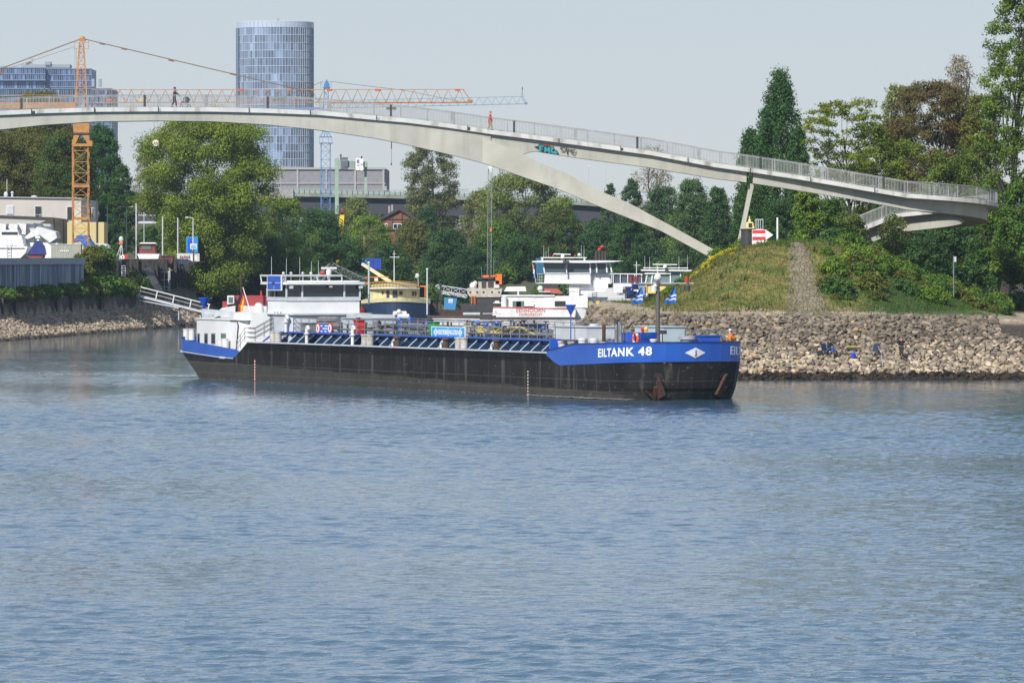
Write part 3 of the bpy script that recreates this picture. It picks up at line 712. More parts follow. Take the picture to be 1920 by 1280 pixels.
mxb = n.nodes.new('ShaderNodeMix'); mxb.data_type = 'RGBA'; n.links.new(mr.outputs[0], mxb.inputs[0]); n.links.new(src, mxb.inputs[6]); n.links.new(mxa.outputs[2], mxb.inputs[7]); n.links.new(mxb.outputs[2], b.inputs['Base Color'])
def hmix(fac, colr):
    s_ = b.inputs['Base Color'].links[0].from_socket; m_ = n.nodes.new('ShaderNodeMix'); m_.data_type = 'RGBA'; n.links.new(fac, m_.inputs[0]); n.links.new(s_, m_.inputs[6]); m_.inputs[7].default_value = (*colr, 1); n.links.new(m_.outputs[2], b.inputs['Base Color'])
def hmap(v_, a, c, o=1.0):
    m_ = n.nodes.new('ShaderNodeMapRange'); m_.inputs[1].default_value = a; m_.inputs[2].default_value = c; m_.inputs[4].default_value = o; n.links.new(v_, m_.inputs[0]); return m_.outputs[0]
hmix(mth('MULTIPLY', hmap(sep.outputs[2], 2.42, 2.46), .8), (.006, .006, .006))            # fresh black rubbing band along the gunwale
def hnoise(sc, st, det=5):
    mp = n.nodes.new('ShaderNodeMapping'); mp.inputs['Scale'].default_value = st; n.links.new(tcx.outputs['Object'], mp.inputs[0]); t_ = n.nodes.new('ShaderNodeTexNoise'); t_.inputs['Scale'].default_value = sc; t_.inputs['Detail'].default_value = det; n.links.new(mp.outputs[0], t_.inputs['Vector']); return t_.outputs[0]
hmix(hmap(hnoise(2.6, (1, 1, 1.6), 8), .63, .70, .55), (.17, .155, .14))                     # scuffs
hmix(hmap(hnoise(.22, (1, 1, .6), 3), .52, .75, .5), (.032, .03, .028))                     # faded plates
for zl_ in (1.28, .52): hmix(mth('MULTIPLY', mth('LESS_THAN', mth('ABSOLUTE', mth('SUBTRACT', sep.outputs[2], zl_), 0), .018), .35), (.16, .15, .13))
pl_ = mth('ABSOLUTE', mth('SUBTRACT', mth('FRACT', mth('MULTIPLY', sep.outputs[0], .17), 0), .5), 0); hmix(mth('MULTIPLY', mth('LESS_THAN', pl_, .006), .5), (.07, .065, .06))   # plate seams
mb = MB(); hull_strip(mb, lambda t: -.8, lambda t: min(z_black_top(t), 1.2), 0, NP - 1, 5); hull_strip(mb, lambda t: min(z_black_top(t), 1.2), z_black_top, 0, NP - 1, 4)
hull = mb.build('hull', hm, barge, fix=False, smooth=True)
bm_ = mat('bow_blue_paint', (.014, .075, .37), .33, col2=(.02, .10, .43), scale=.5, bump=.04, bscale=.5, coat=.3)
t0b = xt(xb0); t1s = xt(xs1)
mb = MB()
i0 = int(t0b)
def clampb(t): return max(z_black_top(t), 0)
def zbt(t): return max(z_blue_top(t), z_black_top(t) + .02)
hull_strip(mb, lambda t: z_black_top(t) + .0, zbt, i0, NP - 1, 5, push=.012)
hull_strip(mb, zbt, lambda t: z_black_top(t), i0, NP - 1, 2, push=-.08)     # inner face of the bulwark
mb.build('bow_bulwark', bm_, barge, fix=False, smooth=True)
mb = MB(); hull_strip(mb, lambda t: zbt(t) - .02, lambda t: zbt(t) + .06, i0, NP - 1, 1, push=.05); hull_strip(mb, lambda t: zbt(t) + .06, lambda t: zbt(t) - .02, i0, NP - 1, 1, push=-.12)
mb.build('bow_rail', navy, barge, fix=False)
mb = MB(); i1 = int(t1s) + 1
def zsb(t): return min(z_blue_top(t), 9) if tx(t) < xs1 - .0 else z_black_top(t)
def zst(t):
    x = tx(t); return max(z_black_top(t), z_blue_top(t)) if x < xs0 + 1.1 else z_black_top(t)
hull_strip(mb, z_black_top, zst, 0, i1, 4, push=.012); hull_strip(mb, zst, z_black_top, 0, i1, 2, push=-.08); mb.build('stern_bulwark', bm_, barge, fix=False, smooth=True)
mb = MB()
for side in (1,):
    pts_ = []
    for k in range(9):
        t = 1 + k * (xt(xs0) - 1) / 8; o = OUTC(2.2); pts_.append((float(np.interp(t, range(NP), [q[0] for q in o])), float(np.interp(t, range(NP), [q[1] for q in o])) - .06, z_black_top(t) + .02))
    for a, c in zip(pts_, pts_[1:]): mb.bar(a, c, .06, .06)
    for k in (2, 4, 7): p = Vector(pts_[k]); q = Vector(pts_[k + 1]); mb.bar(p, p.lerp(q, .35), .12, .16)
mb.build('rubbing_strip', lgrey, barge, fix=False)
# decks and the pale edge angle of the side deck
def deckpoly(z, x0, x1, inset=.1):
    o = outline(z, inset); s = [q for q in o if x0 <= q[0] <= x1]; return [(x, y, z) for x, y in s] + [(x, -y, z) for x, y in reversed(s)]
deckm = mat('deck_paint', (.10, .13, .14), .6, col2=(.16, .17, .17), scale=1.4)
mb = MB()
for z, a, c in ((3.02, xs1 - .4, xb0 + 1), (3.0, xb0, L_ - .3), (1.9, 0.2, xs1)):
    pp = deckpoly(z, a, c); mb.prism(pp, (0, 0, -.05))
mb.box(xs1 - .35, xs1 - .25, -4.9, 4.9, 1.9, 3.0)
mb.build('deck', deckm, barge)
mb = MB()
for y in (-1, 1): mb.bar((xs1, y * 5.0, 3.07), (xb0 + .5, y * 5.0, 3.07), .16, .1)
mb.build('deck_edge', lgrey, barge, fix=False)
# ---- cargo trunk: blue top girder on sloping stays, dark recessed side
XT0, XT1 = BL(520, -3.3), BL(1040, -3.3); ZT = 3.88
mb = MB(); mb.box(XT0, XT1, -3.3, 3.3, 3.02, ZT - .02, 0); trunk = mb.build('trunk', mat('trunk_side_paint', (.018, .04, .09), .5, col2=(.03, .06, .11), scale=1), barge)
mb = MB()
for y in (-1, 1): mb.bar((XT0, y * 3.45, ZT), (XT1, y * 3.45, ZT), .34, .10, 0)
mb.box(XT0, XT1, -3.3, 3.3, ZT, ZT + .03, 1)
mb.bar((XT0, -3.45, ZT), (XT0 - .9, -4.2, 3.05), .25, .08, 0); mb.box(XT1 - .1, XT1 + .15, -3.7, -2.9, 3.02, ZT + .1, 0)
mb.build('trunk_top', [blue, deckm], trunk)
nst = 29; pbm = mat('pale_blue_paint', (.42, .55, .68), .5)
for i in range(nst):
    mb = MB()
    x = XT0 + .6 + (XT1 - XT0 - 1) * i / (nst - 1)
    mb.add([(x, -3.32, ZT - .08), (x + .05, -3.32, ZT - .08), (x + .05, -4.15, 3.03), (x, -4.15, 3.03), (x, -3.32, 3.03), (x + .05, -3.32, 3.03)], [(0, 3, 4), (1, 5, 2), (0, 1, 2, 3)], 0)
    mb.bar((x + .03, -3.34, ZT - .08), (x + .03, -4.2, 3.06), .07, .05, 1); mb.build('stay', [navyd, pbm], trunk, fix=False)

# ---- railings
def brail(x0, x1, y, z, h=1.1, nr=3, step=1.55, r=.03, name='railing', m=steel, parent=barge):
    mb = MB(); n_ = max(1, round((x1 - x0) / step))
    for k in range(n_ + 1): x = x0 + (x1 - x0) * k / n_; mb.tube((x, y, z), (x, y, z + h), r * 1.15, n=5)
    for k in range(nr): mb.tube((x0, y, z + h * (k + 1) / nr), (x1, y, z + h * (k + 1) / nr), r, n=5)
    return mb.build(name, m, parent, fix=False)
xr0 = BL(548, -3.3); xr1 = BL(700, -3.3); xr2 = BL(1040, -3.3)
brail(xr0, xr1 - .3, -3.2, ZT); brail(xr1 + .6, xr2, -3.25, ZT); brail(xr0, BL(1100, 3), 3.3, ZT)
brail(BL(1042, 2), BL(1322, 3), 4.2, 3.05, h=1.55, step=1.9)
# stair railings at the aft end of the side deck
mb = MB(); xa, xb_ = BL(443), BL(512)
for y in (-4.7, -3.5):
    p = [Vector((BL(443, y), y, 2.0)), Vector((BL(459, y), y, 3.05)), Vector((BL(478, y), y, 3.05)), Vector((BL(512, y), y, 3.9))]
    for dz_ in (.38, .75, 1.1):
        mb.pipe([q + Vector((0, 0, dz_)) for q in p], .022, n=5)
    for q in (p[0], p[1], p[0].lerp(p[1], .5), p[2], p[3], p[2].lerp(p[3], .5)): mb.tube(q, q + Vector((0, 0, 1.1)), .025, n=5)
mb.build('stair_railing', steel, barge, fix=False)
# ---- deckhouse (white, rounded) on the stern
def zat(px, py, y): return BZ(px, py, y)
XH0, XH1 = BL(366, -3.6), BL(447, -4.0)
print('house', XH0, XH1)
def rrect(x0, x1, hw, r, n=5):
    pts = []
    for cx, cy, a0 in ((x0 + r, -hw + r, 180), (x1 - r, -hw + r, 270), (x1 - r, hw - r, 0), (x0 + r, hw - r, 90)):
        for i in range(n + 1): a = R(a0 + 90 * i / n); pts.append((cx + r * math.cos(a), cy + r * math.sin(a)))
    return pts
XA = BL(364, -4.1); XB = BL(452, -4.1); XC = BL(503, -4.1); hz1 = zat(366, 601, -4.1); hz2 = zat(400, 597, -4.1); hz3 = zat(480, 590, -4.1)
mb = MB(); o = rrect(XA, XB, 4.1, .7); mb.prism([(x, y, 1.95) for x, y in o], (0, 0, hz2 - 1.95 - .1)); 
mb.prism([(x, y, hz2 - .1) for x, y in rrect(XA - .08, XB + .35, 4.18, .7)], (0, 0, .1))
o = rrect(XA + 6, XC, 3.4, .9); mb.prism([(x, y, 1.95) for x, y in o], (0, 0, zat(480, 586, -3.4) - 1.95))
house = mb.build('deckhouse', whitec, barge, smooth=True)
for k, px in enumerate((372.5, 386.5, 400, 419)):
    w_ = (.30, .40, .46, .58)[k]; x = BL(px, -4.12); z0, z1 = zat(px, 645, -4.1), zat(px, 624, -4.1)
    mb = MB(); mb.box(x - w_, x + w_, -4.13, -4.05, z0, z1); f_ = mb.build('window', grey, house)
    mb = MB(); mb.box(x - w_ + .08, x + w_ - .08, -4.145, -4.1, z0 + .08, z1 - .08); mb.build('pane', glassg if k == 3 else glass, f_)
mb = MB(); x = BL(452, -4.15); mb.pipe([(BL(431, -4.15), -4.15, hz2 - .12), (BL(444, -4.15), -4.15, hz2 - .12), (BL(446.5, -4.15), -4.15, hz2 - .5), (BL(445, -4.15), -4.15, 3.4), (BL(442, -4.15), -4.15, 2.1)], .05); mb.build('drain_pipe', dark, house, fix=False)
# grey box on the roof with boat crane beam
y_ = -2.5; xd = BL(379, y_); zr = hz2
mb = MB(); zb0 = zat(400, 589, y_); zb1 = zat(400, 581, y_)
mb.prism([(BL(378, y_), y_, zat(378, 579, y_)), (BL(437, y_), y_, zat(437, 585.5, y_)), (BL(437, y_), y_, zat(437, 594, y_)), (BL(425, y_), y_, zat(425, 594, y_)), (BL(378, y_), y_, zat(378, 588, y_))], (0, .5, 0))
mb.box(BL(383, y_), BL(397, y_), y_ - .2, y_ + .6, zr - .1, zat(390, 588, y_)); mb.bar((BL(397, y_), y_, zr), (BL(412, y_), y_, zat(412, 590, y_)), .15)
mb.build('boat_crane', lgrey, barge)
mb = MB(); y_ = -1.5; xm = BL(383, y_)
mb.lathe([(.03, zr - .2), (.03, zat(383, 578, y_)), (.05, zat(383, 578, y_)), (.50, zat(383, 559, y_)), (.50, zat(383, 558, y_))], (xm, y_, 0), 14); mb.build('blue_cone', blue, barge)
# satellite dome, vents, flag
y_ = -1.5; mb = MB(); xx = BL(485, y_); z0 = zat(485, 588, y_); mb.lathe([(.42, z0), (.42, z0 + .25), (.38, z0 + .55), (.28, z0 + .75), (.12, z0 + .86), (.01, z0 + .88)], (xx, y_, 0), 18); mb.build('satellite_dome', whitec, barge, smooth=True)
mb = MB(); fp = Vector((BL(470, 0), 0, zat(470, 586, 0))); ft = Vector((BL(455.5, 0), 0, zat(455.5, 539, 0))); mb.tube(fp, ft, .035, n=6); fpole = mb.build('flag_pole', whitec, barge)
def flag(verts_rows, mats, name, parent):
    mb = MB()
    for mi, rows in verts_rows:
        for a, c in zip(rows, rows[1:]):
            mb.add([a[0], c[0], c[1], a[1]], [(0, 1, 2, 3)], mi)
            mb.add([Vector(q) + Vector((0, .012, 0)) for q in (a[0], a[1], c[1], c[0])], [(0, 1, 2, 3)], mi)
    return mb.build(name, mats, parent, fix=False)
fl = []
pixs = {0: [((455, 543), (452, 549)), ((449, 553), (446, 560)), ((444, 565), (441, 573)), ((441, 578), (441, 584))],
        1: [((455, 548), (452, 555)), ((454, 560), (447, 563)), ((452, 570), (443, 575)), ((450, 581), (443, 583))],
        2: [((455.5, 545), (455, 556)), ((456, 556), (454, 566)), ((457, 566), (452, 575)), ((455, 578), (450, 585))]}
rows_all = []
yy_ = -.1
edge = [(455.6, 541), (450, 552), (445, 563), (441.5, 574), (441, 585)]; e2 = [(455.7, 546), (452.5, 556), (449, 566), (446.5, 576), (446, 585)]; e3 = [(455.8, 550), (455, 560), (452.5, 568), (451, 577), (451, 585)]; e4 = [(456, 554), (457, 562), (456.5, 570), (456, 577), (455, 583)]
def bp3(pq, y): return Vector((BL(pq[0], y), y, zat(pq[0], pq[1], y)))
for mi, (A_, B_) in enumerate(((edge, e2), (e2, e3), (e3, e4))):
    rows_all.append((mi, [(bp3(a, yy_ + .08 * math.sin(i * 1.7)), bp3(c, yy_ + .08 * math.sin(i * 1.7 + 1))) for i, (a, c) in enumerate(zip(A_, B_))]))
flag(rows_all, [black, red, mat('gold_cloth', (.85, .50, .03), .7)], 'national_flag', fpole)
mb = MB()
for k, px in enumerate((344.5, 356)):
    y_ = -3.2; x = BL(px, y_)
for px, y_ in ((349.5, -4.1), (359.5, -4.1), (413.5, -4.55), (422.5, -4.55)):
    mb = MB(); x = BL(px, y_); zt_ = zat(px, 616.5 if px < 400 else 634.5, y_)
    mb.lathe([(.26, zt_ - .9), (.26, zt_ - .06), (.29, zt_ - .06), (.29, zt_), (.05, zt_ + .01)], (x, y_, 0), 14); mb.build('bollard', white, barge, smooth=True)
# ---- wheelhouse: side face columns 501-536, front face 536-674
WY = 3.15
WX0, WX1 = BL(500.5, -WY), BL(536, -WY)
zfr = lambda py: zat(600, py, 0)
zp = zat(536, 564, -WY)
mb = MB(); mb.box(WX0, WX1, -WY + .06, WY - .06, 2.0, zp)
wh = mb.build('wheelhouse', whitec, barge)
zw0 = zp + .30; zw1 = zat(536, 533.5, -WY); FX = .55      # front windows lean forward
mb = MB(); mb.box(WX0 - .05, WX1 + .08, -WY, WY, zp, zp + .30); mb.build('sill_band', lgrey, wh)
mb = MB(); mb.prism([(WX0 + .08, -WY + .08, zw0), (WX1 - .02, -WY + .08, zw0), (WX1 - .02, -WY + .08, zw1), (WX0 + .08, -WY + .08, zw1)], (0, 2 * WY - .16, 0)); mb.build('window_band', glass, wh)
for y in (-WY, -WY + 1.35, WY - 1.35, WY): mb = MB(); mb.bar((WX1, y * .99, zw0), (WX1 + .02, y * .99, zw1), .13, .13); mb.build('window_post', lgrey, wh, fix=False)
for x in (WX0 + .05, (WX0 + WX1) / 2 - .3): 
    for y in (-WY, WY): mb = MB(); mb.bar((x, y, zw0), (x, y, zw1), .13, .1); mb.build('window_post', lgrey, wh, fix=False)
mb = MB(); mb.prism([(x, y, zw1) for x, y in rrect(WX0 - .7, WX1 + .5, WY + .35, .25, 3)], (0, 0, .2)); mb.prism([(x, y, zw1 + .2) for x, y in rrect(WX0 - .2, WX1 + .1, WY, .25, 3)], (0, 0, .1)); roof = mb.build('roof', whitec, wh, smooth=True)
zr_ = zw1 + .3
zrl = zat(510, 517, -WY)
ring = [(WX0 - 1.1, -WY - .1), (WX1 + .1, -WY - .1), (WX1 + .1, WY - 1.6), (WX0 - 1.1, WY - 1.6), (WX0 - 1.1, -WY - .1)]
mb = MB(); mb.pipe([(x, y, zrl) for x, y in ring], .08, n=6)
for x, y in ring[:4]: mb.tube((x, y, zrl), (x + (.3 if x < WX0 else 0), y, zr_ - .25), .05, n=6)
mb.build('roof_railing', lgrey, wh, fix=False)
mb = MB()
for px, top in ((509, 481), (537, 484), (562, 482), (584, 490), (597, 488)):
    y = -WY + (px - 536) / 138 * 2 * WY if px > 536 else -WY; x = BL(px, y); x = min(max(x, WX0), WX1); mb.tube((x, y, zr_ - .1), (x, y, zat(px, top, y)), .028, .014, n=5)
mb.build('whip_antenna', lgrey, wh, fix=False)
mb = MB()
for px in (536, 550, 572, 587): y = -WY + (px - 536) / 138 * 2 * WY; x = WX1 - .5; mb.tube((x, y, zr_), (x, y, zrl + .1), .03, n=6); mb.ball((x, y, zrl + .2), .12, 8, 6)
mb.build('aerial', white, wh, smooth=True)
mb = MB(); y = 0; x = BL(605, y); mb.ball((x, y, zrl + .2), .17, 10, 8); mb.build('signal_lamp', red, wh, smooth=True)
y = .55; x = BL(616.5, y); zq = zat(616, 515, y)
mb = MB(); mb.lathe([(.12, zr_), (.12, zq), (.20, zq), (.22, zq + .25), (.19, zq + .38), (.1, zq + .42)], (x, y, 0), 14); mb.obox((x, y, zq + .52), (1.2, .22, .16), R(80)); mb.build('radar', whitec, wh, smooth=True)
mb = MB(); mb.obox((WX1 + .3, -WY + .3, zw1 - .2), (.25, .3, .22)); mb.obox((WX1 + .3, WY - .1, zw1 - .2), (.25, .3, .22)); mb.obox((WX1 + .3, .5, zw1 - .15), (.2, .25, .15)); mb.build('flood_light', lgrey, wh)
# blue board with white rim, lowered before the wheelhouse roof
y_ = -WY - .5; x0_, x1_ = BL(500.5, y_), BL(527.5, y_); z0_, z1_ = zat(514, 544.5, y_), zat(514, 515.5, y_)
mb = MB(); mb.box(x0_, x1_, y_, y_ + .08, z0_, z1_, 0); mb.box(x0_ + .14, x1_ - .14, y_ - .012, y_, z0_ + .07, z1_ - .07, 1)
cx_ = (x0_ + x1_) / 2; cz_ = (z0_ + z1_) / 2
for k in range(-9, 10):
    if k: mb.box(cx_ + k * (x1_ - x0_) / 21 - .05, cx_ + k * (x1_ - x0_) / 21 + .05, y_ - .02, y_ - .012, cz_ - .02, cz_ + .02, 0)
for k in range(1, 8): mb.box(cx_ - .05, cx_ + .05, y_ - .02, y_ - .012, cz_ - k * .075 - .02, cz_ - k * .075 + .01, 0)
mb.ball((cx_, y_ - .05, cz_), .13, 10, 6, 2); mb.box(cx_ - .1, cx_ + .1, y_, y_ + .7, cz_ + .2, cz_ + .3, 0)
mb.build('blue_board', [whitec, blue, dark], wh)
mb = MB()
for k in range(3): x = BL(514.5 + k * 5.5, -WY); mb.tube((x, -WY + .08, zat(515, 586.5, -WY)), (x, -WY + .02, zat(515, 586.5, -WY)), .09, n=10)
mb.build('air_vent', dark, wh)
# panel seam between the brighter aft panel and the long side
# ---- engine casing behind/under the wheelhouse, grey side screens
mb = MB(); x0_, x1_ = BL(502, -3.4), BL(546, -3.4); zt2 = zat(524, 590, -3.4)
mb.prism([(x, y, 2.5) for x, y in rrect(x0_, x1_, 3.4, .4)], (0, 0, zt2 - 2.5)); mb.prism([(x, y, zt2) for x, y in rrect(x0_ - .2, x1_ + .2, 3.55, .4)], (0, 0, .12)); mb.build('engine_casing', lgrey, barge, smooth=True)
mb = MB()
for px, y in ((536, -3.7), (575, -4.3), (661, -4.3)):
    x = BL(px, y); zt3 = zat(px, 612 if px > 550 else 592, y); zb3 = 3.05 if px > 550 else ZT
    mb.tube((x, y, zb3), (x, y, zt3 - .2), .13, n=10); mb.torus((x + .18, y, zt3 - .2), .18, .12, axis='Y', n=8, k=8, a0=0, a1=math.pi); mb.lathe([(.24, zb3 + .75), (.24, zb3 + .82)], (x, y, 0), 12)
    mb.build('vent_pipe', white, barge, smooth=True); mb = MB()
# ---- deck equipment along the trunk
def cyl_x(mb, x0, x1, y, z, r, mi=0, n=12): mb.tube((x0, y, z), (x1, y, z), r, n=n, mi=mi)
# long grey crane boom lying on its rest
y_ = 1.2; mb = MB(); xa_, xb2 = BL(561, y_), BL(752, y_)
mb.prism([(xa_, y_, zat(561, 590, y_)), (BL(566, y_), y_, zat(566, 586.5, y_)), (xb2, y_, zat(752, 590.5, y_)), (BL(741, y_), y_, zat(741, 596.5, y_)), (xa_ + 1, y_, zat(566, 594, y_))], (0, .55, 0))
mb.box(BL(566, y_), BL(572, y_), y_, y_ + .6, ZT, zat(570, 590, y_)); mb.box(BL(735, y_), BL(738, y_), y_, y_ + .5, ZT, zat(735, 594, y_)); crane = mb.build('deck_crane_boom', lgrey, barge)
mb = MB(); mb.tube((BL(745, y_), y_ - .3, zat(745, 588, y_)), (BL(745, y_), y_ + .7, zat(745, 588, y_)), .2, n=14); mb.tube((BL(754, y_), y_ - .3, zat(754, 594, y_)), (BL(754, y_), y_ + .5, zat(754, 594, y_)), .24, n=14); mb.ball((BL(748, y_), y_, zat(748, 584, y_)), .18, 10, 8); mb.build('winch', white, crane, smooth=True)
rr = random.Random(4)
mb = MB()
for y, z, r, x0_, x1_ in ((-1.6, .55, .22, 556, 640), (-1.0, .95, .28, 556, 634), (-1.4, .35, .12, 560, 1035), (-.6, .5, .1, 700, 1035), (.4, .42, .16, 600, 1030), (1.2, .7, .12, 640, 1010), (-2.2, .3, .07, 640, 1035), (2.0, .5, .1, 700, 1100), (-.9, .75, .06, 720, 1000)):
    cyl_x(mb, BL(x0_, y), BL(x1_, y), y, ZT + z, r)
mb.build('cargo_pipe', steel, barge, smooth=True)
for k in range(60):
    mb = MB(); px = 640 + k * 6.6 + rr.uniform(-2, 2); y = rr.uniform(-2.3, 2); x = BL(px, y); h = rr.uniform(.5, 1.25)
    mb.tube((x, y, ZT), (x, y, ZT + h), rr.uniform(.04, .1), n=6)
    if rr.random() < .6: mb.torus((x, y, ZT + h), .2, .03, axis='Z', n=10, k=5)
    if rr.random() < .5: mb.tube((x - .3, y, ZT + h * .6), (x + .3, y, ZT + h * .6), .08, n=6)
    mb.build('valve', dark, barge, fix=False)
for k in range(44):
    mb = MB(); px = rr.uniform(640, 1030); y = rr.uniform(-2.2, 2); x = BL(px, y); z = ZT + rr.uniform(.1, .5)
    mb.obox((x, y, z + .2), (rr.uniform(.2, .7), rr.uniform(.2, .5), rr.uniform(.2, .55)), rr.uniform(0, 1)); mb.build('deck_fitting', [dark, dark, steel, white, navyd][rr.randrange(5)], barge, fix=False)
for k in range(9):
    mb = MB(); px = rr.uniform(720, 1020); y = rr.uniform(-1.5, 1.5); x = BL(px, y); z = ZT + rr.uniform(.7, 1.15)
    mb.tube((x, y, ZT + .1), (x, y, z), .15, n=10); mb.ball((x, y, z), .2, 10, 6); mb.build('pressure_valve', blue, barge, smooth=True)
mb = MB()
for k in range(7):   # hoses
    px = 862 + k * 13; y = -1.9 + .1 * (k % 3); p = [Vector((BL(px + j * 9, y), y + .1 * math.sin(j + k), ZT + .55 + .28 * math.sin(j * .9 + k * .7))) for j in range(8)]; mb.pipe(p, .055, n=6)
mb.build('cargo_hose', mat('yellow_hose', (.50, .42, .12), .6), barge, smooth=True)
def locker(px0, px1, pytop, y, h, dpt, m, name='locker', zb=ZT):
    mb = MB(); x0, x1 = BL(px0, y), BL(px1, y); zt = zat((px0 + px1) / 2, pytop, y); mb.box(x0, x1, y, y + dpt, zb, zt); mb.prism([(x, yy, zt) for x, yy in ((x0 - .08, y - .08), (x1 + .08, y - .08), (x1 + .08, y + dpt + .08), (x0 - .08, y + dpt + .08))], (0, 0, .07)); return mb.build(name, m, barge)
locker(643, 691, 597, -1.8, 1.6, 2.4, mat('pale_grey_blue_paint', (.42, .50, .54), .5, col2=(.36, .43, .47), scale=1), 'equipment_cabin')
locker(663, 672, 601, -2.6, 1.4, .5, red, 'fire_locker'); locker(804, 813, 604, -1.9, 1.2, .5, green, 'green_locker'); locker(545, 573, 606, -2.6, 1, .9, steel)
locker(765, 783, 617, -2.6, 1, .5, steel); locker(1038, 1100, 613, -1.0, 1, 2.8, lgrey, 'equipment_cabin', 3.02)
locker(975, 1000, 608, .6, 1, 1.2, navyd); locker(946, 962, 612, -.2, 1, 1, navy); locker(813, 860, 599, .8, 1, 1.6, white); locker(866, 905, 602, 1.4, 1, 1.4, lgrey)
# round prohibition signs and blue notice
y_ = -3.32
def disc(mb, px, py, r, mi): mb.tube((BL(px, y_), y_ - .02 - mi * .012, zat(px, py, y_)), (BL(px, y_), y_ + .02, zat(px, py, y_)), r, n=20, mi=mi)
mb = MB(); a_, c_ = BL(600, y_), BL(616, y_); mb.box(a_, c_, y_, y_ + .03, zat(608, 624.5, y_), zat(608, 607, y_), 0)
for i in range(3):
    for j in range(4):
        if (i + j) % 2 == 0 or rr.random() < .4: xx = a_ + (c_ - a_) * (j + .3) / 4.2; zz_ = zat(608, 611 + i * 5, y_); mb.box(xx, xx + .38, y_ - .012, y_ - .002, zz_ - .05, zz_ + .05, 1)
for px in (597, 619.5): mb.lathe([(.46, -.02), (.46, .02)], (BL(px, y_), y_ - .03, zat(px, 615.5, y_)), 20, 2, axis='Y'); mb.lathe([(.33, -.02), (.33, .02)], (BL(px, y_), y_ - .045, zat(px, 615.5, y_)), 20, 1, axis='Y'); mb.box(BL(px, y_) - .06, BL(px, y_) + .06, y_ - .08, y_ - .066, zat(px, 619, y_), zat(px, 612, y_), 3)
mb.build('safety_sign', [mat('sign_blue', (.02, .13, .5), .5), whitec, red, dark], barge)
# company board
y_ = -3.36; a_, c_ = BL(808.5, y_), BL(872, y_); z0_, z1_ = zat(840, 634, y_), zat(840, 612.5, y_)
skyb = mat('board_blue', (.03, .30, .62), .45)
mb = MB(); mb.box(a_, c_, y_, y_ + .05, z0_, z1_, 0); mid = (a_ + c_) / 2
for u0, u1 in ((a_ + .12, mid - .05), (mid + .05, c_ - .12)): mb.box(u0, u1, y_ - .012, y_, z0_ + .06, z1_ - .06, 1)
for cx2 in (a_ + .85, c_ - .85): mb.prism([(cx2 - .42, y_ - .024, (z0_ + z1_) / 2), (cx2, y_ - .024, z0_ + .12), (cx2 + .42, y_ - .024, (z0_ + z1_) / 2), (cx2, y_ - .024, z1_ - .12)], (0, .01, 0), 0); mb.box(cx2 - .04, cx2 + .04, y_ - .034, y_ - .024, z0_ + .28, z1_ - .28, 1)
put_text(mb, 'REEDEREI', .5, ((a_ + mid) / 2 + .62, y_ - .02, (z0_ + z1_) / 2), (1, 0, 0), (0, 0, 1), (0, -1, 0), 0, bold=.012, fit=(mid - a_) * .58)
put_text(mb, 'JAEGERS', .5, ((c_ + mid) / 2 - .62, y_ - .02, (z0_ + z1_) / 2), (1, 0, 0), (0, 0, 1), (0, -1, 0), 0, bold=.012, fit=(mid - a_) * .58)
mb.build('company_board', [whitec, skyb], barge)
# side-deck bollards on plinths and pipe stubs
def bollard_pair(px, py, y, r=.33, h=.75, zb=3.02, m=white, both=True, sp=.8):
    mb = MB(); x = BL(px, y); mb.box(x - sp - .4, x + sp + .4, y - .35, y + .35, zb, zb + .1, 1)
    for s_ in ((-1, 1) if both else (0,)):
        mb.lathe([(r, zb + .1), (r, zb + h - .1), (r + .05, zb + h - .1), (r + .05, zb + h), (.02, zb + h + .02)], (x + s_ * sp * .62, y, 0), 16, 0)
    mb.build('bollard', [m, navy], barge, smooth=True)
for px in (517, 689, 865): bollard_pair(px, 640, -4.35, h=.9, r=.27, m=mat('worn_white_paint', (.50, .49, .46), .6, col2=(.30, .26, .22), scale=2.5))
for px in (745, 836, 931):
    mb = MB(); y = -4.3; x = BL(px, y); mb.lathe([(.22, 3.05), (.22, 3.7), (.32, 3.7), (.32, 3.85), (.05, 3.87)], (x, y, 0), 14, 0); mb.pipe([(x - .9, y, 3.05), (x - .9, y, 3.4), (x - .7, y, 3.55), (x - .4, y, 3.6)], .09, mi=1); mb.build('tank_vent', [brown, white], barge, smooth=True)
# ---- foredeck
for px, m in ((1053, white), (1071.5, white)): 
    mb = MB(); y = -4.2; x = BL(px, y); mb.lathe([(.25, 3.0), (.25, 3.75), (.29, 3.75), (.29, 3.88), (.03, 3.9)], (x, y, 0), 14); mb.build('bollard', mat('rust_stained_white', (.6, .58, .55), .6, col2=(.16, .08, .05), scale=1.5, lo=.4, hi=.6), barge, smooth=True)
for px in (1091.5, 1113):
    mb = MB(); y = -4.0; x = BL(px, y); mb.lathe([(.27, 3.0), (.27, 3.95), (.31, 3.95), (.31, 4.12), (.03, 4.14)], (x, y, 0), 14); mb.build('bollard', white, barge, smooth=True)
y_ = -1.5; mb = MB(); xx = BL(1070, y_); mb.tube((xx, y_, 3.0), (xx, y_, zat(1070, 590, y_)), .045, n=8); mb.lathe([(.04, zat(1070, 591, y_)), (.38, zat(1070, 572, y_)), (.38, zat(1070, 571, y_))], (xx, y_, 0), 16); mb.build('blue_cone', blue, barge)
for px, y, top, r, m in ((1082, 0, 612, .16, navy), (1097, .5, 610, .2, navy), (1132, -.5, 609, .13, rust), (1114, .8, 607, .35, lgrey), (1155.5, -2.6, 605, .12, brown), (1162, -2.6, 603, .13, steel), (1091, 0, 613, .1, dark)):
    mb = MB(); x = BL(px, y); mb.lathe([(r, 3.0), (r, zat(px, top, y))], (x, y, 0), 12); mb.build('funnel_pipe', m, barge, smooth=True)
mb = MB(); x = BL(1157, -2.6)
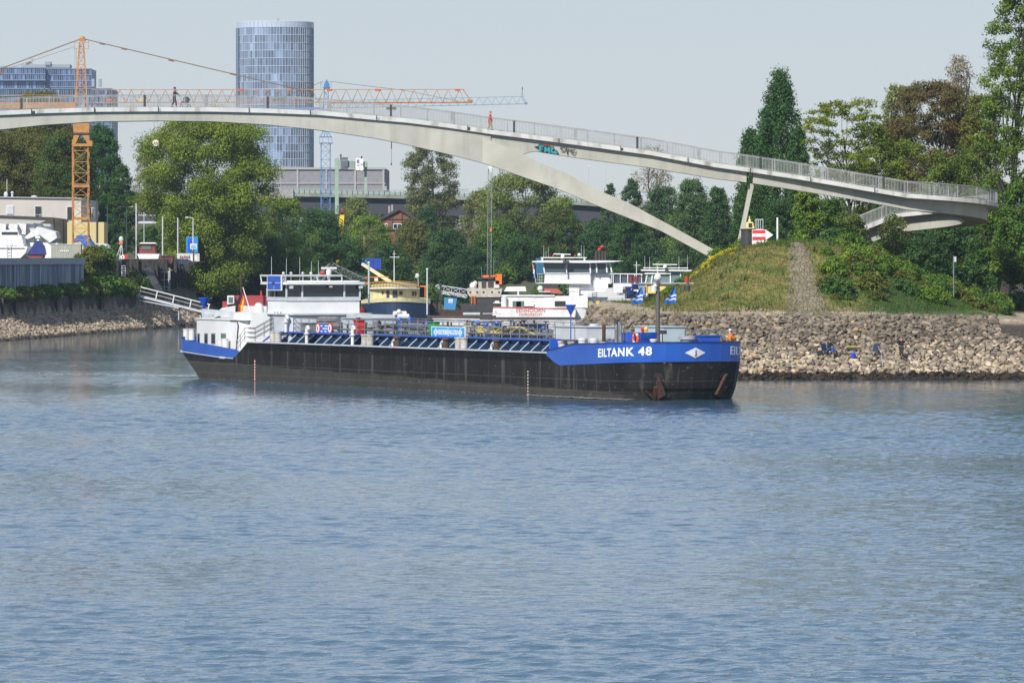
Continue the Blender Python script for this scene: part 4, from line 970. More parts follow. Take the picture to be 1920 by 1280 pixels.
for a in (.5, 1.3, 2.2, -.4, 3): mb.bar((x, -2.6, zat(1157, 606, -2.6)), (x + .45 * math.cos(a), -2.6, zat(1157, 606, -2.6) + .2 + .1 * math.sin(a)), .07)
mb.build('fairlead_bracket', dark, barge)
mb = MB(); y = -3.4
for px in (1155.5, 1163.5): mb.lathe([(.13, 3.0), (.13, zat(px, 624, y)), (.10, zat(px, 624, y)), (.10, zat(px, 608, y))], (BL(px, y), y, 0), 12)
mb.build('exhaust_pipe', steel, barge, smooth=True)
rr = random.Random(9)
for k in range(34):
    mb = MB(); px = rr.uniform(1078, 1300); y = rr.uniform(-1.5, 3.5); x = BL(px, y)
    if x > L_ - 5: continue
    mb.obox((x, y, 3.0 + rr.uniform(.25, .85)), (rr.uniform(.3, 1.3), rr.uniform(.2, .6), rr.uniform(.1, .7)), rr.uniform(0, 1.5)); mb.build('deck_fitting', [dark, dark, grey, steel, white][rr.randrange(5)], barge, fix=False)
mb = MB()
for k in range(7): y = -1.2 + k * .5; cyl_x(mb, BL(1085, y), BL(1190 + 14 * k, y), y, 3.55 + .12 * (k % 4), .07 + .03 * (k % 2))
mb.build('cargo_pipe', steel, barge, fix=False)
mb = MB(); mb.box(BL(1117, -3.6), BL(1129, -3.6), -3.6, -2.9, 3.0, zat(1120, 641, -3.6), 0); mb.box(BL(1129, -3.6), BL(1155, -3.6), -3.4, -2.8, 3.0, zat(1140, 640, -3.4), 1); mb.build('rope_box', [white, blue], barge)
mb = MB(); y = -2.9; mb.prism([(BL(1165, y), y, zat(1165, 623, y)), (BL(1203, y), y, zat(1203, 623, y)), (BL(1196, y), y, 3.0), (BL(1173, y), y, 3.0)], (0, 1.2, 0)); mb.build('wind_shield', blue, barge)
locker(1190, 1245, 613, 2.2, 1, 1.6, mat('pale_grey_blue_paint', (.42, .50, .54)), 'equipment_cabin', 3.0)
mb = MB(); y = -1.2; mb.box(BL(1236, y), BL(1248, y), y, y + .08, zat(1240, 626, y), zat(1240, 619, y)); mb.tube((BL(1242, y), y, 3), (BL(1242, y), y, zat(1240, 625, y)), .04); mb.build('light_board', dark, barge)
locker(1302, 1321, 630, 1.0, 1, 1.2, blue, 'winch_cover', 3.0)
mb = MB(); y = .2; x = BL(1289, y); mb.lathe([(.5, 3.0), (.5, 4.1), (.62, 4.1), (.62, 4.3), (.1, 4.35)], (x, y, 0), 16); mb.build('anchor_winch', grey, barge, smooth=True)
for px, y in ((1341, 3.0), (1225, -2.2)):
    mb = MB(); x = BL(px, y); mb.lathe([(.22, 3.0), (.22, zat(px, 637, y) - .06), (.26, zat(px, 637, y) - .06), (.26, zat(px, 635.5, y)), (.02, zat(px, 635.5, y))], (x, y, 0), 14); mb.build('bollard', white, barge, smooth=True)
mb = MB()
for px, y, c_ in ((1205, -1.5, 0), (1211, -1.5, 1)): x = BL(px, y); mb.tube((x, y, 3.6), (x, y, zat(px, 618, y)), .1, n=8, mi=c_); mb.ball((x, y, zat(px, 617, y)), .16, 8, 6, c_)
mb.build('valve_wheel', [red, yellow], barge)
# ---- bow mast with yard
y_ = -1.0; xm = BL(1233, y_); zt_ = zat(1233, 531, y_)
mb = MB(); mb.tube((xm, y_, 3.0), (xm, y_, zt_ + .1), .17, .14, n=14); mast = mb.build('mast', mat('grey_brown_mast_paint', (.10, .085, .075), .6), barge, smooth=True)
mb = MB(); xl, xr_ = -2.75, 2.75
mb.bar((xm, y_ + xr_, zt_), (xm, y_ + xl, zt_), .07); mb.build('yard', lgrey, mast)
mb = MB(); mb.ball((xm, y_, zt_ + .38), .27, 14, 10); mb.ball((xm + .1, y_ - .25, zt_ - .2), .16, 10, 8); mb.tube((xm, y_, zt_ + .7), (xm - .02, y_, zt_ + 1.15), .05, n=6); mb.build('lantern', white, mast, smooth=True)
yw = lambda px: -2.75 + (px - 1166) / (1300 - 1166) * 5.5 + y_
for px, m, up in ((1183.5, dred, 1), (1193, dred, 1), (1287, red, 1), (1288, dark, -1), (1226, white, -1)):
    mb = MB(); z = zt_ + (.28 if up > 0 else -.35); mb.tube((xm, yw(px), z - .2), (xm, yw(px), z + .2), .15 if up > 0 else .22, n=10); mb.build('lantern', m, mast, smooth=True)
stripe_b = mat('flag_blue_cloth', (.02, .12, .42), .8); 
for pxl, pxr in ((1184, 1204), (1246, 1266)):
    yl, yr = yw(pxl - 2), yw(pxr); mb = MB(); top = zt_ - .28; bot = zt_ - 1.42; N_ = 9
    for j in range(N_):
        def edgeL(t): return yr + (yl - yr) * min(1, (.08 + 1.1 * t)) 
        t0, t1 = j / N_, (j + 1) / N_; z0, z1 = top + (bot - top) * t0, top + (bot - top) * t1; mi = 0 if j < 4 else (1 if j in (4, 6) else 0)
        for s_ in range(5):
            u0, u1 = s_ / 5, (s_ + 1) / 5
            def pt(u, t, z): yy = yr + (edgeL(t) - yr) * u; return (xm + .05 + .07 * math.sin(u * 6 + t * 3), yy, z + .05 * math.sin(u * 9))
            q = [pt(u0, t0, z0), pt(u1, t0, z0), pt(u1, t1, z1), pt(u0, t1, z1)]
            mb.add(q, [(0, 1, 2, 3)], mi); mb.add([(a + .012, b_, c2) for a, b_, c2 in q], [(3, 2, 1, 0)], mi)
    mb.build('striped_flag', [stripe_b, mat('flag_white_cloth', (.6, .64, .68), .8)], mast, fix=False)
# ---- bow lettering bent to the plating
def hull_pt(tpar, z, side, push):
    i = int(min(math.floor(tpar), NP - 2)); f = tpar - i; o = OUTC(z); x = o[i][0] * (1 - f) + o[i + 1][0] * f; y = o[i][1] * (1 - f) + o[i + 1][1] * f
    dx, dy = o[i + 1][0] - o[i][0], o[i + 1][1] - o[i][1]; l = math.hypot(dx, dy) or 1
    return Vector((x + dy / l * push, side * (y - dx / l * push), z))
tt = np.linspace(xt(L_ - 16), NP - 1, 500); PX_ = []
for t in tt:
    p = hull_pt(t, 3.1, 1, 0); wx = BO.x + p.x * UX - p.y * UY; wy = BO.y + p.x * UY + p.y * UX; PX_.append(960 + F * wx / wy)
arc = [0]
for a, c in zip(tt, tt[1:]): arc.append(arc[-1] + (hull_pt(c, 3.1, 1, 0) - hull_pt(a, 3.1, 1, 0)).length)
PX_ = np.array(PX_); arc = np.array(arc); k = int(np.argmax(PX_)); 
s0, s1 = float(np.interp(1122, PX_[:k + 1], arc[:k + 1])), float(np.interp(1222, PX_[:k + 1], arc[:k + 1]))
print('stem col', PX_[-1], 'text arc', s0, s1, arc[-1])
v, f = text_geo('EILTANK 48', 1.0, .004, bold=.03, space=1.12)
xs_ = [q[0] for q in v]; ys_ = [q[1] for q in v]; wv = max(xs_) - min(xs_); hv = max(ys_) - min(ys_)
for side in (1, -1):
    mb = MB(); vv = []
    for a, b_, c_ in v:
        u = (a - min(xs_)) / wv; u = u if side > 0 else 1 - u
        s = s0 + (s1 - s0) * u; t = float(np.interp(s, arc, tt))
        base = 2.86 + .2 * (s - s0) / (s1 - s0) ; z = base + (b_ - min(ys_)) / hv * .60
        vv.append(hull_pt(t, z, side, .026 + (c_ + .004) * 1.2))
    mb.add(vv, f); mb.build('name_lettering', mat('white_lettering', (.8, .8, .8), .5), barge, fix=False)
mb = MB(); zc = 3.22
def stempt(yy, z, push): return Vector((L_ + push - np.interp(z, [2.4, 4.2], [.12, 0]) - .08 * abs(yy), yy, z))
mb.prism([stempt(-.78, zc, .03), stempt(0, zc - .36, .05), stempt(.78, zc, .03), stempt(0, zc + .36, .05)], (.02, 0, 0), 0)
put_text(mb, 'J', .42, (L_ + .03, 0, zc), (0, 1, 0), (0, 0, 1), (1, 0, 0), 1, bold=.01); mb.build('emblem', [whitec, navy], barge)
# ---- draught scales
for px in (478, 990):
    mb = MB(); x = BL(px, -HB)
    for k in range(15):
        z = .02 + k * .115
        mb.box(x - .07, x + .07, -HB - .03, -HB + .0, z, z + .115, k % 2)
    mb.build('draught_scale', [red, white] if px < 600 else [mat('faded_white_paint', (.5, .45, .4), .7), rust], barge)
# ---- anchors in their pockets
def hz_(t, z, side, push): return hull_pt(t, z, side, push)
for side, pxa in ((1, 1236), (-1, 0)):
    ta = float(np.interp(np.interp(1232, PX_[:k * 0 + len(PX_)], arc) if False else float(np.interp(1232, PX_[:int(np.argmax(PX_)) + 1], arc[:int(np.argmax(PX_)) + 1])), arc, tt))
    mb = MB(); c0 = hz_(ta, 1.75, side, .05); c1 = hz_(ta + .25, .1, side, .12); c2 = hz_(ta - .9, .75, side, .15); c3 = hz_(ta + .9, .1, side, .15); c4 = hz_(ta - .55, .0, side, .1)
    out = (hz_(ta, 1, side, .25) - hz_(ta, 1, side, 0))
    mb.prism([c0, hz_(ta + .2, 1.6, side, .05), hz_(ta + .75, .35, side, .1), hz_(ta + .2, .05, side, .1)], out, 0); mb.prism([hz_(ta - .85, .62, side, .06), hz_(ta - .75, .7, side, .06), hz_(ta + .1, .12, side, .06), hz_(ta - .05, .0, side, .06)], out, 0)
    mb.bar(hz_(ta - .1, .9, side, .15), hz_(ta, -.1, side, .15), .22, .22); mb.build('anchor', rust, barge)
    mb = MB(); mb.prism([hz_(ta - .15, 1.9, side, .03), hz_(ta + .35, 1.8, side, .03), hz_(ta + 1.1, .3, side, .03), hz_(ta + .9, -.1, side, .03), hz_(ta - .6, -.1, side, .03)], out * .12, 0); mb.build('anchor_pocket', dark, barge)
# ---- things carried: lifebuoy
lp = barge.matrix_basis @ Vector((BL(1189, -3.2), -3.1, zat(1189, 635, -3.1)))
lb = thing('lifebuoy', 'orange ring lifebuoy with pale bands on the blue shield of the barge bow', 'lifebuoy', lp, BRZ, local=True)
mb = MB(); mb.torus((0, 0, 0), .36, .09, axis='Y', n=28, k=8); mb.build('ring', mat('orange_foam', (.72, .10, .02), .6), lb, smooth=True)
mb = MB()
for a in (45, 135, 225, 315): mb.torus((0, 0, 0), .36, .096, axis='Y', n=2, k=8, a0=R(a - 8), a1=R(a + 8))
mb.build('band', whitec, lb)

# ---- foam at the bow and in the wake
rng = np.random.default_rng(14); VV = []
def foam(n, fx, size):
    for _ in range(n):
        x, y = fx(); a = rng.uniform(0, 3.14); l = size * rng.uniform(.4, 1.5); z = float(wave_h(np.array([x]), np.array([y]))[0]) * .4 + rng.uniform(.02, .09)
        k = 6; ph = rng.uniform(0, 6.28); VV.append([(x + l * (1 + .5 * rng.random()) * math.cos(ph + i * 1.047), y + l * 1.6 * (1 + .5 * rng.random()) * math.sin(ph + i * 1.047), z) for i in range(k)])
def bowp():
    s = rng.beta(1.2, 2.2) * 17; o = (L_ - 1.2 - s, -(4.0 + min(.9, s * .15)) - abs(rng.normal() * .25) - .1); q = barge.matrix_basis @ Vector((o[0], o[1], 0)); return q.x, q.y
def wakep():
    s = rng.exponential(9) + .2; q = barge.matrix_basis @ Vector((3.2 - s * .75, rng.normal() * (.7 + s * .04), 0)); return q.x - s * .45, q.y - s * .12
def sidep():
    s = rng.uniform(3, 70); q = barge.matrix_basis @ Vector((s, -5.2 - abs(rng.normal()) * .5, 0)); return q.x, q.y
foam(420, bowp, .07); foam(750, wakep, .09); foam(160, sidep, .05)
VV = np.array(VV); o = raw_mesh('foam', VV.reshape(-1, 3), np.arange(VV.shape[0] * 6).reshape(-1, 6), mat('foam', (.62, .60, .56), .8), nper=6); tag(o, 'broken white foam at the bow and in the wake of the barge', 'foam', kind='stuff')
# ================================================================== TREES
leaf_m = attr_mat('foliage', rough=.7, var=0, leaf=True, trans=.30, spec=.25)
def gz_(x, y):
    if y >= 1008: return float(np.interp(y, [1008, 1030], [-2, 6]))
    a = float(left_h(x, y)) if x < shore_x(y) + 2 else -9
    return max(a, float(spit_h(x, y)))
def crown_env(kind, v):
    if kind == 'round': return max(0, 1 - ((v - .45) / .55) ** 2.2) ** .5 if v > .45 else math.sqrt(1 - (1 - v / .45) ** 2 * .7)
    if kind == 'broadtop': return (.45 + .55 * min(1, v / .6) ** .8) * (max(0, 1 - (max(0, v - .6) / .4) ** 2.4) ** .5)
    if kind == 'column': return min(1, .6 + v * 2.2) * (1 - max(0, v - .5) / .5) ** .5 if v < 1 else 0
    if kind == 'egg': return math.sin(math.pi * min(1, v * .8 + .16)) ** .7
    if kind == 'umbrella': return .25 + .75 * math.sin(math.pi * min(.98, .15 + v * .62))
    return 1
def make_crown(c0, h, W, kind, size, cover, col, col2, rng, nl=None, lr=(.2, .34), flat=.8, hollow=.5, asp=1.0, squash=1.0):
    """returns leaf quads: c0 crown foot, h crown height, W half width"""
    nl = nl or int(40 + h / max(W, .1) * 16); nl = int(nl * (1.9 if cover > .3 else 1.3)); lobes = []
    for i in range(nl):
        v = rng.uniform(.03, .97); e = crown_env(kind, v) * W; a = rng.uniform(0, 2 * math.pi); r = e * (rng.uniform(hollow * .5, 1.0)) ** .5
        l = W * rng.uniform(*lr) * (1.0 if kind != 'column' else .8)
        r = max(0, r - l * .25)
        lobes.append((c0 + np.array([r * math.cos(a), r * math.sin(a) * asp, v * h * .96 + 0]), l))
    P_, N_, T_, Ss = [], [], [], []
    for c, l in lobes:
        n = int(cover * 12.5 * l * l / (size * size)) + 8
        d = rng.normal(size=(n, 3)); d /= np.linalg.norm(d, axis=1)[:, None]
        k = rng.integers(7, 15); sub = rng.normal(size=(k, 3)); sub /= np.linalg.norm(sub, axis=1)[:, None]
        w_ = rng.integers(0, k, n); d2 = d * .55 + sub[w_] * .6; rad = rng.uniform(.55, 1.08, n)[:, None]
        p = c + d2 * l * rad * np.array([1, 1, flat]); nn = d2 + rng.normal(size=(n, 3)) * .55 + np.array([0, 0, .25])
        nn /= np.linalg.norm(nn, axis=1)[:, None]; P_.append(p); N_.append(nn)
        t = rng.random(); base = (np.array(col) * (1 - t) + np.array(col2) * t) * 1.7 * np.array([1.2, 1.12, .76])
        T_.append(base * rng.uniform(.82, 1.2) * rng.uniform(.7, 1.3, (n, 1)) * np.array([1, 1, 1]))
        Ss.append(size * rng.uniform(.6, 1.35, n))
    P_, N_, T_, Ss = np.concatenate(P_), np.concatenate(N_), np.concatenate(T_), np.concatenate(Ss)
    up = rng.normal(size=P_.shape); a = np.cross(N_, up); a /= np.linalg.norm(a, axis=1)[:, None] + 1e-9; b = np.cross(N_, a)
    a *= Ss[:, None] * .5; b *= Ss[:, None] * .36 * squash
    v = np.stack([P_ - a, P_ + b * rng.uniform(.6, 1.2, (len(P_), 1)), P_ + a, P_ - b], 1).reshape(-1, 3)
    return v, np.arange(len(v)).reshape(-1, 4), T_, lobes
def limbs(mb, base, top, r0, lobes, rng, nlimb=14, start=.35, bend=.5, twig=True):
    base = Vector(base); top = Vector(top); n = 8; pts = []
    off_ = Vector((rng.normal() * .03, rng.normal() * .03, 0)) * (top - base).length
    for i in range(n + 1):
        t = i / n; pts.append((base.lerp(top, t) + off_ * math.sin(t * 5), r0 * (1 - .82 * t) ** 1.1 * (1.25 if i == 0 else 1)))
    for (p, r), (q, s) in zip(pts, pts[1:]): mb.tube(p, q, r, s, n=7, cap=False)
    idx = rng.permutation(len(lobes))[:nlimb]
    for i in idx:
        c = Vector(lobes[i][0]); L = (top - base).length
        t = min(.92, max(start, ((c.z - base.z) / max(.1, (top.z - base.z))) - .28 + rng.uniform(-.08, .08))); k = t * n; j = min(n - 1, int(k)); p0 = pts[j][0].lerp(pts[j + 1][0], k - j); rr = pts[j][1] * .5
        mid = p0.lerp(c, .5) + Vector((rng.normal() * .05, rng.normal() * .05, -bend * .12)) * (c - p0).length
        mid2 = p0.lerp(c, .8) + Vector((rng.normal() * .05, rng.normal() * .05, 0)) * (c - p0).length
        mb.tube(p0, mid, rr, rr * .65, n=5, cap=False); mb.tube(mid, mid2, rr * .65, rr * .4, n=5, cap=False); mb.tube(mid2, c, rr * .4, rr * .12, n=4, cap=False)
        if twig:
            for _ in range(3):
                e = mid2 + Vector(rng.normal(size=3)) * lobes[i][1] * .9; mb.tube(mid2, e, rr * .28, rr * .06, n=3, cap=False)
TREES = 0; LEAVES = 0
def tree(px, ytop, hw, d, label, kind='round', col=(.05, .09, .015), col2=(.09, .14, .02), cb=.25, cat='tree', name='broadleaf_tree', leafpx=3.0, cover=.8, ybase=None, seed=None, nl=None, group=None,
         lr=(.22, .36), hollow=.5, trunk_px=None, flat=.8, asp=1.0, nlimb=14, start=.35):
    global LEAVES
    rng = np.random.default_rng(seed if seed is not None else int(px * 7 + ytop * 3 + d)); x = X_(px, d); z0 = max(gz_(x, d), .5) if ybase is None else Z_(ybase, d); zt = Z_(ytop, d); W = hw * d / F; Ht = zt - z0
    t = thing(name, label, cat, (x, d, z0), 0, group)
    c0 = np.array([x, d, z0 + Ht * cb]); ch = Ht * (1 - cb); size = leafpx * d / F
    v, q, T_, lobes = make_crown(c0, ch, W, kind, size, cover, col, col2, rng, nl=nl, lr=lr, hollow=hollow, flat=flat, asp=asp)
    raw_mesh('crown', v, q, leaf_m, T_, loc=(x, d, z0), parent=t); LEAVES += len(q)
    mb = MB(); bx = X_(trunk_px, d) if trunk_px else x
    limbs(mb, (bx, d, z0 - .3), (x + .1, d, z0 + Ht * (.80 if kind != 'column' else .9)), max(.1, Ht * .015), lobes, rng, nlimb=nlimb, start=start); mb.build('trunk', bark, t, fix=False)
    return t
def C3(r, g, b, k=1.0): return tuple(q * k for q in C(r, g, b))
OL1, OL2 = (.050, .058, .018), (.075, .085, .022)         # olive
GR1, GR2 = (.030, .070, .018), (.060, .115, .022)
DK1, DK2 = (.016, .044, .018), (.034, .075, .028)
LT1, LT2 = (.080, .130, .020), (.120, .180, .028)
SG1, SG2 = (.085, .110, .055), (.120, .140, .075)
tree(75, 160, 75, 935, 'tall olive tree whose top shows above the footbridge railing at far left', col=OL1, col2=(.10, .10, .02), cb=.1)
tree(-20, 232, 80, 900, 'dark brownish tree behind the white yard building at the photo edge', col=OL1, col2=OL2, cb=.1, nlimb=20)
tree(62, 238, 78, 905, 'dark olive tree with bare limbs above the white yard building', col=OL1, col2=OL2, cb=.15, cover=.6, nlimb=26)
tree(125, 236, 62, 895, 'dull green tree directly behind the orange crane mast', col=OL1, col2=GR1, cb=.1)
tree(190, 222, 45, 960, 'dark green upright tree right of the orange crane mast', kind='egg', col=DK1, col2=(.025, .08, .02), cb=.05, seed=4)
tree(228, 300, 28, 930, 'small dark green tree beside the upright one near the gravel gap', kind='egg', col=DK1, col2=GR1, cb=.05)
tree(268, 262, 24, 1050, 'thin greyish budding tree left of the great broad tree', kind='egg', col=(.09, .09, .07), col2=(.12, .12, .09), cover=.18, cb=.1)
tree(387, 196, 134, 880, 'great broad bright green tree on the harbour bank under the arch', kind='broadtop', col=(.070, .108, .018), col2=(.105, .150, .022), cb=.08, cover=.95, nl=120, lr=(.16, .28), leafpx=3.2, seed=12, asp=.8, nlimb=22, start=.2)
tree(318, 408, 34, 955, 'green tree between the poles behind the cabin boat', col=OL1, col2=GR2, cb=.03)
tree(280, 424, 30, 950, 'dark green tree on the embankment left of the cabin boat', col=DK2, col2=GR1, cb=.03)
tree(352, 395, 52, 900, 'low drooping green tree at the left foot of the great broad tree', col=OL1, col2=GR2, cb=.05)
tree(440, 410, 60, 905, 'dark low tree under the right side of the great broad tree', col=DK1, col2=DK2, cb=.02)
tree(535, 358, 58, 905, 'yellowish green tree right of the great broad tree', col=(.05, .09, .018), col2=(.10, .15, .022), cb=.05, nl=44)
tree(600, 385, 55, 930, 'dark green tree in front of the blue crane foot', col=DK1, col2=DK2, cb=.05)
tree(500, 440, 50, 900, 'dark shaded tree behind the barge antennas', col=DK1, col2=DK2, cb=.02)
tree(668, 366, 42, 1100, 'loose pale green tree before the viaduct left of the brick house', col=(.07, .10, .03), col2=SG1, cb=.1, cover=.5)
tree(690, 402, 45, 1060, 'bright green bushy tree left of the brick house', col=GR2, col2=LT1, cb=.05)
tree(640, 430, 52, 960, 'shaded green tree behind the yellow telescopic boom', col=DK2, col2=GR1, cb=.03)
tree(775, 408, 38, 1040, 'olive green tree partly hiding the brick house', col=OL1, col2=(.07, .09, .03), cb=.05)
tree(725, 455, 50, 1010, 'low dark green tree below the brick house', col=DK1, col2=GR1, cb=.02)
tree(812, 250, 58, 1230, 'tall grey green tree with upswept limbs before the viaduct', kind='broadtop', col=(.060, .075, .040), col2=(.085, .100, .055), cb=.06, cover=.85, nl=90, lr=(.2, .32), seed=8, nlimb=30, start=.15)
tree(840, 428, 52, 1020, 'dark round tree left of the lattice mast', col=DK1, col2=DK2, cb=.03)
tree(800, 380, 26, 1150, 'small dark bluish tree at the foot of the tall grey green tree', col=DK1, col2=(.03, .07, .04), cb=.03)
tree(898, 350, 34, 1120, 'pale budding tree left of the lattice mast', col=SG1, col2=(.10, .11, .04), cb=.1, cover=.4)
tree(980, 312, 88, 1090, 'loose pale green tree with visible limbs under the strut', kind='broadtop', col=(.070, .098, .030), col2=(.100, .130, .045), cb=.08, cover=.7, nl=90, lr=(.16, .27), seed=31, nlimb=30, start=.2)
tree(935, 412, 46, 1040, 'bright bushy green tree right behind the lattice mast', col=GR1, col2=GR2, cb=.03)
tree(975, 440, 48, 1030, 'dark green tree behind the white motor ship', col=DK1, col2=GR1, cb=.03)
tree(885, 462, 45, 1015, 'very dark low tree behind the floating crane', col=DK1, col2=DK1, cb=.02)
tree(1055, 385, 40, 1060, 'olive tree between the limbed tree and the grey roof', col=OL1, col2=GR1, cb=.05, cover=.6)
tree(1143, 334, 22, 1120, 'small dark poplar, first of the row right of the grey roof', kind='column', col=DK1, col2=DK2, cb=.03, name='poplar')
tree(1183, 326, 30, 1110, 'broad dark poplar, second of the row right of the grey roof', kind='column', col=DK1, col2=DK2, cb=.03, name='poplar')
tree(1222, 262, 42, 1220, 'bare grey twiggy tree showing between bridge deck and strut', kind='round', col=(.10, .09, .08), col2=(.13, .12, .10), cb=.2, cover=.12, nlimb=34)
tree(1120, 405, 42, 1000, 'dark green tree below the poplars right of the grey roof', col=DK1, col2=DK2, cb=.02)
tree(1180, 392, 44, 960, 'dark ivy clad tree above the white wheelhouse roof', kind='egg', col=DK1, col2=DK2, cb=.02)
tree(1240, 338, 42, 1020, 'bluish dark tree behind the middle of the strut', col=(.028, .06, .03), col2=(.04, .08, .04), cb=.05)
tree(1298, 325, 44, 960, 'bluish green tree under the deck left of the slanting pier', col=(.03, .065, .03), col2=(.05, .09, .04), cb=.05)
tree(1345, 335, 34, 820, 'dark tree directly left of the slanting pier', kind='egg', col=DK1, col2=DK2, cb=.03)
tree(1283, 385, 52, 1016, 'light green willow at the foot of the strut', col=(.045, .085, .025), col2=(.07, .12, .035), cb=.05, nl=44)
tree(1225, 440, 45, 1022, 'dark green tree behind the yellow ship', col=DK1, col2=GR1, cb=.02)
for px, yt, hw, d, lab, sd in ((1408, 226, 38, 665, 'shorter dark poplar of the pair left of the tallest one', 2), (1463, 110, 52, 650, 'tallest dark poplar rising above the bridge deck', 5), (1497, 215, 32, 640, 'narrow dark poplar at the right side of the tallest one', 6), (1436, 178, 32, 655, 'slim dark poplar between the short and the tallest one', 9)):
    tree(px, yt, hw, d, lab, kind='column', col=(.018, .050, .020), col2=(.034, .080, .028), cb=.02, cover=.85, nl=150, lr=(.28, .45), name='poplar', leafpx=4, seed=sd, flat=1.5)
tree(1400, 350, 40, 640, 'dark lower tree behind the slanting pier', kind='egg', col=DK1, col2=DK2, cb=.02)
tree(1470, 360, 46, 620, 'dark leafy tree behind the radar hut', col=DK1, col2=DK2, cb=.02)
# locust tree: open umbrella
tree(1578, 178, 82, 588, 'open umbrella shaped locust tree with visible dark limbs above the deck', kind='umbrella', col=(.070, .105, .014), col2=(.095, .12, .018), cb=.52, cover=.5, nl=58, lr=(.15, .27), name='locust_tree', leafpx=4, seed=77, flat=.45, hollow=.2, trunk_px=1612, nlimb=34, start=.4)
tree(1516, 345, 34, 575, 'young bright green tree beneath the deck right of the radar hut', col=GR2, col2=LT1, cb=.1, leafpx=4)
tree(1560, 362, 40, 580, 'green tree beneath the deck with thin trunk', col=GR1, col2=GR2, cb=.1, leafpx=4)
tree(1640, 225, 48, 600, 'yellowish green tree between locust tree and russet tree', col=(.05, .08, .015), col2=(.08, .11, .02), cb=.4, cover=.65, leafpx=4)
tree(1684, 148, 40, 622, 'pale sage green tree top left behind the russet tree', kind='egg', col=SG1, col2=SG2, cb=.5, cover=.5, leafpx=4)
tree(1748, 140, 104, 605, 'broad russet brown leaved tree above the ramp', col=(.062, .040, .026), col2=(.062, .062, .026), cb=.4, cover=.6, nl=150, lr=(.13, .24), leafpx=3.6, seed=15, nlimb=34, name='russet_tree', flat=.6)
tree(1797, 96, 38, 615, 'bare greyish twiggy tree top above the russet tree', kind='egg', col=(.12, .105, .08), col2=(.14, .12, .09), cb=.62, cover=.14, nlimb=50)
tree(1838, 165, 42, 590, 'green and russet mixed tree beside the tallest right hand tree', col=(.06, .09, .02), col2=(.08, .07, .02), cb=.4, cover=.6, leafpx=4)
tree(1705, 242, 62, 585, 'fresh green tree behind the deck end of the bridge', col=(.055, .085, .014), col2=(.085, .12, .018), cb=.1, cover=.6, nl=56, lr=(.15, .25), leafpx=4)
tree(1795, 258, 70, 580, 'dense mid green tree behind the loop of the ramp', col=(.045, .075, .016), col2=(.075, .11, .02), cb=.1, cover=.7, nl=56, leafpx=4)
tree(1655, 372, 50, 575, 'shaded green tree seen between deck and lower ramp', col=DK1, col2=GR1, cb=.1, leafpx=4)
tree(1918, -70, 88, 556, 'tallest bright green tree cut by the right photo edge', col=(.045, .080, .016), col2=(.075, .12, .022), cb=.04, cover=.7, nl=190, lr=(.14, .26), leafpx=4.4, seed=41, ybase=560, trunk_px=1884, nlimb=30, start=.15)
tree(1865, 330, 55, 560, 'dark green tree below the bridge loop at the right', col=DK2, col2=GR1, cb=.06, leafpx=4.4, ybase=560)
tree(1925, 330, 60, 548, 'shaded tree at the right photo edge above the gravel', col=GR1, col2=GR2, cb=.15, leafpx=4.4, ybase=570)
tree(1790, 400, 55, 570, 'dark tree in the shade behind the ramp abutment', col=DK1, col2=DK2, cb=.04, leafpx=4.4)
tree(1730, 430, 48, 562, 'low dark tree under the lower ramp', col=DK1, col2=DK2, cb=.04, leafpx=4.4)
# young trees growing right in front of the lower ramp
tree(1598, 398, 34, 540, 'thin young tree in front of the lower ramp railing', col=(.05, .08, .02), col2=(.06, .09, .03), cb=.1, cover=.35, leafpx=4, ybase=478)
tree(1675, 400, 28, 538, 'slender young tree before the graffiti end of the ramp', col=(.05, .08, .02), col2=(.07, .09, .03), cb=.15, cover=.3, leafpx=4, ybase=492)
# ------------------------------------------------------------------ bushes
def bush_proto(name, W, h, size, col, col2, seed, cover=.9, nl=16):
    rng = np.random.default_rng(seed); v, q, T_, lobes = make_crown(np.array([0, 0, -.1]), h, W, 'egg', size, cover, col, col2, rng, nl=nl, lr=(.32, .5), hollow=.1)
    me = raw_mesh(name, v, q, leaf_m, T_); d_ = me.data; bpy.data.objects.remove(me); return d_
BU = [bush_proto('bush', 1, 1.25, .16, GR1, GR2, 1), bush_proto('bush', 1, 1.1, .17, DK2, GR1, 2), bush_proto('bush', 1, 1.3, .15, GR2, LT1, 3), bush_proto('bush', 1, 1.0, .16, OL1, (.07, .09, .02), 4),
      bush_proto('bush', 1, 1.0, .14, (.42, .35, .02), (.20, .20, .02), 5)]
def bush(px, py, wpx, d, k, label, group, seed=0, zz_=None, hs=1.0):
    x = X_(px, d); z = gz_(x, d) if zz_ is None else zz_; s = wpx * d / F
    o = bpy.data.objects.new('bush', BU[k]); COL.objects.link(o); o.location = (x, d, z - .1); o.scale = (s, s, s * hs); o.rotation_euler = (0, 0, (px * 1.7 + d) % 6.28)
    return tag(o, label, 'bush', group)
rb = random.Random(8)
for i in range(88):        # right flank of the mound
    px = rb.uniform(1545, 1880); d = rb.uniform(489 + max(0, px - 1600) * .07, 530); g1 = px < 1640
    k = rb.choice([0, 1, 2, 3, 0, 3]); x = X_(px, d)
    bush(px, 0, rb.uniform(15, 34), d, k, ['green leafy shrub on the right flank of the mound', 'dark green shrub on the right flank of the mound', 'fresh bright green shrub on the right flank of the mound', 'olive green shrub on the right flank of the mound'][k], 'shrubs on the right flank of the mound', hs=rb.uniform(.7, 1.1))
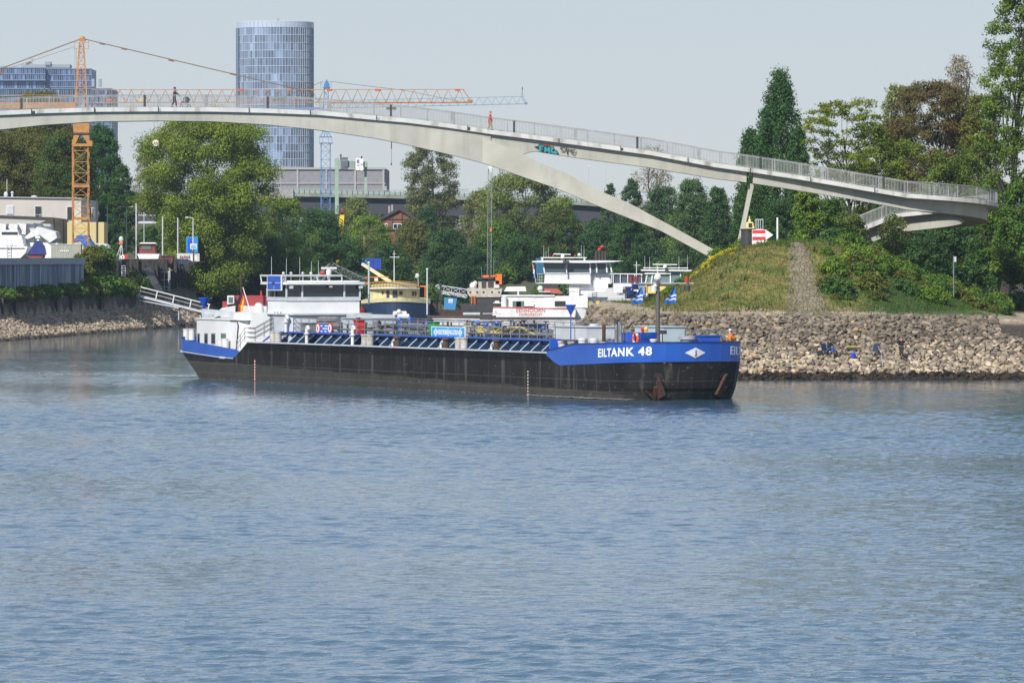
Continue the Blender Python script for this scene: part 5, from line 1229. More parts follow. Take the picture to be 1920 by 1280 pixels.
for px, d, w_ in ((1340, 521, 17), (1352, 517, 13), (1372, 520, 15), (1326, 516, 14), (1310, 514, 10), (1358, 523, 16), (1383, 522, 12), (1332, 511, 8), (1375, 509, 8), (1437, 521, 12), (1448, 522, 9), (1300, 516, 9), (1545, 515, 7)):
    bush(px, 0, w_, d, 4, 'yellow flowering shrub on the upper left slope of the mound by the strut foot', 'yellow flowering shrubs on the mound', hs=.8)
for px, d, w_ in ((1345, 524, 22), (1395, 524, 22), (1280, 515, 16), (1258, 512, 16), (1290, 519, 18), (1420, 523, 16), (1470, 522, 10), (1585, 521, 18), (1560, 524, 20), (1610, 522, 20)):
    bush(px, 0, w_, d, rb.choice([0, 2]), 'green shrub along the crest of the mound', 'green shrubs along the crest of the mound', hs=.8)
for i in range(74):       # left bank strip above the concrete wall
    px = rb.uniform(-5, 262); s_ = rb.uniform(4.9, 5.7) if px < 150 else rb.uniform(4.9, 6.6); d = next((y for y in np.arange(640, 900, 1.5) if shore_x(y) - X_(px, y) > s_), 880)
    if 150 < px < 215: w_ = rb.uniform(15, 24)
    else: w_ = rb.uniform(16, 26)
    k = rb.choice([0, 1, 3, 3, 0]); bush(px, 0, w_, d, k, ['green shrub in front of the sheet pile wall on the left bank', 'dark shrub in front of the sheet pile wall on the left bank', '', 'dull olive shrub in front of the sheet pile wall on the left bank'][k], 'shrubs on the left quay bank', hs=.75 if px < 150 else 1.1)
for px, py_, w_, d in ((178, 0, 30, 5.2), (196, 0, 34, 5.4), (165, 0, 28, 5.6), (212, 0, 30, 5.2), (228, 0, 24, 5.0), (188, 0, 34, 6.3)):
    d = next(y for y in np.arange(640, 900, 1.0) if shore_x(y) - X_(px, y) > d); bush(px, 0, w_, d, 0, 'tall green shrub at the right end of the sheet pile wall', 'tall shrubs at the right end of the sheet pile wall', hs=.95)
for i in range(36):
    px = rb.uniform(352, 600); s_ = rb.uniform(4, 20); d = next((y for y in np.arange(780, 1100, 2) if shore_x(y) - X_(px, y) > s_), 990)
    k = rb.choice([0, 2, 1, 3]); bush(px, 0, rb.uniform(20, 38), d, k, ['green bush on the harbour bank behind the barge', 'dark bush on the harbour bank behind the barge', 'bright green bush on the harbour bank behind the barge', 'olive bush on the harbour bank behind the barge'][k], 'bushes on the harbour bank', hs=1.1)
for i in range(24):
    px = rb.uniform(560, 1240); d = rb.uniform(1014, 1030); k = rb.choice([1, 1, 0]); bush(px, 0, rb.uniform(22, 40), d, k, ['green bush at the far end of the harbour basin', 'dark bush at the far end of the harbour basin'][k], 'bushes at the far end of the harbour basin', hs=1.3)
for i in range(22):
    px = rb.uniform(1560, 1930); d = rb.uniform(528, 548); k = rb.choice([1, 0, 1, 3]); bush(px, 0, rb.uniform(22, 44), d, k, ['green undergrowth bush in the shade under the right hand trees', 'dark undergrowth bush in the shade under the right hand trees', '', 'olive undergrowth bush in the shade under the right hand trees'][k], 'undergrowth under the right hand trees', hs=1.0)
for i in range(12):
    px = rb.uniform(1318, 1360); d = rb.uniform(600, 700); x = X_(px, d)
    if spit_h(x, d) > 2: bush(px, 0, rb.uniform(14, 26), d, 1, 'dark bush behind the mound near the slanting strut', 'bushes behind the mound')
for i in range(16):
    px = rb.uniform(1330, 1560); d = rb.uniform(575, 620); bush(px, 0, rb.uniform(24, 40), d, 1, 'dark bush behind the top of the mound', 'dark bushes behind the mound', hs=1.5)
# far-off wood that reads as one mass
rng = np.random.default_rng(99); VV, QQ, TT = [], [], []; o_ = 0
for i in range(116):
    px = -120 + (i % 58) * 38 + rng.uniform(-12, 12); d = rng.uniform(1440, 1490) if i < 58 else rng.uniform(1290, 1340); x = X_(px, d); top = rng.uniform(368, 392) if i < 58 else rng.uniform(412, 438); h = Z_(top, d) - 5
    v, q, T_, l = make_crown(np.array([x, d, 5.0]), h, rng.uniform(34, 46) * d / F, 'round', 5.5 * d / F, .8, DK1, DK2, rng, nl=22, lr=(.3, .45))
    VV.append(v); QQ.append(q + o_); TT.append(T_); o_ += len(v)
o = raw_mesh('wood', np.concatenate(VV), np.concatenate(QQ), leaf_m, np.concatenate(TT)); tag(o, 'far dark green wood closing the view behind the harbour', 'wood', kind='stuff'); LEAVES += len(o.data.polygons)
print('LEAVES', LEAVES)
# ================================================================== CITY BEHIND
def truss(mb, a, b, w, h, bay, mi=0, r=.06, tri=False, up=(0, 0, 1), d=.7):
    """lattice beam from a to b, width w, height h (tri: one top chord)"""
    a, b = Vector(a), Vector(b); D = (b - a); L = D.length; D.normalize(); U = Vector(up); S_ = D.cross(U).normalized(); U = S_.cross(D).normalized(); n = max(1, round(L / bay))
    C_ = [S_ * w / 2, -S_ * w / 2, U * h] if tri else [S_ * w / 2 + U * h / 2, -S_ * w / 2 + U * h / 2, -S_ * w / 2 - U * h / 2, S_ * w / 2 - U * h / 2]
    for c in C_: mb.bar(a + c, b + c, r * 1.6, mi=mi)
    m = len(C_)
    for i in range(n):
        p, q = a + D * (L * i / n), a + D * (L * (i + 1) / n)
        for j in range(m):
            c, e = C_[j], C_[(j + 1) % m]
            if tri and j == 0: mb.bar(p + c, p + e, r * d, mi=mi); mb.bar(p + c, q + e, r * d, mi=mi); continue
            if tri:
                lo, hi = (c, e) if j == 1 else (e, c); mid = p.lerp(q, .5); mb.bar(p + lo, mid + hi, r * d, mi=mi); mb.bar(mid + hi, q + lo, r * d, mi=mi)
            else:
                if (i + j) % 2: mb.bar(p + c, q + e, r * d, mi=mi)
                else: mb.bar(p + e, q + c, r * d, mi=mi)
                mb.bar(p + c, p + e, r * d, mi=mi)
tgl = attr_mat('tower_glass', rough=.22, var=0, spec=.8); tgl.node_tree.nodes['Principled BSDF'].inputs['Metallic'].default_value = .35
D_ = 2600
tw = thing('glass_tower', 'tall round blue glass office tower rising behind the footbridge', 'tower', (X_(513.5, D_), D_ + 17, 8))
cx, cy, rad = X_(513.5, D_), D_ + 17, 72 * D_ / F; zt, zb = Z_(51, D_), 8
nf, ns = 30, 84; V = []; Q = []; T = []; rng = np.random.default_rng(2)
for f_ in range(nf):
    z0 = zb + (zt - zb) * f_ / nf; z1 = zb + (zt - zb) * (f_ + 1) / nf; band = rng.uniform(.8, 1.15)
    for s_ in range(ns):
        a0, a1 = 2 * math.pi * s_ / ns, 2 * math.pi * (s_ + 1) / ns; i = len(V)
        for a, z in ((a0, z0), (a1, z0), (a1, z1), (a0, z1)): V.append((cx + rad * math.cos(a), cy + rad * math.sin(a), z))
        Q.append((i, i + 1, i + 2, i + 3)); k = rng.choice([.45, .7, .95, 1.35, 1.9], p=[.14, .25, .3, .2, .11]) * band * (1.25 if math.cos(a0) < -.55 else 1); k = (.75 + (k - .75) * .6) * (1 + .38 * vnoise(np.array([a0 * 3.1]), np.array([z0 * .18]), 1.0)[0]); T.append((.20 * k, .265 * k, .39 * k))  # tints paled as painted haze, left panels lightened as a painted reflection
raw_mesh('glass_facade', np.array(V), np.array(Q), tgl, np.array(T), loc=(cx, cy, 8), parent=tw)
fr = mat('facade_frame', (.42, .47, .56), .5); mb = MB()
for f_ in range(nf + 1):
    z = zb + (zt - zb) * f_ / nf; mb.torus((cx, cy, z), rad + .05, .16, axis='Z', n=64, k=4)
for s_ in range(ns):
    a = 2 * math.pi * s_ / ns; mb.bar((cx + (rad + .08) * math.cos(a), cy + (rad + .08) * math.sin(a), zb), (cx + (rad + .08) * math.cos(a), cy + (rad + .08) * math.sin(a), zt), .16)
mb.build('mullions', fr, tw, fix=False)
mb = MB(); z2 = Z_(40, D_)
for s_ in range(ns // 2 + 10):
    a = 2 * math.pi * s_ / (ns // 2 + 10); mb.obox((cx + (rad + .02) * math.cos(a), cy + (rad + .02) * math.sin(a), (zt + z2) / 2), (.25, 1.9, z2 - zt), a)
mb.torus((cx, cy, z2), rad, .2, axis='Z', n=64, k=4); mb.build('roof_screen', mat('roof_screen_glass', (.42, .48, .58), .3), tw, fix=False)
mb = MB(); mb.lathe([(rad * .75, zt), (rad * .75, z2 - 1)], (cx, cy, 0), 40); mb.tube((cx + 1, cy, z2 - 1), (cx + 1, cy, Z_(30, D_)), .2, n=5); mb.ball((cx + 1, cy, Z_(35, D_)), .7, 8, 6); mb.build('roof_plant', grey, tw)
mb = MB(); mb.box(cx - rad - .3, cx - rad + .9, cy - 7, cy - 2, zb, zt); mb.build('stair_slab', mat('dark_blue_facade', (.13, .17, .27), .3), tw)
# glass office blocks at far left
def glass_block(root, px0, px1, py0, py1, d, th, floors, cols, seed):
    rng = np.random.default_rng(seed); x0, x1, z0, z1 = X_(px0, d), X_(px1, d), Z_(py1, d), Z_(py0, d); V = []; Q = []; T = []
    for f_ in range(floors):
        a, b_ = z0 + (z1 - z0) * f_ / floors, z0 + (z1 - z0) * (f_ + .82) / floors
        for c_ in range(cols):
            u0, u1 = x0 + (x1 - x0) * c_ / cols, x0 + (x1 - x0) * (c_ + 1) / cols; i = len(V)
            V += [(u0, d - .1, a), (u1, d - .1, a), (u1, d - .1, b_), (u0, d - .1, b_)]; Q.append((i, i + 1, i + 2, i + 3)); k = rng.choice([.5, .8, 1.1, 1.9, 3.0], p=[.2, .3, .25, .15, .1]); T.append((.07 * k, .11 * k, .2 * k))
    raw_mesh('window_band', np.array(V), np.array(Q), tgl, np.array(T), loc=ORG[root.name], parent=root)
    mb = MB(); mb.box(x0, x1, d, d + th, z0, z1)
    for f_ in range(floors + 1): z = z0 + (z1 - z0) * f_ / floors; mb.box(x0 - .3, x1 + .3, d - .5, d, z - .28, z + .12, 0)
    for c_ in range(cols + 1): x = x0 + (x1 - x0) * c_ / cols; mb.box(x - .1, x + .1, d - .32, d, z0, z1)
    mb.build('block', mat('blue_grey_cladding', (.16, .21, .32), .5), root, fix=False)
D_ = 2450; ob = thing('office_building', 'stepped blue glass office building at the far left behind the crane mast', 'building', (X_(80, D_), D_, 8))
glass_block(ob, -90, 84, 127, 150, D_ + 12, 30, 2, 46, 1); glass_block(ob, 84, 171, 129, 163, D_ + 16, 30, 3, 22, 2); glass_block(ob, -90, 84, 150, 166, D_ + 14, 30, 1, 40, 4); glass_block(ob, -90, 209, 166, 330, D_, 40, 12, 70, 3)
mb = MB(); mb.pbox(40, 121, 131, 127.5, D_ + 16, 12); mb.pbox(84, 116, 95, 122, D_ + 15, 6); mb.pbox(-60, 124, 10, 128, D_ + 16, 10); mb.tube(P(60, 121, D_ + 16), P(60, 109, D_ + 16), .15); mb.bar(P(54, 110, D_ + 16), P(63, 110, D_ + 16), .25)
for px in (174, 186.5): mb.pbox(px - 2, 148, px + 3, 163, D_ + 6, 3)
mb.build('roof_plant', mat('roof_plant_grey', (.25, .28, .33), .6), ob)
mb = MB(); 
for k in range(40): mb.tube(P(-20 + k * 3.2, 127.5, D_ + 12), P(-20 + k * 3.2, 124, D_ + 12), .06, n=4)
mb.bar(P(-20, 124, D_ + 12), P(108, 124, D_ + 12), .12); mb.build('roof_railing', grey, ob, fix=False)
# long grey hall
D_ = 1700; hl = thing('grey_hall', 'long windowless grey hall with panelled wall beyond the road viaduct', 'hall', (X_(620, D_), D_, 6))
hallm = mat('pebbled_grey_panel', (.24, .235, .26), .9, col2=(.20, .195, .215), scale=.8)
mb = MB(); mb.pbox(440, 315, 722, 430, D_, 60); mb.build('wall', hallm, hl)
mb = MB(); mb.box(X_(438, D_), X_(723, D_), D_ - .5, D_ + 1, Z_(318, D_), Z_(314, D_)); mb.box(X_(438, D_), X_(723, D_), D_ - .3, D_ - .02, Z_(345, D_), Z_(343, D_))
for px in (450, 505, 558, 612, 666, 719): mb.box(X_(px - 1.8, D_), X_(px + 1.8, D_), D_ - .35, D_ - .02, Z_(400, D_), Z_(318, D_))
mb.pbox(718, 349, 725, 358, D_ - 1, 3); mb.build('ribs', mat('pale_grey_concrete', (.33, .33, .33), .9), hl)
# road viaduct
D_ = 1400; vd = thing('road_viaduct', 'long flat road viaduct with pale edge and dark girders behind the trees', 'viaduct', (X_(800, D_), D_, 6))
def vy(px): return 353 + (px - 400) * .021 + (max(0, px - 880) ** 2) * .00012
mb = MB(); mg = MB(); mg2 = MB(); mr_ = MB(); pxs = list(range(170, 1480, 30))
for a, c in zip(pxs, pxs[1:]):
    ya, yc = vy(a), vy(c)
    mb.prism([P(a, ya + 5, D_), P(c, yc + 5, D_), P(c, yc + 12, D_), P(a, ya + 12, D_)], (0, 24, 0))
    for o_, mgg in ((1.5, mg), (18, mg2)): mgg.prism([P(a, ya + 12, D_ + o_), P(c, yc + 12, D_ + o_), P(c, yc + 42, D_ + o_), P(a, ya + 42, D_ + o_)], (0, 4, 0))
    mr_.prism([P(a, ya - .5, D_), P(c, yc - .5, D_), P(c, yc + 5, D_), P(a, ya + 5, D_)], (0, .15, 0))
    for k in range(3): px = a + k * 10; mr_.tube(P(px, vy(px) + 5, D_ - .2), P(px, vy(px) - 3, D_ - .2), .09, n=4)
    mr_.bar(P(a, ya - 3, D_ - .2), P(c, yc - 3, D_ - .2), .14)
mb.build('deck', mat('viaduct_edge_concrete', (.27, .28, .25), .9, col2=(.18, .19, .17), scale=.2, streak=(.08, .08, .07), streak_amt=.5, streak_scale=(.6, .6, .1)), vd, fix=False)
[q.build('girder', mat('dark_girder_paint', (.035, .035, .05), .7), vd) for q in (mg, mg2)]; mr_.build('railing', mat('grey_green_railing', (.26, .33, .31), .6), vd, fix=False)
for px in (250, 380, 505, 700, 848, 980, 1110, 1240, 1370):
    mb = MB(); mb.pbox(px - (5 if px != 505 else 14), vy(px) + 12, px + (5 if px != 505 else 14), 520, D_ + 6, 6); mb.build('pier', mat('pier_concrete', (.30, .28, .25), .9), vd)
mb = MB(); mb.pbox(480, 356, 550, 372, D_ - .6, .5); mb.build('noise_barrier', mat('pebbled_pale_panel', (.32, .31, .30), .9, col2=(.25, .24, .24), scale=2), vd)
mb = MB(); mb.pbox(861, 353.5, 878, 357, D_ + 10, 4); mb.build('roof_plant', grey, vd)
def lamp_post(px, ytop, ybase, d, arm, label, cat='street lamp', double=False, m=None, r=.09, grp=None):
    t = thing('street_lamp', label, cat, tuple(P(px, ybase, d)), 0, grp); mb = MB(); mb.tube(P(px, ybase, d), P(px, ytop, d), r * 1.3, r * .8, n=7); q = P(px, ytop, d)
    for s_ in ((1, -1) if double else (1,)): mb.tube(q, q + Vector((arm * s_, 0, .15)), r * .7, n=6)
    mb.build('pole', m or lgrey, t)
    for s_ in ((1, -1) if double else (1,)): mb = MB(); mb.obox(q + Vector((arm * s_ * 1.15, 0, .12)), (abs(arm) * .55, .3, .14)); mb.build('lamp_head', whitec, t)
lamp_post(1103, 312, 372, 1402, .4, 'left one of two thin street lamps on the viaduct below the bridge deck'); lamp_post(1134, 316, 376, 1402, -.4, 'right one of two thin street lamps on the viaduct below the bridge deck')
lamp_post(938, 319, 360, 1402, .3, 'thin lamp pole on the viaduct under the meeting of strut and deck'); lamp_post(527, 298, 356, 1402, -1.0, 'pale green street lamp on the viaduct in front of the grey hall', m=mint)
# sign gantry
D_ = 1385; sg = thing('sign_gantry', 'mint green steel sign gantry with boards rising over the viaduct', 'gantry', tuple(P(655, 398, D_)))
mb = MB(); mb.pbox(628, 297, 635, 402, D_, .9); mb.pbox(683, 303, 688.5, 360, D_ + 1, .9); mb.build('post', mint, sg)
mb = MB(); mb.prism([P(628, 300, D_ + .05), P(688, 304, D_ + .05), P(688, 313, D_ + .05), P(666, 315, D_ + .05), P(635, 313, D_ + .05), P(628, 313, D_ + .05)], (0, .8, 0))
for px in range(654, 668, 3): mb.pbox(px, 302, px + 1, 314, D_ - .1, .2)
mb.build('beam', mint, sg)
mb = MB(); mb.pbox(637.5, 295, 652, 300, D_ - .6, 1.6); mb.pbox(639, 301, 652, 313, D_ - .7, 1.6); mb.pbox(638, 314, 652, 318, D_ - .5, 1.5); mb.build('signal_cabinet', mat('dark_grey_box', (.10, .11, .14), .6), sg)
mb = MB(); mb.pbox(667, 296.5, 674.5, 319.5, D_ - .7, .3, 0); mb.pbox(675, 297.5, 681, 320, D_ - .65, .3, 0); mb.pbox(669, 299.5, 673, 306, D_ - .76, .05, 1); mb.pbox(669.5, 309, 673, 311, D_ - .76, .05, 2); mb.pbox(676.5, 307, 680, 309, D_ - .72, .05, 2); mb.build('sign_board', [whitec, mat('sign_violet_blue', (.12, .13, .35), .5), grey], sg)
for k, (px, y) in enumerate(((639, 292), (678, 295.5))): mb = MB(); mb.ball(P(px, y, D_), .3, 7, 5, sc=(.7, 1, 1.3)); mb.bar(P(px - 1.5, y + 2, D_), P(px + 1.5, y - 1.5, D_), .16); tag(mb.build('bird', dark), ('dark bird sitting on the left cabinet of the gantry', 'dark bird sitting on the right board of the gantry')[k], 'bird')
# ------------------------------------------------------------------ cranes
crm = mat('orange_crane_paint', (.42, .21, .055), .55, col2=(.30, .13, .04), scale=2)
crr = mat('reddish_crane_paint', (.50, .10, .03), .55)
D_ = 790; cy_ = thing('tower_crane', 'orange lattice tower crane with long jib just above the footbridge', 'crane', tuple(P(151.5, 458, D_)))
mw = 29 * D_ / F
mb = MB(); truss(mb, P(151.5, 470, D_ + 1), P(151.5, 262, D_ + 1), mw, mw, 1.55, r=.09, up=(0, 1, 0), d=.8); mb.build('mast', crm, cy_, fix=False)
for y in (272, 349, 410): mb = MB(); mb.bar(P(136, y, D_ - .2), P(168, y, D_ - .2), .28, .35); mb.build('mast_collar', crm, cy_)
mb = MB()
mb.prism([P(136.5, 232, D_ - .5), P(168, 232, D_ - .5), P(167, 249, D_ - .5), P(138, 249, D_ - .5)], (0, 2.6, 0)); mb.prism([P(138, 252, D_ - .3), P(167, 252, D_ - .3), P(168, 270, D_ - .3), P(164, 270, D_ - .3), P(155, 254, D_ - .3), P(149, 254, D_ - .3), P(141, 270, D_ - .3), P(136, 270, D_ - .3)], (0, 2.3, 0)); mb.pbox(166, 264, 173, 274, D_ - .4, 1)
mb.build('slewing_ring', crm, cy_); mb = MB(); mb.pbox(137, 249, 168, 252, D_ - .45, 2.5); mb.build('turntable', dark, cy_)
mb = MB()
for (xa, xb2) in ((-14, -3.5), (14, 3.5)):
    for yo in (-1, 1): mb.bar(P(152 + xa, 232, D_ + 1 + yo), P(153 + xb2, 80, D_ + 1 + yo * .3), .17)
for i in range(11):
    t, t2 = i / 11, (i + 1) / 11; wl = lambda u: 14 - 10.5 * u; yy2 = lambda u: 232 - 152 * u; yo = lambda u: 1 - .7 * u
    for s_ in (1, -1):
        mb.bar(P(152 + wl(t) * s_, yy2(t), D_ + 1 - yo(t)), P(152 - wl(t2) * s_, yy2(t2), D_ + 1 - yo(t2)), .08); mb.bar(P(152 + wl(t) * s_, yy2(t), D_ + 1 - yo(t)), P(152 + wl(t2) * s_, yy2(t2), D_ + 1 + yo(t2)), .08)
    mb.bar(P(152 - wl(t), yy2(t), D_ + 1 - yo(t)), P(152 + wl(t), yy2(t), D_ + 1 - yo(t)), .1)
mb.pbox(148, 72, 160, 78, D_ + .7, .7); mb.ball(P(155, 73, D_ + 1), .35, 8, 6)
for y in (80, 91.5): 
    for e in ((139.5, 166),): mb.bar(P(e[0], y, D_), P(e[1], y, D_), .06)
for px in (139.5, 166): mb.bar(P(px, 77, D_), P(px, 92, D_), .06)
mb.bar(P(140.5, 92, D_ + 1), P(140.5, 200, D_ + 1), .05); mb.bar(P(143.5, 92, D_ + 1), P(143.5, 200, D_ + 1), .05)
mb.build('tower_head', crm, cy_, fix=False)
jz = lambda px, y: P(px, y, D_ + 1)
mb = MB(); truss(mb, jz(172, 192.5), jz(872, 192), 1.25, 24 * D_ / F, 21 * D_ / F, r=.055, tri=True, d=.75); mb.bar(jz(868, 168), jz(883, 190), .12); mb.bar(jz(855, 192), jz(884, 192), .2); mb.pbox(876, 187, 886, 193, D_ + .6, .7); mb.build('jib', crm, cy_, fix=False)
mb = MB(); mb.bar(jz(620, 193.5), jz(883, 192.5), .16); mb.build('jib_tip_rail', crr, cy_)
for px in (450, 618, 708, 858): mb = MB(); mb.pbox(px - 5, 167, px + 5, 171, D_ + .7, .6); mb.build('joint_plate', crr if px > 440 else dark, cy_)
mb = MB(); mb.pbox(-140, 192, 142, 203, D_ + .3, 1.5); mb.bar(jz(-140, 178.5), jz(142, 178.5), .06)
for px in range(-140, 142, 29): mb.bar(jz(px, 178), jz(px, 193), .05)
mb.build('counter_jib', crm, cy_)
mb = MB(); mb.pbox(-190, 180, -150, 240, D_ + .3, 1.6); mb.build('counterweight', concrete, cy_)
tie = mat('brown_tie_bar', (.16, .09, .05), .6)
mb = MB(); mb.bar(jz(160, 74), jz(568, 170), .13); mb.bar(jz(150, 74), jz(-150, 185), .13); mb.bar(jz(140, 88), jz(-150, 183), .05)
for px, y in ((192, 82.5), (233, 92), (321, 113.5), (437, 139.5), (545, 165)): mb.obox(jz(px, y), (.75, .22, .25), 0, 0, tilt=R(13))
for px, y in ((54, 119), (2, 137)): mb.obox(jz(px, y), (.75, .22, .25), 0, 0, tilt=R(-20))
mb.build('tie_bar', tie, cy_)
mb = MB(); hk = P(292, 268, D_ + 1); mb.tube(hk + Vector((0, -.15, 0)), hk + Vector((0, .15, 0)), .44, n=16, mi=0)
for k in (-.2, .05, .3): mb.bar(hk + Vector((k - .12, -.17, -.25)), hk + Vector((k + .12, -.17, .1)), .08, .02, 1, up=(0, 1, 0))
mb.bar(hk + Vector((0, 0, -.4)), hk + Vector((0, 0, -1.0)), .1, mi=1); mb.tube(hk + Vector((-.2, 0, .3)), jz(289, 194), .012, n=4, mi=1); mb.tube(hk + Vector((.2, 0, .3)), jz(295, 194), .012, n=4, mi=1)
mb.build('hook_block', [mat('cream_hook_paint', (.6, .52, .4), .6), dark], cy_)
for px, m in ((263, yellow), (205, crr)): mb = MB(); mb.pbox(px - 4, 185, px + 4, 190, D_ + .4, 1); mb.build('trolley', m, cy_)
# blue crane
blm = mat('blue_crane_paint', (.06, .18, .40), .5, col2=(.08, .22, .45), scale=1)
D_ = 1060; cb_ = thing('tower_crane', 'blue lattice tower crane behind the footbridge with a shorter faint jib', 'crane', tuple(P(610.5, 400, D_)))
mw = 17 * D_ / F; mb = MB(); truss(mb, P(610.5, 440, D_ + 1), P(610.5, 268, D_ + 1), mw, mw, 1.5, r=.075, up=(0, 1, 0), d=.8)
mb.pbox(598.5, 256, 622, 257.5, D_ - .4, 2.4); mb.pbox(598.5, 267.5, 624, 269, D_ - .4, 2.4)
for px in (599, 605, 616, 622): mb.bar(P(px, 257, D_ - .3), P(px, 268, D_ - .3), .06)
for a, c in ((601, 607), (620, 614), (608, 610), (614, 612)): mb.bar(P(a, 256, D_), P(c, 245, D_), .14)
mb.bar(P(604, 246, D_), P(617, 246, D_), .2); mb.build('mast', blm, cb_, fix=False)
mb = MB()
for s_ in (1, -1): mb.bar(P(610.5 + 7 * s_, 246, D_ + 1), P(612 + 3 * s_, 160, D_ + 1), .14); mb.bar(P(610.5 + 7 * s_, 246, D_ + 2), P(612 + 3 * s_, 160, D_ + 2), .14)
for i in range(8): y = 240 - i * 10; wl = 7 - 4 * (246 - y) / 86; mb.bar(P(611 - wl, y, D_ + 1), P(611.5 + wl, y - 10, D_ + 1), .06); mb.bar(P(611 + wl, y, D_ + 1), P(611.5 - wl, y - 10, D_ + 1), .06)
mb.prism([P(606, 166, D_ + .8), P(609, 154, D_ + .8), P(612.5, 149, D_ + .8), P(616, 154, D_ + .8), P(619, 166, D_ + .8)], (0, 1, 0))
for y in (158, 164): mb.bar(P(601, y, D_), P(621, y, D_), .06)
for px in (601, 621): mb.bar(P(px, 152, D_), P(px, 165, D_), .06)
mb.build('tower_head', blm, cb_, fix=False)
jz = lambda px, y: P(px, y, D_ + 1); blf = mat('pale_blue_crane_paint', (.13, .22, .32), .55)
mb = MB(); truss(mb, jz(622, 203), jz(985, 195), 1.2, 14 * D_ / F, 16 * D_ / F, r=.05, tri=True, d=.7); mb.bar(jz(978, 180), jz(988, 194), .12); mb.pbox(984, 192, 989, 196, D_ + .6, .6); mb.build('jib', blf, cb_, fix=False)
mb = MB(); mb.prism([jz(484, 198), jz(606, 202), jz(606, 205.5), jz(484, 201.5)], (0, 1.2, 0)); mb.pbox(484, 201, 503, 214, D_ + .5, 2); mb.build('counter_jib', blm, cb_)
mb = MB(); mb.bar(jz(618, 153), jz(760, 170), .07); mb.bar(jz(760, 170), jz(860, 190), .06); mb.bar(jz(606, 153), jz(490, 199), .07); mb.tube(jz(979, 180), jz(979, 171), .05); mb.prism([jz(978.5, 163), jz(980, 163), jz(980.3, 170), jz(978.7, 170)], (0, .1, 0)); mb.build('tie_bar', dark, cb_)
mb = MB(); mb.tube(jz(734, 202), jz(734, 309), .03, n=4); mb.tube(jz(734, 266), jz(734, 279), .1, n=6); mb.pbox(732.5, 306, 735, 310, D_ + .9, .3); mb.pbox(724, 201, 743, 206, D_ + .6, 1); mb.build('hook_rope', dark, cb_)
# yellow telescopic boom among the trees
D_ = 948; t = thing('telescopic_crane_boom', 'yellow telescopic crane boom with red tip standing among the trees', 'crane', tuple(P(638, 485, D_)))
mb = MB(); mb.prism([P(637, 403, D_), P(645.5, 403, D_), P(643.5, 432, D_), P(641, 462, D_), P(634, 500, D_), P(630, 500, D_), P(635, 440, D_)], (0, .7, 0)); mb.build('boom', mat('bright_yellow_paint', (.75, .5, .02), .5), t)
mb = MB(); mb.pbox(638.5, 391, 645, 398, D_, .7); mb.bar(P(638, 398, D_), P(637, 404, D_), .12); mb.bar(P(645.5, 398, D_), P(646.5, 404, D_), .12); mb.build('boom_head', dred, t)
mb = MB()
for k in range(13): y = 410 + k * 5; xx = 641 - (y - 403) * .055; mb.bar(P(xx - 3, y, D_ - .1), P(xx + 2, y + 4, D_ - .1), .12)
mb.build('cable_guides', dark, t)
# brick house
D_ = 1150; hs = thing('brick_house', 'small red brick timber framed house with white windows below the viaduct', 'house', tuple(P(751, 440, D_)))
brick = mat('red_brick', (.24, .085, .06), .9, col2=(.16, .06, .045), scale=3)
mb = MB(); mb.prism([P(708, 460, D_), P(796, 460, D_), P(796, 421, D_), P(749, 393, D_), P(708, 412, D_)], (0, 12, 0)); mb.build('wall', brick, hs)
mb = MB(); mb.prism([P(703, 414, D_ - .6), P(747, 389.5, D_ - .6), P(750, 389.5, D_ - .6), P(800, 421, D_ - .6), P(798, 424, D_ - .6), P(749, 394, D_ - .6), P(705, 417, D_ - .6)], (0, 13.5, 0)); rf = mb.build('roof', mat('dark_roof_tiles', (.05, .04, .042), .8), hs)
mb = MB(); mb.pbox(728, 386, 731.5, 400, D_ + 4, 1); mb.pbox(733.5, 384, 737, 398, D_ + 4, 1); mb.build('chimney', mat('pale_chimney', (.3, .28, .26), .9), rf)
mb = MB()
for a, b_ in (((721, 411), (790, 411)), ((736, 400), (736, 430)), ((754, 394), (754, 430)), ((766, 404), (766, 418))): mb.bar(P(*a, D_ - .05), P(*b_, D_ - .05), .25, .12)
mb.build('timber_frame', dark, hs, fix=False)
for (a, c) in ((721.5, 727), (737, 753)):
    mb = MB(); mb.pbox(a, 419, c, 429, D_ - .12, .1); f_ = mb.build('window', whitec, hs)
    mb = MB()
    if c - a > 8: mb.pbox(a + 1, 420.2, (a + c) / 2 - .5, 428, D_ - .16, .05); mb.pbox((a + c) / 2 + .5, 420.2, c - 1, 428, D_ - .16, .05)
    else: mb.pbox(a + 1.2, 420.5, c - 1.2, 428, D_ - .16, .05)
    mb.build('pane', glass, f_)
mb = MB(); mb.pbox(723, 430.5, 752, 432, D_ - .3, .4); mb.build('ledge', dark, hs)
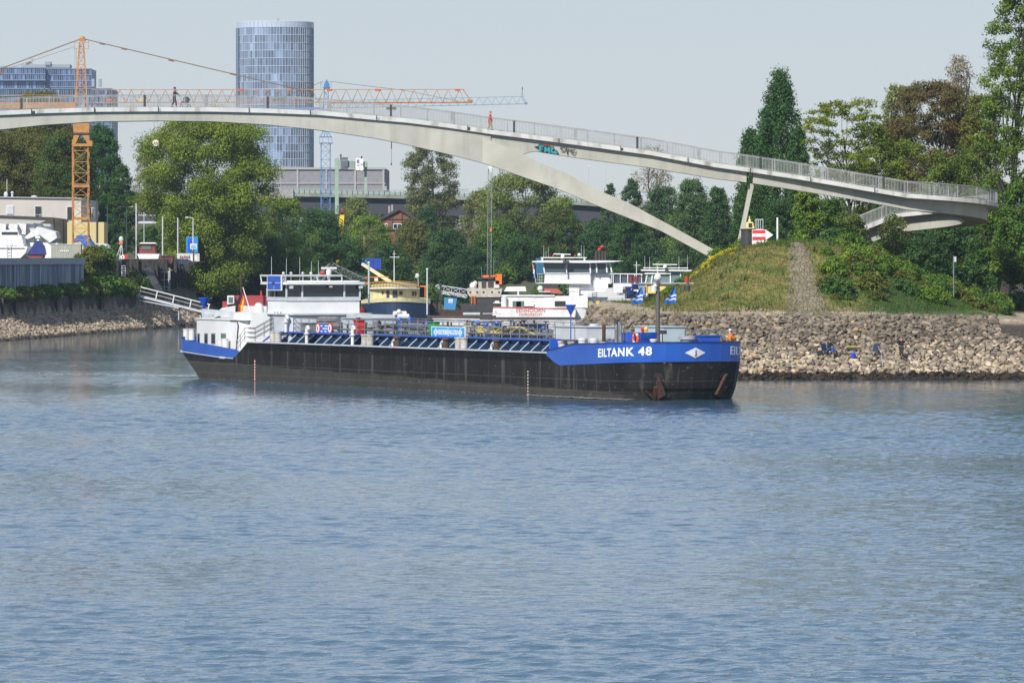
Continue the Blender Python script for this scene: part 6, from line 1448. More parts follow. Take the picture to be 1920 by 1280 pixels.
# grey hipped roofs
D_ = 1120; g = thing('storage_shed', 'low shed with brown grey hipped roof left of the lattice mast', 'shed', tuple(P(880, 470, D_)))
rfm = mat('grey_brown_roofing', (.15, .13, .125), .9); mb = MB(); mb.prism([P(820, 440, D_), P(858, 425, D_), P(905, 408, D_), P(960, 425, D_), P(960, 460, D_), P(820, 460, D_)], (0, 20, 0)); mb.build('roof', rfm, g); mb = MB(); mb.pbox(850, 460, 956, 500, D_ + 1, 18); mb.build('wall', concl, g)
D_ = 1100; g = thing('warehouse', 'warehouse with broad dark grey roof and a white roof vent behind the moored ships', 'building', tuple(P(1090, 490, D_)))
mb = MB(); mb.prism([P(1034, 469, D_), P(1062, 438, D_), P(1118, 438, D_), P(1140, 469, D_)], (0, 22, 0)); rf = mb.build('roof', mat('dark_grey_roofing', (.11, .105, .115), .9), g)
mb = MB(); mb.pbox(1046, 469, 1130, 510, D_ + 1, 18); mb.build('wall', mat('dark_wall', (.08, .075, .08), .9), g)
mb = MB(); mb.lathe([(1.15, -1.0), (1.15, 1.0)], P(1075.5, 443, D_ - 1.0), 20); mb.torus(P(1075.5, 441, D_ - 1), 1.15, .06, axis='Z', n=20, k=4); mb.torus(P(1075.5, 446, D_ - 1), 1.15, .06, axis='Z', n=20, k=4); mb.ball(P(1075.5, 433.5, D_ - 1), 1.15, 16, 8, sc=(1, 1, .25)); mb.build('roof_vent', whitec, rf, smooth=True)
D_ = 985
for k, (a, c, y0, y1, m, lab) in enumerate(((690, 714, 484, 505, blue, 'blue corrugated container on the harbour bank behind the dark hulled ship'), (652, 690, 484, 505, mat('faded_blue_paint', (.06, .16, .36), .6), 'faded blue steel frame hopper left of the blue container'), (1005, 1018, 484, 515, mat('teal_blue_paint', (.02, .14, .26), .6), 'teal blue container standing left behind the white wheelhouse'))):
    mb = MB(); mb.pbox(a, y0, c, y1, D_ + k, 2.4)
    for i in range(int((c - a) / 2.5)): mb.pbox(a + i * 2.5 + .4, y0 + 1, a + i * 2.5 + 1.4, y1 - 1, D_ + k - .08, .1)
    tag(mb.build('container', m), lab, 'container')
# ------------------------------------------------------------------ yard on the left quay
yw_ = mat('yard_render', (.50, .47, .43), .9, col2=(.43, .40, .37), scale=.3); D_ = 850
b = thing('yard_building', 'two storey off white flat roofed yard building behind the stored boats', 'building', tuple(P(90, 485, D_)))
mb = MB(); mb.prism([P(-60, 369, D_), P(152, 372.5, D_), P(152, 484, D_), P(-60, 484, D_)], (0, 14, 0)); mb.build('wall', yw_, b)
mb = MB(); mb.prism([P(152, 373, D_ + .3), P(184, 377, D_ + 6), P(184, 484, D_ + 6), P(152, 484, D_ + .3)], (-1, 7, 0)); mb.build('side_wing', mat('shaded_side_render', (.42, .42, .42), .9), b)  # render of the side wing greyed, its shade painted into the colour
mb = MB(); mb.prism([P(-62, 367.5, D_ - .3), P(153, 371, D_ - .3), P(153, 373, D_ - .3), P(-62, 369.5, D_ - .3)], (0, 14.5, 0)); mb.build('roof_edge', grey, b)
for a, c, y0, y1, m in ((13, 25, 386, 401, lgrey), (66, 77, 387, 406, glass), (126, 136, 388, 412, glass), (168.5, 171, 390, 408, glass), (173, 175.5, 390, 408, glass)):
    dd = D_ if a < 150 else D_ + 3.2; mb = MB(); mb.pbox(a - .8, y0 - .8, c + .8, y1 + .8, dd - .12, .1); f_ = mb.build('window', whitec, b); mb = MB(); mb.pbox(a, y0, c, y1, dd - .18, .08); mb.build('pane', m, f_)
mb = MB()
for px in range(0, 130, 25): mb.tube(P(px, 412, D_ - 2), P(px, 401, D_ - 2), .04, n=4)
mb.bar(P(-60, 400.5, D_ - 2), P(128, 403.5, D_ - 2), .05); mb.bar(P(-60, 405, D_ - 2), P(128, 408, D_ - 2), .04); mb.build('terrace_railing', lgrey, b, fix=False)
mb = MB(); mb.tube(P(13, 369, D_ + 3), P(13, 337, D_ + 3), .05, n=5); mb.ball(P(11, 365, D_ + 2), .45, 10, 6, sc=(.7, .4, 1)); mb.tube(P(23, 370, D_ + 3), P(23, 363, D_ + 3), .15); mb.ball(P(23, 361.5, D_ + 3), .22); mb.ball(P(64, 369, D_ + 3), .5, 10, 6, sc=(1, 1, .4)); mb.build('roof_aerials', lgrey, b)
mb = MB(); mb.prism([P(-60, 403, D_ - 6), P(96, 409, D_ - 6), P(125, 412, D_ + 0), P(125, 480, D_), P(-60, 480, D_ - 6)], (0, 5, 0)); mb.build('annex', mat('annex_render', (.40, .39, .37), .9), b)
mb = MB(); mb.prism([P(-62, 401, D_ - 6.4), P(96, 407.5, D_ - 6.4), P(126, 411, D_ - .4), P(126, 413, D_ - .4), P(96, 409.5, D_ - 6.4), P(-62, 403, D_ - 6.4)], (0, 5, 0)); mb.tube(P(101.5, 411, D_ - 4.8), P(101.5, 480, D_ - 4.8), .08, n=6); mb.tube(P(119.5, 412, D_ - 1.2), P(119.5, 480, D_ - 1.2), .08, n=6); mb.build('gutter', dark, b)
mb = MB(); mb.pbox(126, 416.5, 195, 480, D_ - 3, 8); mb.build('yellow_extension', mat('pale_yellow_render', (.50, .42, .20), .9), b); mb = MB(); mb.tube(P(181.5, 372, D_ - 3.2), P(181.5, 480, D_ - 3.2), .1, n=6); mb.build('rain_pipe', dark, b)
# sheet pile wall with cap
def s_at(px, s):
    for y in np.arange(640, 1000, .5):
        if shore_x(y) - X_(px, y) >= s: return float(y)
    return 900.
spw = thing('sheet_pile_wall', 'weathered blue grey corrugated sheet pile wall with pale cap on the left bank', 'wall', tuple(P(75, 540, s_at(75, 6.4))))
pm = mat('weathered_sheet_pile', (.15, .19, .24), .8, col2=(.46, .50, .55), scale=1.1, stretch=(1, 1, .10), lo=.45, hi=.65, streak=(.035, .04, .045), streak_amt=.9, streak_scale=(.9, .9, .05))
mb = MB(); pa, pb = s_at(-12, 6.0), s_at(154, 6.0); A_ = Vector((X_(-12, pa), pa, 0)); B_ = Vector((X_(154, pb), pb, 0)); n_ = 64; dirv = (B_ - A_) / n_; nrm = Vector((dirv.y, -dirv.x, 0)).normalized()
for i in range(n_):
    for (u0, o0), (u1, o1) in (((0, 0), (.2, .28)), ((.2, .28), (.5, .28)), ((.5, .28), (.7, 0)), ((.7, 0), (1, 0))):
        a = A_ + dirv * (i + u0) + nrm * o0; c = A_ + dirv * (i + u1) + nrm * o1; mb.add([(a.x, a.y, 4.2), (c.x, c.y, 4.2), (c.x, c.y, 9.0), (a.x, a.y, 9.0)], [(0, 1, 2, 3)])
mb.build('piles', pm, spw, fix=False)
mb = MB(); a = A_ + nrm * .42; c = B_ + nrm * .42; mb.prism([(a.x, a.y, 8.75), (c.x, c.y, 8.75), (c.x, c.y, 9.55), (a.x, a.y, 9.55)], -nrm * 1.2); mb.build('cap_beam', mat('cap_concrete', (.36, .38, .40), .85, col2=(.28, .3, .32), scale=1), spw)
cw = MB(); ys_ = [float(y) for y in np.arange(640, 872, 8)]
for y0, y1 in zip(ys_, ys_[1:]):
    a0, a1 = shore_x(y0) - 4.45, shore_x(y1) - 4.45; cw.prism([(a0, y0, 2.5), (a1, y1, 2.5), (a1 - .25, y1, 4.75), (a0 - .25, y0, 4.75)], (-.4, 0, 0))
tag(cw.build('low_wall', mat('dark_wall_concrete', (.075, .058, .045), .95, col2=(.04, .034, .03), scale=.8, streak=(.02, .018, .016), streak_amt=.7, streak_scale=(1.5, 1.5, .2), bump=.4, bscale=3)), 'low dark stained concrete wall between stone slope and bushes on the left bank', 'wall')
# low concrete wall pillars on the revetment
for px in (2, 25, 103, 131, 186, 262):
    y = s_at(px, 4.55); mb = MB(); x = X_(px, y); mb.prism([(x - .35, y - .5, 2.4), (x + .35, y - .5, 2.4), (x + .3, y - .2, 4.8), (x - .3, y - .2, 4.8)], (0, .8, 0)); tag(mb.build('wall_pillar', mat('dark_stained_concrete', (.045, .04, .038), .9)), 'dark stained pillar of the low concrete wall above the stone slope', 'pillar', 'pillars of the low concrete wall')
# stored boats
def yacht(px0, px1, ydeck, ybot, d, label, name='motor_yacht', hullm=whitec):
    t = thing(name, label, 'boat', tuple(P((px0 + px1) / 2, ybot, d))); w_ = px1 - px0
    mb = MB(); mb.prism([P(px0, ydeck, d), P(px1, ydeck, d), P(px1 - w_ * .06, ydeck + (ybot - ydeck) * .55, d), P(px1 - w_ * .2, ybot, d), P(px0 + w_ * .2, ybot, d), P(px0 + w_ * .06, ydeck + (ybot - ydeck) * .55, d)], (0, 8, 0)); mb.build('hull', hullm, t); return t
D_ = 775
t = yacht(-18, 52, 462, 484, D_, 'white motor yacht seen stern on at the left edge of the quay')
mb = MB(); mb.prism([P(-10, 462, D_ + 1), P(45, 462, D_ + 1), P(40, 441, D_ + 1), P(-6, 441, D_ + 1)], (0, 5, 0)); mb.prism([P(0, 441, D_ + 2), P(36, 441, D_ + 2), P(33, 431, D_ + 2), P(4, 431, D_ + 2)], (0, 3, 0)); mb.build('cabin', whitec, t)
mb = MB(); mb.pbox(3, 435, 33, 440, D_ + 1.9, .2); mb.pbox(-14, 465, 46, 466, D_ - .1, .1); mb.pbox(-6, 462, -1, 464, D_ - .1, .1); mb.build('window', glass, t)
mb = MB(); 
for y in (446, 452, 458, 464, 470, 476): mb.bar(P(12, y, D_ - .3), P(19, y, D_ - .3), .05)
for px in (12, 19): mb.bar(P(px, 440, D_ - .3), P(px, 480, D_ - .3), .06)
for px in range(-10, 50, 8): mb.tube(P(px, 462, D_ + .2), P(px, 450, D_ + .2), .03, n=4)
mb.bar(P(-10, 450, D_ + .2), P(46, 450, D_ + .2), .04); mb.build('stern_ladder', lgrey, t, fix=False)
D_ = 790; t = yacht(56, 108, 455, 484, D_, 'white sailing boat under a peaked white tarpaulin tent')
mb = MB(); mb.prism([P(44, 446, D_ - .5), P(70, 425, D_ - .5), P(104, 435, D_ - .5), P(107, 446, D_ - .5), P(93, 455, D_ - .5), P(74, 440, D_ - .5), P(52, 448, D_ - .5)], (0, 7, 0)); mb.build('tarpaulin', cloth_w, t)
D_ = 805
for k, px in enumerate((2, 24, 40, 56, 70, 86)):
    mb = MB(); mb.prism([P(px - 12, 438, D_ + k), P(px - 7, 418 + (k % 2) * 1.5, D_ + k), P(px + 9, 420, D_ + k), P(px + 8, 440, D_ + k)], (0, 5, 0)); mb.prism([P(px - 8, 440, D_ + k + 1), P(px + 8, 440, D_ + k + 1), P(px + 8, 482, D_ + k + 1), P(px - 8, 482, D_ + k + 1)], (0, 3, 0))
    tag(mb.build('covered_boat', cloth_w), 'boat fully wrapped in a white tarpaulin in the row before the grey annex', 'boat', 'boats wrapped in white tarpaulins')
D_ = 768; t = thing('small_boat', 'small red boat under a dark blue cover with a white outboard', 'boat', tuple(P(66, 484, D_)))
mb = MB(); mb.prism([P(52, 476, D_), P(82, 476, D_), P(79, 484, D_), P(54, 484, D_)], (0, 4, 0)); mb.build('hull', dred, t); mb = MB(); mb.prism([P(51, 477, D_ - .2), P(83, 477, D_ - .2), P(80, 462, D_ - .2), P(73, 452, D_ - .2), P(66, 452, D_ - .2), P(58, 466, D_ - .2)], (0, 4, 0)); mb.build('cover', navy, t)
mb = MB(); mb.pbox(66, 442, 75, 447, D_ - .3, .6); mb.pbox(69, 447, 73, 454, D_ - .2, .4); mb.build('outboard', white, t)
D_ = 782; t = thing('container', 'beige grey shipping container with faint lettering on the quay edge', 'container', tuple(P(123, 484, D_)))
mb = MB(); mb.pbox(95.5, 458.5, 151.5, 485, D_, 2.4)
for i in range(18): mb.pbox(97 + i * 3, 461, 98.2 + i * 3, 484, D_ - .05, .06)
mb.build('shell', mat('beige_grey_paint', (.36, .37, .32), .7, col2=(.30, .30, .26), scale=1), t); mb = MB(); mb.pbox(95, 457.5, 152, 459, D_ - .1, 2.6); mb.pbox(123, 459, 123.6, 485, D_ - .08, .1); mb.build('rim', lgrey, t)
mb = MB(); 
for k in range(5): mb.pbox(113 + k * 3.4, 469, 115.4 + k * 3.4, 472, D_ - .1, .03)
mb.build('lettering', whitec, t)
D_ = 800; t = thing('covered_boat', 'boat under a bright blue tarpaulin at the foot of the orange crane', 'boat', tuple(P(158, 488, D_)))
mb = MB(); mb.prism([P(137, 455, D_), P(144, 441, D_), P(165, 441, D_), P(168, 450, D_), P(175, 458, D_), P(173, 466, D_), P(158, 464, D_), P(150, 452, D_)], (0, 4, 0)); mb.build('tarpaulin', mat('blue_tarpaulin', (.02, .11, .42), .6, bump=.5, bscale=1.5), t); mb = MB(); mb.prism([P(152, 470, D_ + .3), P(176, 464, D_ + .3), P(176, 484, D_ + .3), P(154, 484, D_ + .3)], (0, 3.5, 0)); mb.build('hull', dred, t)
D_ = 806; t = thing('covered_boat', 'boat under a large rounded pale grey cover beside the blue tarpaulin', 'boat', tuple(P(190, 490, D_)))
mb = MB(); mb.prism([P(174, 490, D_), P(175, 456, D_), P(196, 456, D_), P(203, 461, D_), P(208, 472, D_), P(209, 492, D_)], (0, 5, 0)); mb.build('cover', mat('grey_white_cover', (.55, .56, .55), .6), t)
# dark quay with ladders and gear (columns 235-375)
qd = s_at(300, 6.2); t = thing('quay_wall', 'dark timber and steel quay wall with slipway beam right of the bushes', 'wall', (X_(300, qd), qd, 3))
mb = MB()
for px in range(232, 360, 6):
    y = s_at(px, 6.0); mb.obox((X_(px, y), y, 6.4), (.55, .5, 6.0), 0)
mb.build('wall_piles', mat('dark_quay_timber', (.022, .02, .02), .9, col2=(.055, .047, .042), scale=2, stretch=(1, 1, .3)), t)
ya = s_at(285, 5.0); mb = MB(); mb.bar(P(270, 497, ya), P(301, 552, ya - 12), 1.1, .5); mb.build('slip_beam', dark, t)
for px, y0, y1 in ((315, 503, 552), (232, 498, 545)):
    y = s_at(px, 5.6); mb = MB()
    for o_ in (-3.5, 3.5): mb.bar(P(px + o_, y0, y), P(px + o_, y1, y), .1)
    for k in range(10): yy3 = y0 + (y1 - y0) * k / 10; mb.bar(P(px - 3.5, yy3, y), P(px + 3.5, yy3, y), .06)
    mb.build('ladder', lgrey, t, fix=False)
mb = MB(); y = s_at(308, 5.4)
for px in (295, 300, 308, 316): mb.bar(P(px, 508, y), P(px, 545, y), .08)
for yy3 in (510, 524, 538): mb.bar(P(293, yy3, y), P(318, yy3, y), .07)
mb.build('scaffold', lgrey, t, fix=False)
mb = MB(); y = s_at(308, 6.5); mb.pbox(295, 505, 321, 508, y - 2, 3); mb.build('yellow_platform', yellow, t)
D_ = 842; t = thing('cabin_boat', 'white cabin boat with dark red wheelhouse standing on the quay', 'boat', tuple(P(280, 492, D_)))
mb = MB(); mb.prism([P(257, 476, D_), P(299, 476, D_), P(296, 487, D_), P(262, 487, D_)], (0, 5, 0)); mb.build('hull', whitec, t); mb = MB(); mb.prism([P(261, 476, D_ + .4), P(262, 457, D_ + .4), P(290, 457, D_ + .4), P(291, 476, D_ + .4)], (0, 3, 0)); mb.build('wheelhouse', dred, t)
mb = MB(); mb.prism([P(260, 457, D_), P(264, 454.5, D_), P(290, 454.5, D_), P(293, 457, D_)], (0, 3.5, 0)); mb.build('roof', whitec, t); mb = MB(); mb.pbox(266, 461, 283, 468, D_ + .3, .2); mb.build('window', glassg, t)
mb = MB(); 
for px in (264, 272, 289): mb.pbox(px, 486, px + 2, 497, D_ + 1, .4)
mb.build('boat_stand', rust, t)
D_ = 850; t = thing('skip_container', 'dark red open steel skip right of the cabin boat', 'skip', tuple(P(311, 494, D_))); mb = MB(); mb.prism([P(298, 480, D_), P(325, 480, D_), P(322, 494, D_), P(301, 494, D_)], (0, 3, 0)); mb.build('body', dred, t); mb = MB(); mb.pbox(297, 479, 326, 481.5, D_ - .15, 3.2); mb.build('rim', dark, t)
D_ = 856; t = thing('parked_car', 'dark blue parked estate car at the end of the quay', 'car', tuple(P(345, 496, D_)))
mb = MB(); mb.prism([P(325, 495, D_), P(325, 490.5, D_), P(331, 488.5, D_), P(337, 485.5, D_), P(352, 486, D_), P(359, 489.5, D_), P(364, 491, D_), P(364, 495, D_)], (0, 1.8, 0)); mb.build('body', mat('dark_blue_car_paint', (.03, .05, .09), .25, coat=.6), t)
mb = MB(); mb.prism([P(333, 488.8, D_ - .02), P(338, 486.3, D_ - .02), P(351, 486.7, D_ - .02), P(356.5, 489.3, D_ - .02)], (0, .1, 0)); mb.build('window', glass, t)
for px in (331.5, 357.5): mb = MB(); mb.tube(P(px, 495, D_ - .05), P(px, 495, D_ + .2), .32, n=14); mb.build('wheel', black, t)
D_ = 864; t = thing('graffiti_wall', 'pale concrete wall with purple graffiti behind the parked car', 'wall', tuple(P(350, 488, D_))); mb = MB(); mb.pbox(332, 475, 374, 490, D_, .3); mb.build('wall', concl, t)
mb = MB()
for k in range(6): mb.prism([P(337 + k * 4, 481, D_ - .03), P(339.5 + k * 4, 478.5 + k % 2, D_ - .03), P(340.5 + k * 4, 485, D_ - .03), P(337.5 + k * 4, 484.5 + k % 2, D_ - .03)], (0, .02, 0))
mb.build('graffiti', mat('purple_spray_paint', (.16, .03, .10), .7), t)
D_ = 872; t = thing('blue_cabin', 'tall blue toilet cabin at the edge of the great tree shade', 'cabin', tuple(P(357, 475, D_))); mb = MB(); mb.pbox(349, 444, 371, 474, D_, 1.6); mb.build('body', mat('light_blue_paint', (.02, .22, .50), .5), t); mb = MB(); mb.pbox(352, 447, 363, 472, D_ - .05, .06); mb.build('door', blue, t)
D_ = 850; t = thing('notice_board', 'blue and white lettered notice board on a timber post', 'sign', tuple(P(362, 490, D_))); mb = MB(); mb.pbox(356.5, 457, 369, 467, D_, .12, 0)
for k in range(3): mb.pbox(358, 459 + k * 2.6, 367.5, 460.4 + k * 2.6, D_ - .03, .03, 1)
mb.build('board', [whitec, mat('notice_blue', (.05, .25, .55), .5)], t); mb = MB(); mb.pbox(361.7, 467, 364.3, 492, D_ + .05, .2); mb.build('post', brown, t)
mb = MB(); mb.pbox(357.5, 478, 361.5, 488, D_ - .1, .1); mb.pbox(365, 478, 369, 488, D_ - .1, .1); mb.build('plate', whitec, t)
# navigation mast with dish and round sign, lamp posts, yard lamps
D_ = 828; t = thing('signal_mast', 'slim tripod mast with grey dish and orange lamp over the quay', 'mast', tuple(P(229, 500, D_))); mb = MB()
for a in ((213, 500), (222, 500), (232, 500)): mb.bar(P(*a, D_), P(228, 455, D_), .1)
mb.build('tripod', lgrey, t, fix=False); mb = MB(); mb.ball(P(227, 448.5, D_), .4, 12, 8, sc=(.8, .4, 1.05)); mb.build('dish', lgrey, t, smooth=True); mb = MB(); mb.pbox(223.5, 453.5, 230, 457.5, D_ - .2, .4); mb.build('orange_lamp', orange, t)
D_ = 824; t = thing('round_sign', 'round white sign with a small mark on a thin post at the quay edge', 'sign', tuple(P(230, 530, D_))); mb = MB(); mb.lathe([(.31, -.02), (.31, .02)], P(229.5, 482, D_), 18, axis='Y'); mb.build('disc', whitec, t); mb = MB(); mb.lathe([(.1, -.02), (.1, .02)], P(229.5, 482, D_ - .04), 12, axis='Y'); mb.build('mark', dark, t); mb = MB(); mb.tube(P(229, 486, D_ + .05), P(229, 540, D_ + .05), .06, n=6); mb.build('post', lgrey, t)
D_ = 832; mb = MB(); mb.pbox(232, 477, 239, 496, D_, .5); mb.pbox(231, 478, 232, 480, D_, .4); tag(mb.build('red_cabinet', red), 'bright red cabinet standing behind the round white sign', 'cabinet')
for k, (px, yt, yb, d, lab) in enumerate(((255.5, 383, 560, 818, 'tallest pale mooring pole at the quay left of the cabin boat'), (305, 408, 480, 870, 'pale pole left of the two right of the cabin boat'), (333.5, 410, 476, 872, 'pale pole in front of the great tree trunk'), (201, 388, 455, 900, 'thin grey pole right of the yellow extension'), (270, 400, 490, 845, 'very thin pole touching the cabin boat'))):
    mb = MB(); mb.tube(P(px, yb, d), P(px, yt, d), .1 if k != 4 else .05, n=7); mb.tube(P(px, yt, d), P(px, yt - 1.5, d), .13, n=7); mb.bar(P(px - .8, yt + 4, d), P(px + .8, yt + 4, d), .1); tag(mb.build('mooring_pole', lgrey), lab, 'pole')
lamp_post(237, 389, 470, 905, .9, 'double armed street lamp left of the tallest pale pole', double=True); lamp_post(362, 409, 470, 868, -.8, 'single white headed street lamp under the great tree')
# stacks and sheds beyond the yard gap
D_ = 1010; t = thing('freight_wagons', 'row of dark brown open freight wagons on the embankment beyond the gap', 'wagons', tuple(P(248, 430, D_)))
for a, c, m in ((213, 232, dred), (233, 290, mat('dark_blue_grey', (.05, .055, .07), .8))): mb = MB(); mb.pbox(a, 404, c, 415, D_, 3); mb.build('wagon_body', m, t)
mb = MB(); mb.pbox(210, 415, 292, 419, D_, 3); mb.pbox(213, 403, 291, 404.5, D_ - .1, 3); mb.build('wagon_frame', lgrey, t)
mb = MB(); mb.prism([P(196, 500, D_ - 6), P(200, 420, D_ - 6), P(300, 420, D_ - 6), P(345, 480, D_ - 6), P(345, 500, D_ - 6)], (0, 30, 0)); o = mb.build('embankment', mat('embankment_soil', (.10, .09, .06), .95, col2=(.06, .075, .035), scale=.5)); o['kind'] = 'structure'
# gangway
D_ = 800; t0_ = None; t = thing('gangway', 'white railed gangway sloping down from the quay to the water', 'gangway', tuple(P(320, 575, D_)))
def gw(px, dy=0): return 553 + (px - 243) * .262 + dy
mb = MB(); mb.prism([P(243, 548, D_), P(405, 589, D_), P(405, 593, D_), P(243, 552.5, D_)], (0, 1.2, 0)); mb.prism([P(262, 562, D_), P(335, 576, D_), P(335, 578, D_), P(262, 564, D_)], (0, 1.2, 0)); mb.build('walkway', lgrey, t)
mb = MB()
for yo in (0, 1.2):
    for k, px in enumerate((264, 295, 326.5, 358.5, 392)): yt = 538.5 + (px - 264) * .252; mb.bar(P(px, yt, D_ + yo), P(px - 3, yt + 15, D_ + yo), .14)
    mb.bar(P(262, 537.5, D_ + yo), P(394, 571, D_ + yo), .13); mb.bar(P(262, 545, D_ + yo), P(392, 578, D_ + yo), .05)
mb.build('railing', whitec, t, fix=False)
mb = MB(); mb.bar(P(243, 552, D_), P(241, 548, D_), .3)
for px, y1 in ((243, 590), (335, 600), (392, 600), (376, 600)): mb.bar(P(px, 560 if px < 300 else 580, D_ + .6), P(px, y1, D_ + .6), .12)
mb.build('support', lgrey, t, fix=False)
# ================================================================== HARBOUR
# ---- dark hulled ship with cream superstructure, seen bow on
D_ = 905; t = thing('harbour_ship', 'dark blue hulled ship with rounded cream superstructure moored behind the barge wheelhouse', 'ship', tuple(P(740, 597, D_)))
def arc_front(px0, px1, ytop_edge, ytop_mid, ybot_edge, ybot_mid, d, bulge, n=14, inset=0):
    """shell whose middle comes towards the viewer"""
    fr, bk = [], []
    for i in range(n + 1):
        u = i / n; k = math.sin(math.pi * u); px = px0 + (px1 - px0) * u; y = d - bulge * k
        fr.append((P(px, ytop_edge + (ytop_mid - ytop_edge) * k, y), P(px, ybot_edge + (ybot_mid - ybot_edge) * k, y)))
    return fr
def shell(mb, fr, th, mi=0):
    n = len(fr)
    for (a, b_), (c, e) in zip(fr, fr[1:]):
        mb.add([b_, e, c, a], [(0, 1, 2, 3)], mi); back = [Vector((q.x, fr[0][0].y + th, q.z)) for q in (b_, e, c, a)]; mb.add([a, c, back[2], back[3]], [(0, 1, 2, 3)], mi); mb.add([b_, e, back[1], back[0]], [(3, 2, 1, 0)], mi)
    for (a, b_), s_ in ((fr[0], 0), (fr[-1], 1)):
        mb.add([a, b_, Vector((b_.x, fr[0][0].y + th, b_.z)), Vector((a.x, fr[0][0].y + th, a.z))], [(0, 1, 2, 3)], mi)
    mb.add([(fr[0][1].x, fr[0][0].y + th, fr[0][1].z), (fr[-1][1].x, fr[0][0].y + th, fr[-1][1].z), (fr[-1][0].x, fr[0][0].y + th, fr[-1][0].z), (fr[0][0].x, fr[0][0].y + th, fr[0][0].z)], [(3, 2, 1, 0)], mi)
mb = MB(); shell(mb, arc_front(679, 806, 569, 565, 600, 602, D_, 4), 30); mb.build('hull', navyd, t)
mb = MB(); shell(mb, arc_front(677, 807, 563, 558.5, 569.5, 565.5, D_, 4.2), 30); mb.build('bulwark', cream, t)
mb = MB(); shell(mb, arc_front(694, 784, 542, 540, 563, 561, D_ + 1, 2), 14); mb.build('deckhouse', cream, t)
mb = MB(); shell(mb, arc_front(696, 780, 533, 529, 542, 540, D_ + .8, 2.4), 8); mb.build('upper_bulwark', mat('darker_cream_paint', (.48, .42, .24), .6), t)
mb = MB(); shell(mb, arc_front(692, 786, 540, 539, 542, 541, D_ + .5, 2.8), 8); mb.build('canopy', whitec, t)
for a, c, y0, y1, m in ((716, 722, 546, 552, dark), (724.5, 734, 544.5, 558, navyd), (736, 745, 544.5, 558, navyd), (749, 755, 546, 553, dark), (773, 776, 547, 555, brown), (778, 781, 547, 555, brown)):
    mb = MB(); dd = D_ + 1 - 2 * math.sin(math.pi * (a - 694) / 90) - .15; mb.pbox(a, y0, c, y1, dd, .2); mb.build('door' if m is navyd else 'window', m, t)
mb = MB()
fr = arc_front(694, 786, 530, 527, 540, 539, D_ + .6, 2.6, 16)
for (a, b_), (c, e) in zip(fr, fr[1:]): mb.bar(a, c, .1); mb.bar(a.lerp(b_, .5), c.lerp(e, .5), .05); mb.bar(a, b_, .06)
mb.build('railing', mat('ochre_rail', (.50, .28, .05), .6), t, fix=False)
mb = MB(); mb.tube(P(739, 530, D_ + 2), P(739, 470, D_ + 2), .1, .05, n=6); mb.bar(P(731, 482, D_ + 2), P(749, 482, D_ + 2), .1); mb.bar(P(736, 476, D_ + 2), P(743, 476, D_ + 2), .06); mb.build('mast', white, t)
mb = MB(); mb.tube(P(784, 535, D_ + 2), P(784, 522, D_ + 2), .06, n=5); mb.ball(P(782.5, 517, D_ + 2), .32, 10, 8, sc=(1, .5, 1.2)); mb.tube(P(777, 520, D_ + 2), P(782, 519, D_ + 2), .04); mb.build('dish', lgrey, t)
mb = MB(); mb.bar(P(782, 536, D_ + 1), P(800, 537, D_ + 1), .2); mb.bar(P(797, 537, D_ + .9), P(797, 558, D_ + .9), .12); mb.build('orange_beam', orange, t); mb = MB(); mb.bar(P(683, 520, D_ + 1), P(729, 519, D_ + 1), .12); mb.build('orange_beam', orange, t); mb = MB(); mb.bar(P(683, 532, D_ + 1), P(694, 530, D_ + 1), .3); mb.build('orange_beam', orange, t)
mb = MB(); mb.pbox(702, 521, 708.5, 527, D_ + .8, .5); mb.build('lamp_box', white, t)
mb = MB(); mb.prism([P(677, 495, D_ + 4), P(681, 492.5, D_ + 4), P(736, 527, D_ + 4), P(728, 530, D_ + 4), P(678, 497.5, D_ + 4)], (0, .7, 0)); mb.build('crane_arm', mat('pale_cream_paint', (.66, .62, .40), .5), t)
mb = MB(); mb.pbox(676, 574, 679.5, 586, D_ - 1, 2); mb.pbox(680, 578, 683, 590, D_ - 1, 2); mb.build('fender', red, t)
# lattice boom
D_ = 880; t = thing('lattice_boom', 'silver grey lattice boom leaning down behind the barge wheelhouse', 'boom', tuple(P(660, 530, D_))); mb = MB(); truss(mb, P(622, 499, D_), P(688, 531, D_), .9, 1.0, .8, r=.06, d=.7); truss(mb, P(560, 560, D_ + 1), P(622, 499, D_), .9, 1.0, .9, r=.06, d=.7); mb.build('lattice', steel, t, fix=False)
# mooring piles
for k, (px, yt, yb, d, m, r, lab) in enumerate(((691.5, 494, 570, 884, lgrey, .14, 'pale grey steel pile with white ball top beside the lattice boom'), (801, 506, 590, 900, lgrey, .13, 'pale grey steel pile at the right of the cream ship'), (676, 440, 560, 960, dark, .1, 'tall black pole behind the pale boom'), (664.5, 476, 540, 965, dark, .08, 'shorter black pole left of the tall black one'), (826, 535, 592, 905, dark, .14, 'dark pile between green pile and blue box'), (682.5, 443, 520, 962, mat('red_white_pole_paint', (.45, .12, .10), .6), .07, 'thin pole with white lamp and red flag'))):
    mb = MB(); mb.tube(P(px, yb, d), P(px, yt, d), r, n=8); mb.ball(P(px, yt - 1, d), r * 1.6, 8, 6); tag(mb.build('mooring_pile', m), lab, 'pile')
mb = MB()
for px in (690, 700, 708, 694): mb.tube(P(px, 520, 970), P(px, 430, 970), .06, n=5)
mb.bar(P(672, 425, 970), P(690, 430, 970), .18); mb.bar(P(690, 430, 970), P(712, 426, 970), .18); tag(mb.build('pile_cluster', brown, fix=False), 'cluster of thin brown poles joined by a dark cross beam', 'poles')
D_ = 908; t = thing('timber_pile', 'thick brown mooring dolphin overgrown with a green shrub', 'dolphin', tuple(P(813, 597, D_))); mb = MB(); mb.tube(P(813, 602, D_), P(813, 562, D_), .75, .7, n=12); mb.build('post', brown, t)
